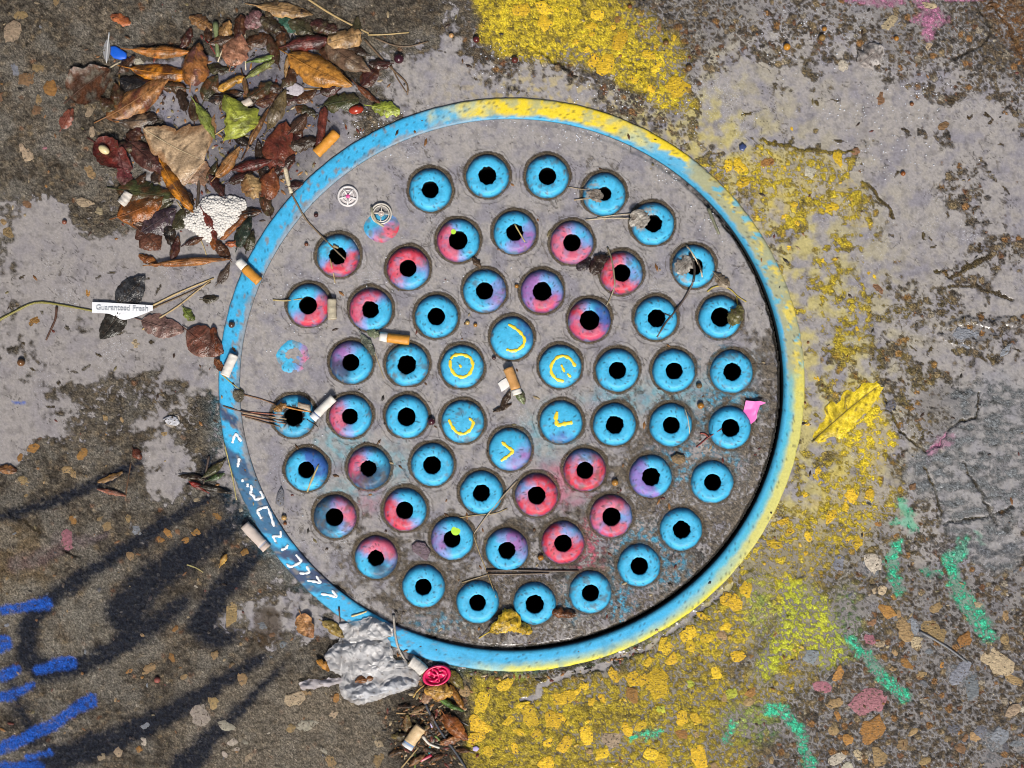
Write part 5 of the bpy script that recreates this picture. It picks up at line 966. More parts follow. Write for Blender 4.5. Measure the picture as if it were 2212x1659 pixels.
LF("tan folded leaf tip next to the top of the green stem", 489, 66, 36, 28, 66, (.38,.21,.075), (.26,.13,.05), 'ovate', .7, -1, .06, 3, 5, .6)
LF("mauve leaf scrap by the upper straw", 548, 45, 40, 30, 50, (.24,.12,.12), (.13,.06,.06), 'torn', .5, -1, .05, 3, 6, .8, stalk=0)
LF("dark green leaf under the clear water near the tan willow leaf", 628, 56, 50, 24, -30, (.04,.11,.07), (.06,.14,.10), 'ovate', .2, -1, .01, .6, 6, .4)
LF("bundle of pale green grass-like leaflets in the pile", 565, 148, 74, 16, 32, (.20,.22,.06), (.13,.12,.04), 'lance', .7, -1, .04, 3, 4, .5)
LF("pale green leaflet above the grass-like bundle", 572, 128, 56, 12, 14, (.16,.24,.05), (.22,.22,.09), 'lance', .7, -1, .04, 4, 4, .4)
LF("brown seed-pod shaped leaf hanging from the upright straw", 532, 192, 58, 13, -78, (.16,.07,.03), (.34,.22,.10), 'lance', .9, -1, .04, 4, 4, .3)
LF("tan stalk-like leaf curl right of the grass bundle", 620, 140, 62, 10, 78, (.38,.23,.10), (.30,.17,.06), 'lance', .9, -1, .04, 4, 4, .3, curl=.25)
LF("olive leaf scrap caught in the hole of the stud by the yellow stalk", 1586, 683, 46, 34, 62, (.12,.11,.035), (.17,.15,.06), 'torn', .4, -1, .05, 3, 6, .6)
LF("black leaf mush on the rose stud's edge", 1262, 572, 38, 26, 34, (.022,.016,.016), (.07,.055,.065), 'torn', .3, -1, .03, 1.5, 5, .8, stalk=0)
LF("black brown leaf mush beside the red stud", 1293, 572, 50, 36, 50, (.03,.016,.012), (.06,.035,.025), 'torn', .3, -1, .03, 1.5, 6, .8, stalk=0)
LF("dry beige leaf beside the debris-choked stud", 1558, 606, 42, 26, -40, (.30,.24,.17), (.20,.15,.10), 'torn', .4, -1, .05, 2, 7, .8)
LF("yellow crumpled maple leaf on the cover between two southern studs", 1088, 1345, 78, 66, 28, (.58,.38,.03), (.48,.30,.03), 'fan', .5, -1, .08, 3, 6, 2.2, serr=.2, patch=.2, stalk=.34, rib=(.60,.42,.05), noise=6)
LF("torn point of yellow leaf east of the crumpled maple leaf", 1130, 1357, 42, 26, -24, (.55,.36,.03), (.40,.26,.03), 'torn', .5, -1, .06, 2, 5, 1.2, stalk=0, noise=4)
LF("copper bark-like leaf scrap between the two southernmost studs", 1216, 1324, 56, 24, -10, (.17,.06,.018), (.10,.035,.014), 'torn', .6, -1, .05, 2, 6, .8, stalk=0)
LF("tan orange leaf by the plastic bag, pointed end down", 662, 1352, 58, 44, -64, (.46,.24,.10), (.36,.16,.07), 'ovate', .5, 1, .05, 3, 7, 1.0)
LF("yellow brown leaf tucked behind the plastic bag", 722, 1358, 58, 28, -38, (.30,.21,.06), (.20,.12,.04), 'ovate', .5, -1, .05, 3, 7, .8)
LF("amber leaf curl tucked under the west side of the bag", 700, 1434, 36, 20, -42, (.42,.19,.03), (.26,.12,.03), 'torn', .7, -1, .05, 3, 5, .6, stalk=0)
LF("orange leaf crumb showing through a gap in the bag", 788, 1464, 40, 18, 10, (.36,.15,.05), (.24,.10,.04), 'torn', .5, -1, .05, 5, 5, .5, stalk=0)
LF("golden wavy leaf right under the magenta balloon", 948, 1492, 62, 46, -8, (.50,.28,.055), (.42,.22,.06), 'torn', .6, -1, .08, 4, 9, 1.6, stalk=0, noise=4)
LF("pale ribbed leaf left of the golden wavy leaf", 924, 1504, 30, 26, 60, (.40,.23,.13), (.30,.16,.09), 'torn', .5, -1, .06, 4, 8, 1.4, stalk=0)
LF("glossy green leaf below the golden wavy leaf", 972, 1520, 72, 18, -28, (.09,.17,.03), (.06,.12,.03), 'lance', .7, -1, .06, 4, 5, .5, curl=-.25)
LF("amber curled leaf edge right of the golden wavy leaf", 986, 1502, 56, 18, -62, (.34,.15,.03), (.24,.10,.02), 'strip', .9, -1, .05, 3, 6, .5, stalk=0)
LF("yellow olive leaf between magenta balloon and ring", 986, 1468, 52, 26, -50, (.18,.14,.03), (.12,.08,.025), 'ovate', .4, -1, .03, 2, 6, .6)
LF("copper orange leaf with dark folds right of the blue-black twig", 984, 1570, 78, 40, -48, (.32,.105,.025), (.20,.06,.02), 'ovate', .6, -1, .07, 4, 8, 1.6)
LF("rusty leaf flake below the copper orange leaf", 972, 1598, 46, 20, 14, (.33,.14,.045), (.20,.07,.03), 'torn', .5, -1, .05, 3, 5, .6, stalk=0)
LF("large yellow-painted leaf plastered onto the eastern paving", 1828, 888, 184, 74, 40, (.76,.57,.03), (.70,.52,.03), "torn", .0, -1, .008, -1.8, 9, 1.2, serr=.06, patch=.3, stalk=.05, rib=(.16,.12,.03), noise=2)
LF("bleached leaf remnant on the wet paving at the top right", 1880, 122, 62, 54, 40, (.36,.33,.31), (.28,.24,.22), 'torn', .3, -1, .03, 1.4, 6, 1.0, stalk=0)
LF("small ochre leaf curl on the black spray", 484, 1208, 28, 14, 62, (.42,.25,.05), (.34,.18,.04), 'torn', .6, -1, .05, 2, 4, .4)
LF("grey green furry leaf touching the orange butt on the cover", 807, 720, 30, 20, -20, (.13,.16,.09), (.18,.20,.12), 'torn', .5, -1, .05, 2, 6, 1.2, stalk=0, name='leaf')
LF("fluffy grey seed head strip over the blue purple stud", 795, 746, 52, 20, -58, (.20,.22,.17), (.10,.11,.08), 'torn', .4, -1, .04, 2, 9, 1.6)
LF("green brown leaf bent over the butt in the middle of the cover", 1126, 858, 34, 22, -62, (.15,.18,.08), (.10,.09,.05), 'ovate', .5, -1, .05, 2, 6, .6)
LF("dark brown leaf crumbs under the middle butt", 1092, 866, 46, 16, 66, (.05,.03,.02), (.08,.05,.03), 'torn', .5, -1, .04, 1.5, 5, .6, stalk=0)
LF("dark curled leaf crumb below the dark brown crumbs", 1086, 882, 44, 12, 24, (.06,.035,.02), (.09,.055,.03), 'torn', .6, -1, .04, 1.5, 5, .4, stalk=0)
LF("amber leaf shred in the straw on the clogged western stud", 607, 880, 30, 20, 30, (.30,.15,.04), (.20,.10,.03), 'torn', .6, -1, .06, 3, 5, .6, stalk=0)
LF("heart-shaped brown leaf sitting on the ring's inner edge", 517, 855, 28, 26, -60, (.13,.11,.075), (.09,.075,.05), 'round', .4, -1, .06, 1.5, 5, .6)
LF("brown leaf shred below the mauve stud with the yellow straw", 1030, 567, 26, 16, -50, (.12,.07,.035), (.07,.045,.03), 'torn', .6, -1, .05, 1.5, 4, .4, stalk=0)
LF("grey papery leaf patch lying over the choked north-eastern stud", 1476, 574, 46, 40, 40, (.36,.33,.29), (.24,.21,.18), 'torn', .3, -1, .04, 2, 6, .8, stalk=0)
LF("grey dried leaf patch on the stud with the two straws", 1380, 474, 42, 46, -50, (.34,.31,.27), (.26,.22,.18), 'torn', .2, -1, .02, .6, 6, .6, stalk=0)
LF("grey dry leaf patch on the stud beside its long neighbour's straw", 1287, 424, 26, 38, 70, (.34,.29,.24), (.26,.21,.17), 'torn', .2, -1, .03, .6, 6, .6, stalk=0)
# sodden scraps filling the pile
SCR = [(405,85,40,18),(470,150,50,22),(455,190,54,26),(555,90,56,24),(590,110,60,22),(650,60,58,28),(700,60,50,24),(720,190,52,24),(800,165,50,24),(660,210,50,20),(560,200,60,26),(470,215,48,20),(255,205,44,26),(235,230,40,24),(330,190,44,22),(420,235,50,18),(590,190,46,24),(630,165,54,22),(520,300,50,20),(470,400,46,20),(575,440,50,24),(540,460,46,20),(610,360,60,24),(640,400,30,16),(290,300,44,24),(395,470,54,26),(420,520,40,16),(380,535,46,18),(770,60,40,18),(820,140,40,20),(600,65,60,20),(705,120,46,22),(450,70,40,16),(275,140,40,18),(590,20,40,18),(560,330,46,16),(300,400,50,22),(350,445,46,20),(480,90,50,26),(520,60,44,22),(585,55,50,24),(610,85,46,22),(640,30,44,20),(375,190,50,24),(395,215,46,22),(500,205,50,20),(535,225,46,20),(580,215,50,22),(620,215,44,20),(640,300,40,18),(575,365,50,24),(520,385,46,22),(460,370,40,18),(280,320,46,22),(350,372,50,24),(405,440,44,20),(365,500,50,22),(290,480,44,20),(540,520,40,18),(480,540,44,18),(680,140,46,22),(735,165,44,20),(770,110,44,20),(660,240,40,16)]
TONES = ["sodden dark", "blackened", "limp brown", "wet frayed"]
def beside(x, y, used_):
    """which leaf already lying there a scrap can be told by"""
    for lx, ly, lab in sorted(MAIN, key=lambda m: math.hypot(m[0] - x, m[1] - y)):
        w_ = lab.split(); stop = next((i for i, s in enumerate(w_) if i > 2 and s in ("lying", "with", "at", "in", "on", "by", "under", "above", "below", "beside", "flat", "of", "floating", "half", "standing", "leaning", "between", "next", "pressed", "showing", "right", "left", "tucked", "hanging", "pointing", "spread", "drifted", "and", "curled", "folded", "just", "peeking", "the", "near", "caught", "bent")), len(w_))
        ref = " ".join(w_[:min(stop, 7)]).rstrip(","); dx, dy = x - lx, y - ly
        side = ("right of" if dx > 0 else "left of") if abs(dx) > abs(dy) else ("below" if dy > 0 else "above")
        if (ref, side) not in used_: used_.add((ref, side)); return side + " the " + ref
USED = set(); MAIN = list(LEAVES)
for i, (x, y, l_, w_) in enumerate(SCR):
    LF(TONES[i % 4] + " leaf scrap pressed down " + beside(x, y, USED), x, y, l_, w_ * 1.1, rnd.uniform(0, 180), rnd.choice([DKB, BLK, DKR, (.07,.03,.014), (.05,.045,.02)]), rnd.choice([DKB, (.12,.05,.02), (.09,.07,.035)]), rnd.choice(['torn', 'lance', 'ovate']), rnd.uniform(.3, .9), -1, .03, .8, 6, .7, group="sodden leaf scraps in the pile")
SC2 = [(905,1530,34,16),(880,1560,36,18),(935,1555,34,14),(915,1575,30,14),(865,1590,40,20),(945,1635,36,16),(900,1640,40,18),(960,1545,30,14),(875,1525,30,12),(930,1620,28,12),(1000,1620,34,16),(855,1625,34,16)]
WHERE2 = ["above the beige butt", "left of the blue-black twig's top", "right of the lavender crumb", "touching the top of the beige butt", "west of the beige butt", "above the red plastic sliver", "left of the red plastic sliver", "between twig and copper leaf", "below the level straw", "beside the turquoise splinter", "under the blue-black twig's lower end", "at the foot of the tan straw"]
for i, (x, y, l_, w_) in enumerate(SC2):
    LF("shredded leaf scrap in the rubbish, " + WHERE2[i], x, y, l_, w_, rnd.uniform(0, 180), rnd.choice([(.20,.085,.03), (.26,.11,.035), (.11,.05,.02), (.06,.035,.02), (.16,.12,.04)]), rnd.choice([DKB, (.12,.05,.02), (.24,.13,.06)]), rnd.choice(['torn', 'lance', 'torn']), rnd.uniform(.3, .9), -1, .05, 2, 5, .7, stalk=0, group="leaf scraps in the rubbish by the ring")
# ------------------------------------------------------------------ twigs, straws and stalks
TW = stick
BRT = (.13, .085, .05); STR = (.40, .29, .13); DKT = (.05, .035, .025); CRM = (.55, .47, .33); OLT = (.30, .26, .07)
TW("twig", "long thin brown twig with a thick pale stub, reaching a stud's hole", "twig", [(630,418),(642,440),(660,474),(688,503),(706,521),(735,550),(748,562)], 2.4, (.17,.125,.08), extra=[([(616,362),(621,385),(630,418)], 5.6, CRM, "stub"), ([(722,532),(733,537)], 3.4, (.25,.20,.10), "bud")])
TW("straw", "long tan straw slanting in from the top edge above the leaf pile", "straw", [(655,-8),(720,35),(797,73)], 2.6, STR)
TW("straw", "short level tan straw right of the long slanting one", "straw", [(795,76),(840,75),(884,71)], 1.9, STR)
TW("straw", "bowed brown straw along the edge of the top puddle", "straw", [(812,83),(845,98),(880,103),(925,90)], 1.9, BRT)
TW("twig", "brown forked twig reaching into the puddle below the dark berry", "twig", [(788,86),(828,130),(858,160),(884,182),(880,205)], 2.6, BRT, extra=[([(845,140),(855,165),(878,200)], 1.6, BRT, "fork")])
TW("straw", "upright pale straw through the upper leaf pile", "straw", [(528,44),(530,100),(531,152)], 2.4, CRM)
TW("twig", "stout mossy green stem standing in the leaf pile", "stem", [(467,50),(470,90),(472,124)], 6.4, (.15,.18,.08), n=8)
TW("straw", "cream straw leaning against the mossy stem", "straw", [(490,96),(480,112),(471,134)], 2.0, CRM)
TW("twig", "dark straight stick standing from the beige maple leaf down to the foam", "stick", [(432,314),(431,360),(430,410),(424,472)], 4.4, (.06,.043,.03), extra=[([(436,388),(444,402),(446,416)], 2.6, DKT, "fork")])
TW("stalk", "thin golden stalk bridging the beige maple leaf and the narrow green leaf", "stalk", [(434,311),(458,296),(486,277)], 1.8, (.45,.34,.14))
TW("stalk", "wiry golden stalk with three arms on the serrated red leaf", "stalk", [(566,302),(590,312),(612,332),(632,340)], 1.4, (.34,.20,.05), extra=[([(612,332),(600,345),(580,368)], 1.3, (.40,.26,.08), "arm")])
TW("straw", "short brown straw across the right side of the leaf pile", "straw", [(655,192),(690,193),(725,190)], 1.9, (.26,.15,.05))
TW("straw", "thin pale straw hanging from the amber leaf over the foam", "straw", [(382,434),(400,462),(424,500),(440,530),(446,552)], 1.5, (.44,.34,.17))
TW("stalk", "little dark twig on the white foam", "twig", [(424,480),(432,462),(447,448)], 1.7, (.10,.05,.035))
TW("straw", "cream sliver of straw at the west of the pile", "straw", [(228,155),(245,142),(268,132)], 2.2, (.36,.30,.20))
TW("stalk", "upright tan stalk in the dark western pool of the pile", "stalk", [(258,160),(259,180),(257,204)], 2.0, (.20,.12,.04))
TW("stalk", "red stalk leaning near the mossy stem", "stalk", [(444,86),(456,100),(466,118)], 1.2, (.26,.02,.02))
TW("grass_blade", "long bent olive grass blade floating to the white paper strip from the west edge", "grass blade", [(-10,696),(35,672),(76,650),(130,658),(203,672)], 3.0, (.19,.17,.04))
TW("straw", "double straw running from the white paper strip towards the ring", "straw", [(322,664),(390,630),(462,601)], 2.4, STR, extra=[([(330,666),(400,636),(455,610)], 2.0, (.11,.07,.035), "stem")])
TW("straw", "frayed straw crossing the pinkish sunk leaf", "straw", [(308,712),(340,690),(385,662),(430,625),(455,606)], 2.3, (.36,.26,.13))
TW("stalk", "dark red stalk hanging in the puddle under the grass blade", "stalk", [(123,663),(121,690),(112,708),(100,735)], 2.8, (.075,.035,.022))
TW("straw", "thin yellow straw from the ring edge to the heart-shaped leaf", "straw", [(482,810),(505,831),(526,845)], 1.5, OLT)
TW("straw", "reddish straw from the heart-shaped leaf to the clogged stud", "straw", [(525,852),(572,864),(604,878)], 1.7, (.20,.11,.06))
for i, (pts, r_, cc_, lab) in enumerate([([(473,873),(520,889),(570,898),(615,910)], 2.3, (.10,.06,.04), "longest dark straw of the bundle, starting out on the blue ring"), ([(522,896),(570,906),(618,915)], 2.0, (.24,.13,.08), "russet straw of the bundle beside the clogged stud"), ([(526,892),(575,899),(620,905)], 1.8, (.42,.30,.18), "palest straw of the bundle beside the clogged stud"), ([(530,900),(580,915),(606,921)], 2.0, (.13,.09,.06), "lowest brown straw of the bundle beside the clogged stud"), ([(535,890),(585,894),(612,897)], 1.6, (.30,.11,.07), "topmost red straw of the bundle beside the clogged stud")]):
    TW("straw", lab, "straw", pts, r_, cc_, group="straws in the bundle at the clogged stud")
TW("straw", "orange straw lying across the hole of the clogged stud", "straw", [(613,877),(645,885),(674,890)], 2.2, (.42,.17,.03))
TW("twig", "black splinter right of the clogged stud", "splinter", [(664,905),(676,914),(687,922)], 1.2, (.02,.016,.014))
TW("twig", "dark crooked twig from the choked stud across its blue neighbour", "twig", [(1499,585),(1496,612),(1482,640),(1462,668),(1440,692),(1418,728)], 2.7, (.085,.065,.055), extra=[([(1434,678),(1452,686)], 1.4, DKT, "fork")])
TW("straw", "short cream straw sticking out of the choked stud", "straw", [(1482,530),(1496,552),(1512,580),(1515,600)], 2.2, CRM)
TW("stalk", "yellow forked stalk curling over the leaf-covered stud", "stalk", [(1528,630),(1540,619),(1560,617),(1580,626),(1592,640),(1612,652)], 2.0, (.36,.27,.05), extra=[([(1591,640),(1593,662),(1592,690)], 1.6, (.36,.27,.05), "fork")])
TW("twig", "black tangle of bark in the hole of the choked stud", "twig", [(1488,548),(1500,580),(1496,610)], 3.4, (.03,.025,.02), extra=[([(1505,565),(1515,590)], 2.4, (.06,.045,.03), "fork")])
TW("stalk", "dry twisted stalk lying over the red stud", "stalk", [(1312,534),(1320,556),(1325,590),(1328,618),(1318,645),(1310,660)], 2.2, (.24,.20,.13))
TW("straw", "pale split straw leading into the dusty north-eastern stud", "straw", [(1265,475),(1320,470),(1385,474)], 1.9, (.36,.30,.22))
TW("straw", "shorter pale straw above the split one", "straw", [(1290,470),(1340,463),(1375,462)], 1.7, (.32,.26,.18))
TW("straw", "stubby straw pointing into the north stud with the dry patch", "straw", [(1240,432),(1258,430),(1280,430)], 1.9, (.30,.23,.15))
TW("straw", "second stubby straw above it joining two northern studs", "straw", [(1228,404),(1250,408),(1275,412)], 1.5, (.28,.22,.15))
TW("straw", "straight straw leaning between the red stud and the lime-dotted stud", "straw", [(1117,1038),(1080,1078),(1050,1115),(1024,1152)], 2.1, (.30,.24,.17))
TW("straw", "looped hay strand below the blue southern stud", "straw", [(993,1118),(1030,1112),(1070,1110),(1096,1098)], 1.4, (.30,.22,.10))
TW("straw", "hair-thin straw running down to the southern studs", "straw", [(1022,1153),(1036,1196),(1054,1240),(1072,1290)], 1.3, (.34,.25,.12))
TW("twig", "level dark stick between the southern rows of studs", "stick", [(1050,1232),(1120,1231),(1190,1233),(1250,1233)], 2.9, (.075,.05,.035), extra=[([(1052,1240),(1120,1240),(1186,1238)], 2.0, (.13,.09,.06), "splinter")])
TW("straw", "short slanted straw at the west end of the level dark stick", "straw", [(998,1258),(1030,1248),(1062,1238)], 1.7, (.22,.16,.08))
TW("straw", "yellow straw stuck in the hole of a northern stud", "straw", [(1112,486),(1121,502),(1134,524)], 1.8, (.45,.36,.14))
TW("stalk", "thin red stalk at the stud with the pink scrap", "stalk", [(1504,966),(1530,944),(1558,925)], 1.6, (.20,.035,.03), extra=[([(1530,944),(1522,936),(1512,936)], 2.2, (.25,.04,.025), "bud")])
TW("straw", "cream straw down the side of an eastern stud", "straw", [(1478,880),(1485,905),(1489,936)], 1.6, (.50,.42,.28))
TW("grass_blade", "pale grass spikelet across the indigo stud", "grass spikelet", [(690,1003),(680,1025),(664,1062)], 2.4, (.40,.33,.16), taper=(.6,1.2,.8))
TW("twig", "grey-white curved stem hanging over the ring beside the bag", "stem", [(850,1328),(853,1364),(860,1399),(878,1429),(903,1456)], 3.0, (.42,.38,.33))
TW("straw", "cream matchstick-like straw across the lower ring", "straw", [(760,1330),(778,1325),(795,1319)], 2.7, (.58,.47,.24))
TW("twig", "blue-black twig through the rubbish below the magenta balloon", "twig", [(913,1505),(928,1539),(953,1581),(978,1614),(1003,1651),(1012,1670)], 3.2, (.055,.06,.075))
TW("straw", "white bent strip below the beige butt", "strip", [(913,1588),(926,1606),(950,1614)], 3.6, (.60,.57,.50))
TW("straw", "tan straw at the bottom edge in the rubbish", "straw", [(862,1664),(884,1638),(904,1614)], 1.8, STR)
TW("straw", "level straw left of the blue-black twig", "straw", [(856,1539),(890,1541),(920,1540)], 2.0, (.34,.22,.10))
TW("straw", "curved gold straw left of the golden wavy leaf", "straw", [(893,1505),(902,1490),(920,1477)], 1.9, (.42,.28,.08))
TW("straw", "grey wisp crossing to the yellow paving", "straw", [(963,1538),(985,1552),(1012,1567)], 1.5, (.24,.23,.22))
TW("grass_blade", "short green grass blade at the bottom of the rubbish", "grass blade", [(897,1628),(898,1642),(896,1660)], 2.2, (.16,.24,.05))
TW("grass_blade", "green grass blade along the blue-black twig", "grass blade", [(940,1588),(950,1598),(958,1606)], 2.4, (.13,.20,.05))
TW("straw", "yellow grass stem hugging the outside of the ring in the west", "straw", [(485,957),(493,990),(500,1020),(506,1050),(511,1080)], 1.6, (.42,.36,.14))
TW("stalk", "pair of thin brown stalks on the western paving", "stalk", [(283,1000),(277,1040),(272,1082)], 1.3, (.15,.08,.04), extra=[([(280,1022),(272,1060),(271,1078)], 1.2, (.08,.05,.035), "stem")])
TW("twig", "olive tube-like twig near the north-eastern joint", "twig", [(1530,450),(1540,476),(1553,506)], 4.0, (.17,.17,.11))
TW("stalk", "dark stalk in the centre of the black rosette", "stalk", [(452,985),(446,1015),(440,1048)], 2.6, (.08,.055,.045))
TW("straw", "thin straw on the black spray in the south-west", "straw", [(405,1219),(425,1226),(440,1236)], 1.4, (.40,.34,.13))
TW("stalk", "grey stem pressed into the grey paint at the east edge", "stem", [(1985,1363),(2010,1376),(2050,1400),(2088,1430)], 3.2, (.15,.155,.165))
TW("stalk", "dark wiry stalk poking over the blue ring by the tan leaf", "stalk", [(733,1310),(734,1325),(735,1342)], 2.0, (.05,.035,.03))
TW("straw", "hay wisp beside the submerged stud", "straw", [(590,648),(625,650),(655,646)], 2.0, (.38,.30,.14))
TW("straw", "hay wisp crossing below the stud with the long twig", "straw", [(715,560),(720,585),(724,612)], 1.5, (.38,.28,.12))
TW("straw", "dry thread below the grey furry leaf", "straw", [(806,752),(818,785),(830,818)], 1.1, (.36,.28,.16))

# ------------------------------------------------------------------ cigarette butts
ORG_F = (.62, .27, .035); WHT = (.72, .69, .64); BEG = (.48, .39, .28)
def butt(label, a, b, r, bands, lift=.8, group="cigarette butts", squash=.9, tilt=0):
    """bands: [(fraction along, colour, name)]"""
    x, y = (a[0] + b[0]) / 2, (a[1] + b[1]) / 2; z0 = max(top_z(a[0], a[1]), top_z(b[0], b[1]), top_z(x, y))
    t = thing("cigarette_butt", label, "cigarette butt", x, y, z0, group); s0 = 0
    A = np.array([a[0], a[1], z0 + r * lift]); B = np.array([b[0], b[1], z0 + r * lift + tilt]); g = random.Random(int(x)); bend_ = g.uniform(-1.6, 1.6); squash = squash * g.uniform(.72, .95)
    for s1, colour, nm in bands:
        n_ = max(4, int(16 * (s1 - s0))); k_ = np.linspace(s0, s1, n_)[:, None]; P = A + (B - A) * k_
        P[:, 2] += np.array([g.uniform(-.25, .25) for _ in range(n_)]); rr_ = r * np.array([1 + g.uniform(-.05, .05) for _ in range(n_)]) * (1.0 if nm != 'filter' else 1.03)
        P[:, 0] += bend_ * np.sin(np.pi * k_[:, 0]) * (B - A)[1] / 40; P[:, 1] -= bend_ * np.sin(np.pi * k_[:, 0]) * (B - A)[0] / 40
        V, q, tr = tube(P, rr_, 14, True, squash); V[:, 2] += .09 * r * fbm(V[:, 0] * 1.3, V[:, 1] * 1.3, 9, int(x), 3) * 2; V[:, :2] += .05 * r * fbm(V[:, 0] + V[:, 2] * 3, V[:, 1], 7, int(y), 2)[:, None]; colour = tuple(np.array(colour) * g.uniform(.82, .98)); o = part(nm, V, q, tr, M_filter if nm == 'filter' else M_paper, t, None, None, colour); s0 = s1
    d = (A - B) / np.linalg.norm(A - B)
    for e_, dd, cc_ in ((A, d, (.46,.36,.22)), (B, -d, (.36,.26,.15))):
        V, q, tr = tube(np.array([e_ - dd * 1.0, e_ + dd * .35, e_ + dd * .5]), [r * .86, r * .84, r * .6], 12, True, squash); part("end", V, q, tr, M_paper, t, None, None, cc_)
    return t
butt("long ochre tipped butt lying against the ring at the leaf pile", (728,288), (684,333), 11.5, [(1, ORG_F, 'filter')])
butt("orange butt with a white end lying across the blue ring", (517,564), (562,609), 10, [(.32, WHT, 'paper'), (1, ORG_F, 'filter')])
butt("orange and white butt lying level on the cover", (821,727), (885,735), 10, [(.26, WHT, 'paper'), (1, ORG_F, 'filter')])
butt("white butt on the inner edge of the ring in the west", (508,766), (488,812), 10.5, [(1, WHT, 'paper')])
butt("white butt with a blue line beside the clogged stud", (722,859), (677,904), 9.5, [(.78, WHT, 'paper'), (.81, (.10,.20,.55), 'band'), (1, (.66,.68,.72), 'paper')])
butt("beige bare filter lying upright by the red and blue stud", (718,646), (719,690), 9.5, [(1, (.46,.41,.30), 'filter')])
butt("orange butt on white paper in the middle of the cover", (1097,795), (1118,852), 10.5, [(.80, (.52,.27,.09), 'filter'), (1, WHT, 'paper')])
butt("weathered pinkish butt outside the ring by the black spray", (530,1133), (578,1184), 11.5, [(.8, (.55,.47,.42), 'paper'), (.84, (.40,.42,.5), 'band'), (1, (.52,.43,.38), 'paper')])
butt("fat white filter by the magenta balloon", (888,1424), (917,1448), 12.5, [(1, (.62,.59,.55), 'filter')])
butt("beige printed butt with a blue-white end in the rubbish", (910,1567), (879,1611), 13, [(.78, (.62,.45,.25), 'filter'), (.86, (.25,.38,.62), 'band'), (1, (.66,.68,.70), 'paper')], squash=.6)
butt("grey white filter stub under the brown leaf left of the foam", (281,417), (264,441), 10.5, [(1, (.56,.52,.47), 'filter')])
butt("cream filter paper tube above the green leaf piece", (545,218), (494,244), 8, [(.35, (.60,.52,.44), 'filter'), (1, (.62,.58,.42), 'paper')], lift=1.2)

# ------------------------------------------------------------------ berries, seeds and pellets
def ball(name, label, cat, x, y, r, colour, group=None, stretch=1., ang=0., sink=.55, navel=True):
    z0 = top_z(x, y); n, m_ = 14, 9; u_ = np.linspace(0, 2 * np.pi, n, endpoint=False)[:, None]; v_ = np.linspace(.02, np.pi - .02, m_)[None, :]
    lx = r * stretch * np.cos(u_) * np.sin(v_); ly = r * np.sin(u_) * np.sin(v_); lz = r * .92 * np.cos(v_) + 0 * u_
    a = R(ang); V = np.stack([x + lx * math.cos(a) + ly * math.sin(a), y - lx * math.sin(a) + ly * math.cos(a), z0 + r * sink + lz], -1).reshape(-1, 3)
    if navel:
        t = thing(name, label, cat, x, y, z0, group); part("skin", V, grid_faces(n, m_, True)[:, ::-1], None, M_berry, t, None, None, colour)
        P = np.array([(x + r * .5, y - r * .4, z0 + r * (sink + .55)), (x + r * .75, y - r * .6, z0 + r * (sink + .8))]); Vt, q, tr = tube(P, [r * .16, r * .10], 5); part("stalk", Vt, q, tr, M_twig, t, None, None, (.06, .04, .03))
        return t
    return tag(part(name, V, grid_faces(n, m_, True)[:, ::-1], None, M_berry, None, (x, y, z0), None, colour), label, cat, group)
ball("berry", "dark purple berry floating in the puddle north of the ring", "berry", 862, 128, 11, (.035,.008,.014))
ball("berry", "dark purple berry between the clear blue stud and the smile-marked stud", "berry", 932, 910, 8.5, (.045,.008,.014))
ball("berry", "maroon berry at the edge of the top yellow paint", "berry", 1029, 86, 7.5, (.075,.012,.012))
ball("berry", "maroon berry in the puddle corner just below the yellow paint", "berry", 1112, 130, 7.5, (.085,.018,.012))
ball("berry", "long scarlet rose hip lying above the ring", "rose hip", 770, 238, 10, (.30,.030,.012), stretch=1.65, ang=10)
ball("berry", "dark brown berry sitting on the blue ring in the west", "berry", 502, 702, 7, (.07,.035,.022))
AM = (.30,.13,.018); RS = (.16,.055,.015); BN = (.14,.075,.025)
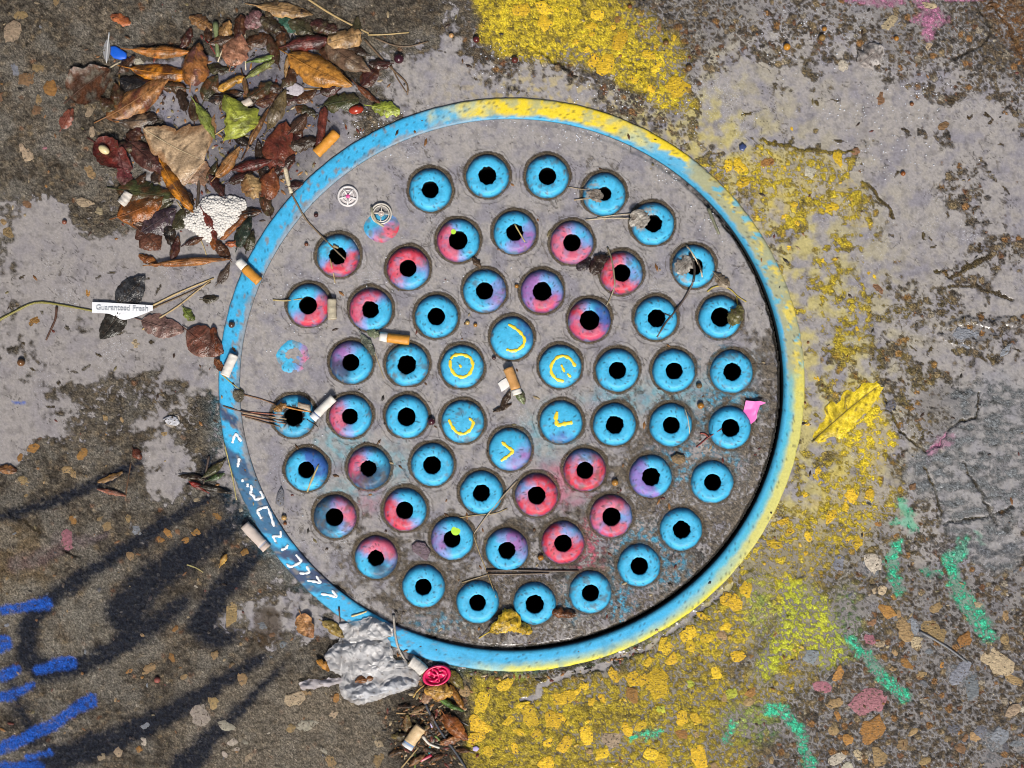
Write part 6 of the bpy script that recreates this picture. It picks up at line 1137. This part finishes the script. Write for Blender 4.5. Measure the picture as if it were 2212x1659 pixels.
for x, y, r_, c_, lab in [(975,77,5.5,(.42,.24,.10),"pale amber seed in the small bay of the top puddle"),(1438,94,6.5,BN,"brown pellet on the outer side of the top yellow paint"),(1488,147,7,BN,"brown pellet right of the foot of the top yellow paint"),(1699,102,8,(.42,.18,.015),"bright orange pellet on the wet paving in the north-east"),(1775,82,7.5,(.20,.12,.04),"golden brown pellet right of the bright orange one"),(1780,63,5.5,AM,"small amber pellet just above the golden brown one"),(1935,84,5.5,AM,"amber pellet in the film left of the pink paint"),(1969,225,4.5,RS,"rusty seed alone in the north-eastern puddle"),(1950,375,5.5,(.20,.06,.012),"rust red pellet in the eastern puddle beside the yellow slab"),(1513,876,7.5,AM,"amber pellet above the stud with the cream straw"),(1510,833,6.5,BN,"brown pellet between two eastern studs"),(1328,1042,7.5,(.33,.16,.03),"orange pellet between the red and the purple stud"),(1168,1204,6.5,AM,"amber pellet beside the southern red stud"),(683,465,5,(.05,.016,.014),"maroon seed under the thin twig"),(662,528,4.5,(.13,.045,.022),"red brown seed left of the stud with the long twig"),(1010,697,5,(.40,.26,.09),"tan seed of the trio above the middle"),(1027,702,4.5,AM,"amber seed right of the tan trio seed"),(1116,618,4.5,AM,"amber seed left of the mauve stud"),(1067,773,4.5,(.05,.02,.02),"dark seed above the middle butt"),(47,783,8.5,(.12,.055,.02),"dark amber pellet in the western puddle"),(140,480,5.5,(.18,.065,.04),"rusty pellet beside the rough islet in the western puddle"),(342,1467,7,(.24,.07,.055),"brick red pebble on the south-western paving"),(1360,15,5,RS,"rust pellet at the top edge"),(614,1118,6,(.40,.24,.08),"tan pellet above the dark grey stud"),(616,1131,4,RS,"small rust pellet below the tan one")]:
    ball("seed_pellet", lab, "seed pellet", x, y, r_, c_, group="seed pellets scattered over the paving", navel=False)
ball("seed", "smooth cream seed resting on the dark red leaf", "seed", 228, 325, 9, (.62,.52,.28), stretch=1.5, ang=-35, sink=1.1, navel=False)

# ------------------------------------------------------------------ shards and chips
def slab(name, label, cat, pts, thick, colour, mat=None, lift=.3, group=None, dome=.25, cols=None, parts_=()):
    x, y = ctr(pts); z0 = top_z(x, y) + lift; n = len(pts); c0 = np.array([x, y]); P = np.array(pts, float)
    P = np.vstack([[P[i] * (1 - f) + P[(i + 1) % n] * f for f in (0, .5)] for i in range(n)]).reshape(-1, 2); n = len(P); g = random.Random(int(x + y))
    P = P + np.array([[g.uniform(-.7, .7), g.uniform(-.7, .7)] for _ in range(n)])
    V = [(p[0], p[1], z0 - 1) for p in P] + [(p[0], p[1], z0 + thick * .75) for p in P]
    q_ = c0 + (P - c0) * .86; V += [(p[0], p[1], z0 + thick + g.uniform(-.1, .25) * thick) for p in q_]; q_ = c0 + (P - c0) * .45; V += [(p[0], p[1], z0 + thick * (1 + dome) + g.uniform(-.15, .15) * thick) for p in q_]; V.append((x, y, z0 + thick * (1 + dome)))
    q = [(l * n + i, l * n + (i + 1) % n, (l + 1) * n + (i + 1) % n, (l + 1) * n + i) for l in range(3) for i in range(n)]; t = [(3 * n + i, 3 * n + (i + 1) % n, 4 * n) for i in range(n)]
    A = sum(P[i][0] * P[(i + 1) % n][1] - P[(i + 1) % n][0] * P[i][1] for i in range(n))
    q, t = np.array(q), np.array(t)
    if A > 0: q, t = q[:, ::-1], t[:, ::-1]
    return tag(part(name, np.array(V), q, t, mat or M_stone, None, (x, y, z0), None, colour, smooth=False), label, cat, group)
slab("slate_shard", "dark grey pointed slate shard on the western side of the cover", "slate shard", [(596,1086),(600,1064),(608,1050),(615,1066),(614,1091),(604,1094)], 3.5, (.15,.15,.17))
slab("slate_shard", "dark shard with a red edge between two southern studs", "slate shard", [(889,1178),(900,1168),(918,1172),(930,1190),(922,1212),(908,1202),(892,1190)], 4, (.14,.10,.12))
slab("plastic_scrap", "bright blue plastic scrap at the west end of the leaf pile", "plastic scrap", [(241,102),(252,101),(275,116),(274,128),(262,131),(248,127),(241,120)], 4, (.010,.10,.55), M_plastic, 1.5)
slab("plastic_scrap", "tiny blue plastic crumb next to the larger blue scrap", "plastic scrap", [(276,129),(284,123),(287,130),(280,137)], 3, (.010,.10,.55), M_plastic, 1)
slab("plastic_scrap", "navy chip lodged at the yellow slab's corner", "plastic chip", [(1597,316),(1604,309),(1612,318),(1606,327),(1598,325)], 4, (.04,.06,.16), M_plastic, 1)
slab("bark_chip", "grey wood chip standing beside the clogged stud's white butt", "wood chip", [(645,868),(672,874),(673,888),(646,880)], 9, (.34,.27,.20), M_twig, 4)
slab("paper_scrap", "square white paper scrap under the middle butt", "paper scrap", [(1075,828),(1093,815),(1102,834),(1084,846)], 1.5, (.70,.69,.67), M_paper, .6)
slab("stone_chip", "rough tan pebble on the cover beside the purple stud", "pebble", [(1448,986),(1462,979),(1479,984),(1481,996),(1468,1004),(1452,998)], 6, (.22,.15,.08))
slab("paper_scrap", "flat lavender paper crumb in the rubbish", "paper scrap", [(1021,1613),(1030,1610),(1036,1616),(1030,1622),(1022,1620)], 2, (.42,.36,.62), M_paper, 1)
slab("paper_scrap", "crumpled lavender paper crumb below the pale ribbed leaf", "paper scrap", [(929,1561),(936,1558),(940,1568),(932,1571)], 2, (.45,.40,.62), M_paper, 2)
slab("wood_chip", "worn grey wood chip floating in the clear pool", "wood chip", [(605,187),(640,179),(657,190),(655,210),(620,207),(590,203)], 3, (.42,.39,.42), M_twig, .4)
slab("stone_chip", "pale rock chip cluster on the small western puddle's edge", "rock chip", [(352,905),(368,897),(384,902),(390,914),(380,920),(362,916)], 4, (.44,.44,.47))
slab("plastic_scrap", "small white plastic corner behind the bag", "plastic corner", [(733,1347),(752,1344),(756,1352),(745,1362),(733,1358)], 3, (.52,.51,.52), M_plastic, 2)
slab("plastic_scrap", "turquoise plastic splinter in the rubbish", "plastic splinter", [(925,1612),(931,1612),(930,1632),(926,1632)], 2, (.04,.34,.40), M_plastic, 1)
slab("plastic_scrap", "red plastic sliver at the bottom of the rubbish", "plastic sliver", [(905,1641),(932,1627),(934,1632),(910,1645)], 2, (.35,.02,.05), M_plastic, 1)

# pink scrap on the eastern stud: a bent sheet
def bent_sheet(name, label, cat, pts_grid, colour, mat, at_xy, name_part=None):
    G = np.array(pts_grid, float); nu, nv = G.shape[:2]; fu = 5; k = []
    u_ = np.linspace(0, nu - 1, (nu - 1) * fu + 1); v_ = np.linspace(0, nv - 1, (nv - 1) * fu + 1)
    i0 = np.minimum(u_.astype(int), nu - 2); j0 = np.minimum(v_.astype(int), nv - 2); a = (u_ - i0)[:, None, None]; b = (v_ - j0)[None, :, None]
    a = a * a * (3 - 2 * a); b = b * b * (3 - 2 * b)
    V = (G[i0][:, j0] * (1 - b) + G[i0][:, j0 + 1] * b) * (1 - a) + (G[i0 + 1][:, j0] * (1 - b) + G[i0 + 1][:, j0 + 1] * b) * a
    lin = V.copy()
    z0 = top_z(*at_xy); lin[..., 2] += z0
    return tag(part(name, lin.reshape(-1, 3), grid_faces(len(u_), len(v_)), None, mat, None, (at_xy[0], at_xy[1], z0), None, colour), label, cat)
bent_sheet("plastic_scrap", "bright pink plastic scrap bent over the edge of an eastern stud", "plastic scrap", [[(1610,865,7),(1606,886,2),(1600,902,1),(1606,914,2)],[(1630,867,9),(1622,884,4),(1618,902,2),(1622,916,1)],[(1640,866,11),(1634,880,7),(1631,895,3),(1630,910,1)],[(1653,870,12),(1640,876,9),(1635,892,5),(1634,904,2)]], (.72, .14, .46), M_plastic, (1622, 890))

# ------------------------------------------------------------------ paper strip with its print
px0, py0 = 265, 672
pz = max(height(x, y) for x in (210, 240, 270, 300, 325) for y in (662, 676)) + 8.0
strip = thing("paper_strip", "torn white paper strip printed Guaranteed Fresh floating in the western puddle", "paper strip", px0, py0, pz)
up_e = [(201,653),(233,654),(265,656),(300,658),(332,660)]; lo_e = [(201,676),(233,678),(262,690),(300,687),(332,672)]
lo2 = curve_pts([(201,676),(222,677),(240,678),(256,688),(270,692),(292,686),(315,678),(332,670)], 33); up2 = curve_pts(up_e, 33)
lo2[-1] = (332, 671)
V = []
for i in range(33):
    for s_ in np.linspace(0, 1, 9):
        p_ = up2[i] * (1 - s_) + lo2[i] * s_; V.append((p_[0], p_[1], pz + .8 * math.sin(i * .35) * .6 - 1.6 * max(0, s_ - .75) * 4 * (.3 < i / 33 < .75) + .25 * math.sin(s_ * 3 + i)))
part("sheet", np.array(V), grid_faces(33, 9), None, M_paper, strip, None, None, (.72, .73, .76))
cu = bpy.data.curves.new("print", 'FONT'); cu.body = "Guaranteed Fresh"; cu.size = 15.5 * U; cu.extrude = .12 * U; cu.align_x = 'CENTER'; cu.offset = .2 * U
tmp = bpy.data.objects.new("print", cu); COL.objects.link(tmp); bpy.context.view_layer.update()
me = bpy.data.meshes.new_from_object(tmp.evaluated_get(bpy.context.evaluated_depsgraph_get())); bpy.data.objects.remove(tmp)
me.materials.clear(); me.materials.append(M_paper); me.name = "printed_text"
tx = bpy.data.objects.new("printed_text", me); COL.objects.link(tx); tx.parent = strip; tx.color = (.40, .42, .45, 1)
tx.location = ((266 - px0) * U, (py0 - 671.5) * U, 1.9 * U); tx.rotation_euler = (0, 0, R(-1.6))

# ------------------------------------------------------------------ two spoked white caps
def ring_tube(x, y, r, rt, z, n=40, sx=1., sy=1., flat=1., ang=0):
    a = np.linspace(0, 2 * np.pi, n, endpoint=False)[:, None]; b = np.linspace(0, 2 * np.pi, 7, endpoint=False)[None, :]
    lx = (r + rt * np.cos(b)) * np.cos(a) * sx; ly = (r + rt * np.cos(b)) * np.sin(a) * sy; c_, s_ = math.cos(R(ang)), math.sin(R(ang))
    V = np.stack([x + lx * c_ + ly * s_, y - lx * s_ + ly * c_, z + rt * flat * np.sin(b) + 0 * a], -1).reshape(-1, 3); F = []
    for i in range(n):
        for j in range(7): F.append((i * 7 + j, i * 7 + (j + 1) % 7, ((i + 1) % n) * 7 + (j + 1) % 7, ((i + 1) % n) * 7 + j))
    return V, np.array(F), None
def disc(x, y, r, z, n=24, dome=.4):
    a = np.linspace(0, 2 * np.pi, n, endpoint=False); V = [(x + r * math.cos(t), y + r * math.sin(t), z - 1) for t in a] + [(x + r * math.cos(t), y + r * math.sin(t), z) for t in a] + [(x, y, z + dome)]
    q = [(i, n + i, n + (i + 1) % n, (i + 1) % n) for i in range(n)]; t = [(n + (i + 1) % n, n + i, 2 * n) for i in range(n)]
    return np.array(V), np.array(q), np.array(t)
WP = (.62, .59, .58)
x, y = 752, 424; z0 = top_z(x, y) + 1
cap = thing("spoked_disc", "solid white spoked plastic cap with a pink centre on the cover", "spoked disc", x, y, z0)
part("base", *disc(x, y, 20, z0 + 1), M_plastic, cap, None, None, (.50,.46,.46)); part("rim", *ring_tube(x, y, 20.5, 2.6, z0 + 2), M_plastic, cap, None, None, WP); part("rim", *ring_tube(x, y, 12.5, 1.2, z0 + 2), M_plastic, cap, None, None, WP)
for k in range(5):
    a = R(72 * k + 20); V, q, t = tube(np.array([(x + 4 * math.cos(a), y + 4 * math.sin(a), z0 + 2.2), (x + 19 * math.cos(a), y + 19 * math.sin(a), z0 + 2.4)]), [1.9, 2.3], 6); part("spoke", V, q, t, M_plastic, cap, None, None, WP)
part("hub", *disc(x, y, 5, z0 + 3.2), M_plastic, cap, None, None, (.62,.08,.28))
x, y = 824, 462; z0 = 3.5
cap = thing("spoked_disc", "open cream spoked plastic wheel lying on the half sunk stud", "spoked disc", x, y, z0)
for rr_, rt in ((21.5, 1.9), (17, 1.5)): part("rim", *ring_tube(x, y, rr_, rt, z0 + 2), M_plastic, cap, None, None, (.52,.48,.42))
for k in range(4):
    a = R(90 * k + 4); V, q, t = tube(np.array([(x + 3 * math.cos(a), y + 3 * math.sin(a), z0 + 2.2), (x + 18 * math.cos(a), y + 18 * math.sin(a), z0 + 2.2)]), 1.1, 6); part("spoke", V, q, t, M_plastic, cap, None, None, (.55,.50,.44))
part("hub", *disc(x, y, 5, z0 + 3), M_plastic, cap, None, None, (.50,.40,.36)); part("hub_ring", *ring_tube(x, y, 5.5, 1.0, z0 + 2.6, 24), M_plastic, cap, None, None, (.55,.50,.44))
V, q, t = tube(np.array([(x - 21, y - 14, z0 + 2), (x - 18, y + 2, z0 + 3), (x - 10, y + 18, z0 + 3), (x + 6, y + 28, z0 + 2)]), [3.2, 2.6, 3.2, 2.4], 7); part("strap", V, q, t, M_plastic, cap, None, None, (.36,.33,.22))
# grit ridge: the raised silt over the half sunk stud
# ------------------------------------------------------------------ foam lump
def ico():
    p = (1 + 5 ** .5) / 2; v = np.array([(-1,p,0),(1,p,0),(-1,-p,0),(1,-p,0),(0,-1,p),(0,1,p),(0,-1,-p),(0,1,-p),(p,0,-1),(p,0,1),(-p,0,-1),(-p,0,1)], float); v /= np.linalg.norm(v[0])
    f = [(0,11,5),(0,5,1),(0,1,7),(0,7,10),(0,10,11),(1,5,9),(5,11,4),(11,10,2),(10,7,6),(7,1,8),(3,9,4),(3,4,2),(3,2,6),(3,6,8),(3,8,9),(4,9,5),(2,4,11),(6,2,10),(8,6,7),(9,8,1)]
    vv = [tuple(a) for a in v]; ff = []; cache = {}
    def md(a, b):
        k_ = (min(a, b), max(a, b))
        if k_ not in cache: m_ = np.array(vv[a]) + np.array(vv[b]); vv.append(tuple(m_ / np.linalg.norm(m_))); cache[k_] = len(vv) - 1
        return cache[k_]
    for a, b, c_ in f: x_, y_, z_ = md(a, b), md(b, c_), md(c_, a); ff += [(a, x_, z_), (b, y_, x_), (c_, z_, y_), (x_, y_, z_)]
    return np.array(vv), np.array(ff)
IV, IF = ico()
foam_poly = [(399,472),(404,462),(418,458),(432,440),(445,428),(470,427),(500,426),(520,430),(531,436),(529,455),(527,468),(510,484),(490,498),(478,512),(468,510),(455,522),(440,514),(424,502),(402,488)]
fx, fy = 462, 470; fz = top_z(fx, fy)
foam = thing("foam_lump", "white lump of bead foam in the leaf pile", "foam lump", fx, fy, fz)
bp_ = []; pts_ = []
for _ in range(6000):
    xx, yy = rnd.uniform(395, 535), rnd.uniform(422, 526); d = poly_sd(np.array([[xx]]), np.array([[yy]]), foam_poly)[0, 0]
    if d > 1.5 or any((xx - a) ** 2 + (yy - b) ** 2 < 13 for a, b in pts_): continue
    pts_.append((xx, yy)); hgt = 12 * min(1, max(.15, -d / 14)) ** .5 + 2.2 * float(fbm(np.array([xx]), np.array([yy]), 30, 1401, 3)[0]) + rnd.uniform(-.9, .9); r_ = rnd.uniform(3.0, 4.3)
    bp_.append((IV * [r_, r_, r_ * .7] + [xx, yy, fz + hgt - 2], None, IF[:, ::-1]))
    if -d > 3: bp_.append((IV * [r_ * 1.5, r_ * 1.5, r_] + [xx, yy, fz + hgt - 6], None, IF[:, ::-1]))
V, q, t, _c = merge(bp_); o = part("beads", V, q, t, M_foam, foam)

# ------------------------------------------------------------------ magenta balloon neck, crumpled
bx, by = 944, 1457; bz = top_z(bx, by) + 3; MG = (.62, .012, .10)
bal = thing("balloon_scrap", "crumpled magenta balloon neck with a rolled rim beside the ring", "balloon scrap", bx, by, bz)
part("rim", *ring_tube(bx, by, 26, 3.4, bz + 5, 48, 1.08, .76, 1.3, 18), M_plastic, bal, None, None, MG)
part("rim", *ring_tube(bx - 4, by + 3, 22, 2.6, bz + 2, 40, 1.1, .76, 1.2, 24), M_plastic, bal, None, None, (.5,.012,.09))
a = np.linspace(0, 2 * np.pi, 40, endpoint=False)[:, None]; f_ = np.linspace(0, 1, 10)[None, :]
rr_ = 26 * (1 - f_); lx = rr_ * np.cos(a) * 1.08; ly = rr_ * np.sin(a) * .76; c_, s_ = math.cos(R(18)), math.sin(R(18))
wx_ = bx + lx * c_ + ly * s_; wy_ = by - lx * s_ + ly * c_
zz_ = bz + 4 - 5 * np.sin(f_ * 1.5) + 7 * sstep(.1, .4, f_) * fbm(wx_, wy_, 13, 1501, 2) + 3.2 * np.abs(fbm(wx_ * .7, wy_ * 1.3, 9, 1503, 2))
part("membrane", np.stack([wx_, wy_, zz_], -1).reshape(-1, 3), grid_faces(40, 10, True)[:, ::-1], None, M_plastic, bal, None, None, MG)
for pts in ([(930,1446),(940,1458),(958,1452)], [(926,1466),(938,1470),(948,1462)], [(950,1444),(962,1446),(966,1456)], [(936,1442),(946,1448),(950,1470)]):
    P = np.column_stack([curve_pts(pts, 8), np.full(8, bz + 5.2) + 1.5 * np.sin(np.arange(8))]); V, q, t = tube(P, [1.4, 2.6, 3, 3, 2.8, 2.6, 2, 1.2], 7); part("fold", V, q, t, M_plastic, bal, None, None, MG)

# ------------------------------------------------------------------ plastic bag
def film(name, pts, parent, zb, amp, seed, step=2.5, tint=(.46, .455, .46), dirt_=.3, rim=1.5, dirx=0.):
    xs = [p[0] for p in pts]; ys = [p[1] for p in pts]; gx_ = np.arange(min(xs) - 4, max(xs) + 5, step); gy_ = np.arange(min(ys) - 4, max(ys) + 5, step)
    A, B = np.meshgrid(gx_, gy_); d = poly_sd(A + 3 * fbm(A, B, 16, seed + 31, 3), B + 3 * fbm(A, B, 16, seed + 33, 3), pts)
    # pull the outside nodes near the edge onto it
    gyd, gxd = np.gradient(d, step); nrm = np.hypot(gxd, gyd) + 1e-6; near = (d > 0) & (d < step * 1.5)
    A2 = np.where(near, A - gxd / nrm * d, A); B2 = np.where(near, B - gyd / nrm * d, B)
    wxn = A + 14 * fbm(A, B, 50, seed, 2); wyn = B + 14 * fbm(A, B, 50, seed + 1, 2)
    def facet(x_, y_, sc_, sd):
        x_ = x_ / sc_; y_ = y_ / sc_; i_ = np.floor(x_); j_ = np.floor(y_); fx_ = x_ - i_; fy_ = y_ - j_
        h = lambda a_, b_: _hash(i_ + a_, j_ + b_, sd) - .5
        lo_ = fx_ + fy_ < 1
        return np.where(lo_, h(0, 0) + fx_ * (h(1, 0) - h(0, 0)) + fy_ * (h(0, 1) - h(0, 0)), h(1, 1) + (1 - fx_) * (h(0, 1) - h(1, 1)) + (1 - fy_) * (h(1, 0) - h(1, 1)))
    ca, sa = math.cos(seed), math.sin(seed); q1 = wxn * ca + wyn * sa; q2 = wyn * ca - wxn * sa
    z = zb + amp * (1.5 * facet(q1, q2 * .55, 46, seed) + 1.05 * facet(q1 * .5 + q2, q2 - q1 * .4, 27, seed + 3) + .85 * facet(q2, q1, 14, seed + 5) + .35 * (1 - 2.2 * np.abs(fbm(wxn, wyn, 40, seed + 7, 2))))
    gz = np.array([[top_z(x_, y_) if (abs(x_ - 780) < 400) else 0 for x_ in gx_[::4]] for y_ in gy_[::4]])
    gi = np.minimum(np.arange(len(gy_)) // 4, gz.shape[0] - 1); gj = np.minimum(np.arange(len(gx_)) // 4, gz.shape[1] - 1); G_ = gz[gi][:, gj]
    for _ in range(4):
        Gp = np.pad(G_, 1, mode='edge'); G_ = (Gp[:-2, 1:-1] + Gp[2:, 1:-1] + Gp[1:-1, :-2] + Gp[1:-1, 2:] + 2 * G_) / 6
    z = z * (1 - .55 * sstep(-9, 0, d)) + G_ + 1.2
    keepv = (d <= 0) | near; idx = np.arange(A.size).reshape(A.shape); m_ = quad_all(keepv)
    q = np.stack([idx[:-1, :-1], idx[1:, :-1], idx[1:, 1:], idx[:-1, 1:]], -1)[m_]; used = np.unique(q); rm = np.full(A.size, -1); rm[used] = np.arange(len(used))
    c = np.empty(A.shape + (3,)); c[:] = tint
    c = mixc(c, (.22, .16, .11), dirt_ * sstep(.15, .6, fbm(A, B, 30, seed + 11, 4))); c = mixc(c, (.12, .08, .05), .6 * sstep(.68, .8, fbm(A, B, 8, seed + 13, 2))); c = mixc(c, (.30,.20,.12), .5 * dirt_ * sstep(-4, 0, d))
    return part(name, np.stack([A2, B2, z], -1).reshape(-1, 3)[used], rm[q], None, M_bag, parent, None, c.reshape(-1, 3)[used])
bag = thing("plastic_bag", "crumpled dirty white plastic bag lying over the lower edge of the ring", "plastic bag", 780, 1430, top_z(780, 1430))
main = [(735,1376),(740,1352),(770,1340),(800,1330),(826,1344),(838,1378),(850,1404),(850,1422),(873,1424),(892,1440),(910,1462),(902,1480),(853,1497),(816,1510),(778,1521),(744,1509),(733,1480),(738,1459),(713,1444),(700,1414),(728,1390)]
film("bag_body", main, bag, 6, 7, 1601)
film("bag_flap", [(780,1352),(803,1331),(826,1340),(848,1354),(850,1372),(818,1381),(800,1388),(782,1400),(772,1385),(768,1365)], bag, 13, 9, 1631, tint=(.52,.515,.52), dirt_=.1)
film("bag_flap", [(702,1412),(720,1392),(748,1384),(770,1386),(792,1378),(828,1384),(848,1402),(850,1426),(838,1444),(806,1456),(770,1452),(742,1452),(715,1446)], bag, 12, 10, 1661, tint=(.49,.485,.495), dirt_=.15, dirx=.5)
film("bag_fold", [(735,1480),(770,1472),(830,1468),(868,1456),(905,1464),(900,1476),(853,1494),(810,1502),(778,1514),(752,1506)], bag, 11, 8, 1691, tint=(.43,.44,.47), dirt_=.2)
film("bag_handle", [(648,1474),(662,1466),(700,1464),(735,1462),(758,1464),(746,1472),(720,1480),(690,1484),(655,1489)], bag, 8, 6, 1721, tint=(.46,.43,.46), dirt_=.25)

# ------------------------------------------------------------------ feather
fz = top_z(235, 105) + 1.5
fe = thing("feather", "small grey white feather beside the blue plastic scrap", "feather", 235, 105, fz)
P = np.array([(238, 72, fz + 2), (235, 95, fz + 2), (233, 118, fz + 1.5), (232, 138, fz + 1)]); V, q, t = tube(curve_pts(P, 10), np.linspace(1.6, .7, 10), 5); part("quill", V, q, t, M_paper, fe, None, None, (.60,.60,.60))
V = []
for i, yy in enumerate(np.linspace(92, 136, 14)):
    w_ = 9 * math.sin(math.pi * min(1, (yy - 88) / 52)) ** .7; xm = 235.3 - (yy - 92) * .07
    for s_ in (-1, -.5, 0, .35, .6): V.append((xm + s_ * w_, yy - abs(s_) * 5 + rnd.uniform(-.6, .6), fz + .6 + .3 * abs(s_)))
part("vane", np.array(V), grid_faces(14, 5), None, M_paper, fe, None, None, (.22,.22,.23))

# ------------------------------------------------------------------ crumbs of leaf, bark and grit too small to count
cr = []
def crumb(x, y, col_):
    if any(math.hypot(x - s[0], y - s[1]) < 48 for s in STUDS): return
    r_ = rnd.uniform(1.2, 3.6); l_ = r_ * rnd.uniform(1.0, 3.2); a = rnd.uniform(0, 3.14); z = top_z(x, y) + .4; h = rnd.uniform(.5, 1.8)
    pts = [(-l_, 0), (-l_ * .3, r_), (l_ * .8, r_ * .6), (l_, -r_ * .3), (0, -r_)]
    V = [(x + u_ * math.cos(a) - v_ * math.sin(a), y + u_ * math.sin(a) + v_ * math.cos(a), z - .5) for u_, v_ in pts] + [(x + .7 * (u_ * math.cos(a) - v_ * math.sin(a)), y + .7 * (u_ * math.sin(a) + v_ * math.cos(a)), z + h) for u_, v_ in pts]
    q = [(i, 5 + i, 5 + (i + 1) % 5, (i + 1) % 5) for i in range(5)]; t = [(5, 7, 6), (5, 8, 7), (5, 9, 8)]
    cr.append((np.array(V), np.array(q), np.array(t), col_))
CRC = [(.10,.05,.02),(.05,.03,.02),(.20,.09,.03),(.28,.13,.04),(.03,.025,.02),(.16,.13,.06),(.34,.26,.15),(.12,.03,.02)]
for _ in range(520):
    a = rnd.uniform(0, 6.28); d = rnd.gauss(0, 1); e_ = rnd.gauss(0, 1); x, y = 520 + 150 * d, 250 + 140 * e_
    if 150 < x < 830 and 10 < y < 560 and math.hypot(x - MX, y - MY) > RO + 4: crumb(x, y, rnd.choice(CRC))
for _ in range(420):
    x, y = 925 + 42 * rnd.gauss(0, 1), 1570 + 50 * rnd.gauss(0, 1)
    if math.hypot(x - MX, y - MY) > RO + 4: crumb(x, y, rnd.choice(CRC))
for _ in range(90):
    t_ = R(rnd.uniform(-125, -60)); rr_ = RO + rnd.uniform(6, 26); crumb(MX + rr_ * math.cos(t_), MY - rr_ * math.sin(t_) * ASP, rnd.choice(CRC))
for _ in range(420):
    x, y = rnd.uniform(0, 2212), rnd.uniform(0, 1659)
    if at_field(E, x, y) > -1.6: crumb(x, y, np.array(rnd.choice(CRC)) * .8)
for _ in range(170):
    a = rnd.uniform(0, 6.28); d = 560 * math.sqrt(rnd.random()); x, y = MX + d * math.cos(a), MY + d * math.sin(a)
    if y > 900 + rnd.uniform(-300, 100): crumb(x, y, np.array(rnd.choice(CRC)) * .8)
V, q, t, c = merge(cr); o = part("litter_crumbs", V, q, t, M_bits, None, None, c, smooth=False); tag(o, "tiny crumbs of leaf and bark strewn over the wet paving", kind="stuff")
# bubbles of scum
bb = []
def bubble(x, y, r_):
    bb.append((IV[:42] * r_ + [x, y, height(x, y) + r_ * .3], None, IF[:, ::-1]))
for cx_, cy_, sx_, sy_, n_ in [(800,290,40,26,60),(1000,250,90,10,90),(1260,290,60,14,70),(1440,370,30,20,40),(1300,205,40,20,40),(1900,240,80,20,60),(1900,340,60,30,60),(1740,90,60,60,40),(1060,130,30,30,30),(1300,410,24,20,24),(1540,470,20,20,24),(640,700,60,80,40),(840,620,80,60,40),(2000,190,40,20,30),(640,1000,40,60,30),(1500,300,60,60,30)]:
    for _ in range(n_):
        x, y = rnd.gauss(cx_, sx_), rnd.gauss(cy_, sy_); rho_ = math.hypot(x - MX, (y - MY) / ASP)
        if RI - 4 < rho_ < RO + 4 or any(math.hypot(x - s[0], y - s[1]) < 50 for s in STUDS) or not (0 < x < 2212 and 0 < y < 1659): continue
        bubble(x, y, rnd.uniform(.7, 1.7))
M_scum = material("scum_bubble", (.62,.64,.70), .15, .05, .05, 500., .0, 900., .0002, .6)
V, q, t, c = merge(bb); o = part("scum_bubbles", V, q, t, M_scum); tag(o, "drifts of tiny pale scum bubbles on the puddles", kind="stuff")
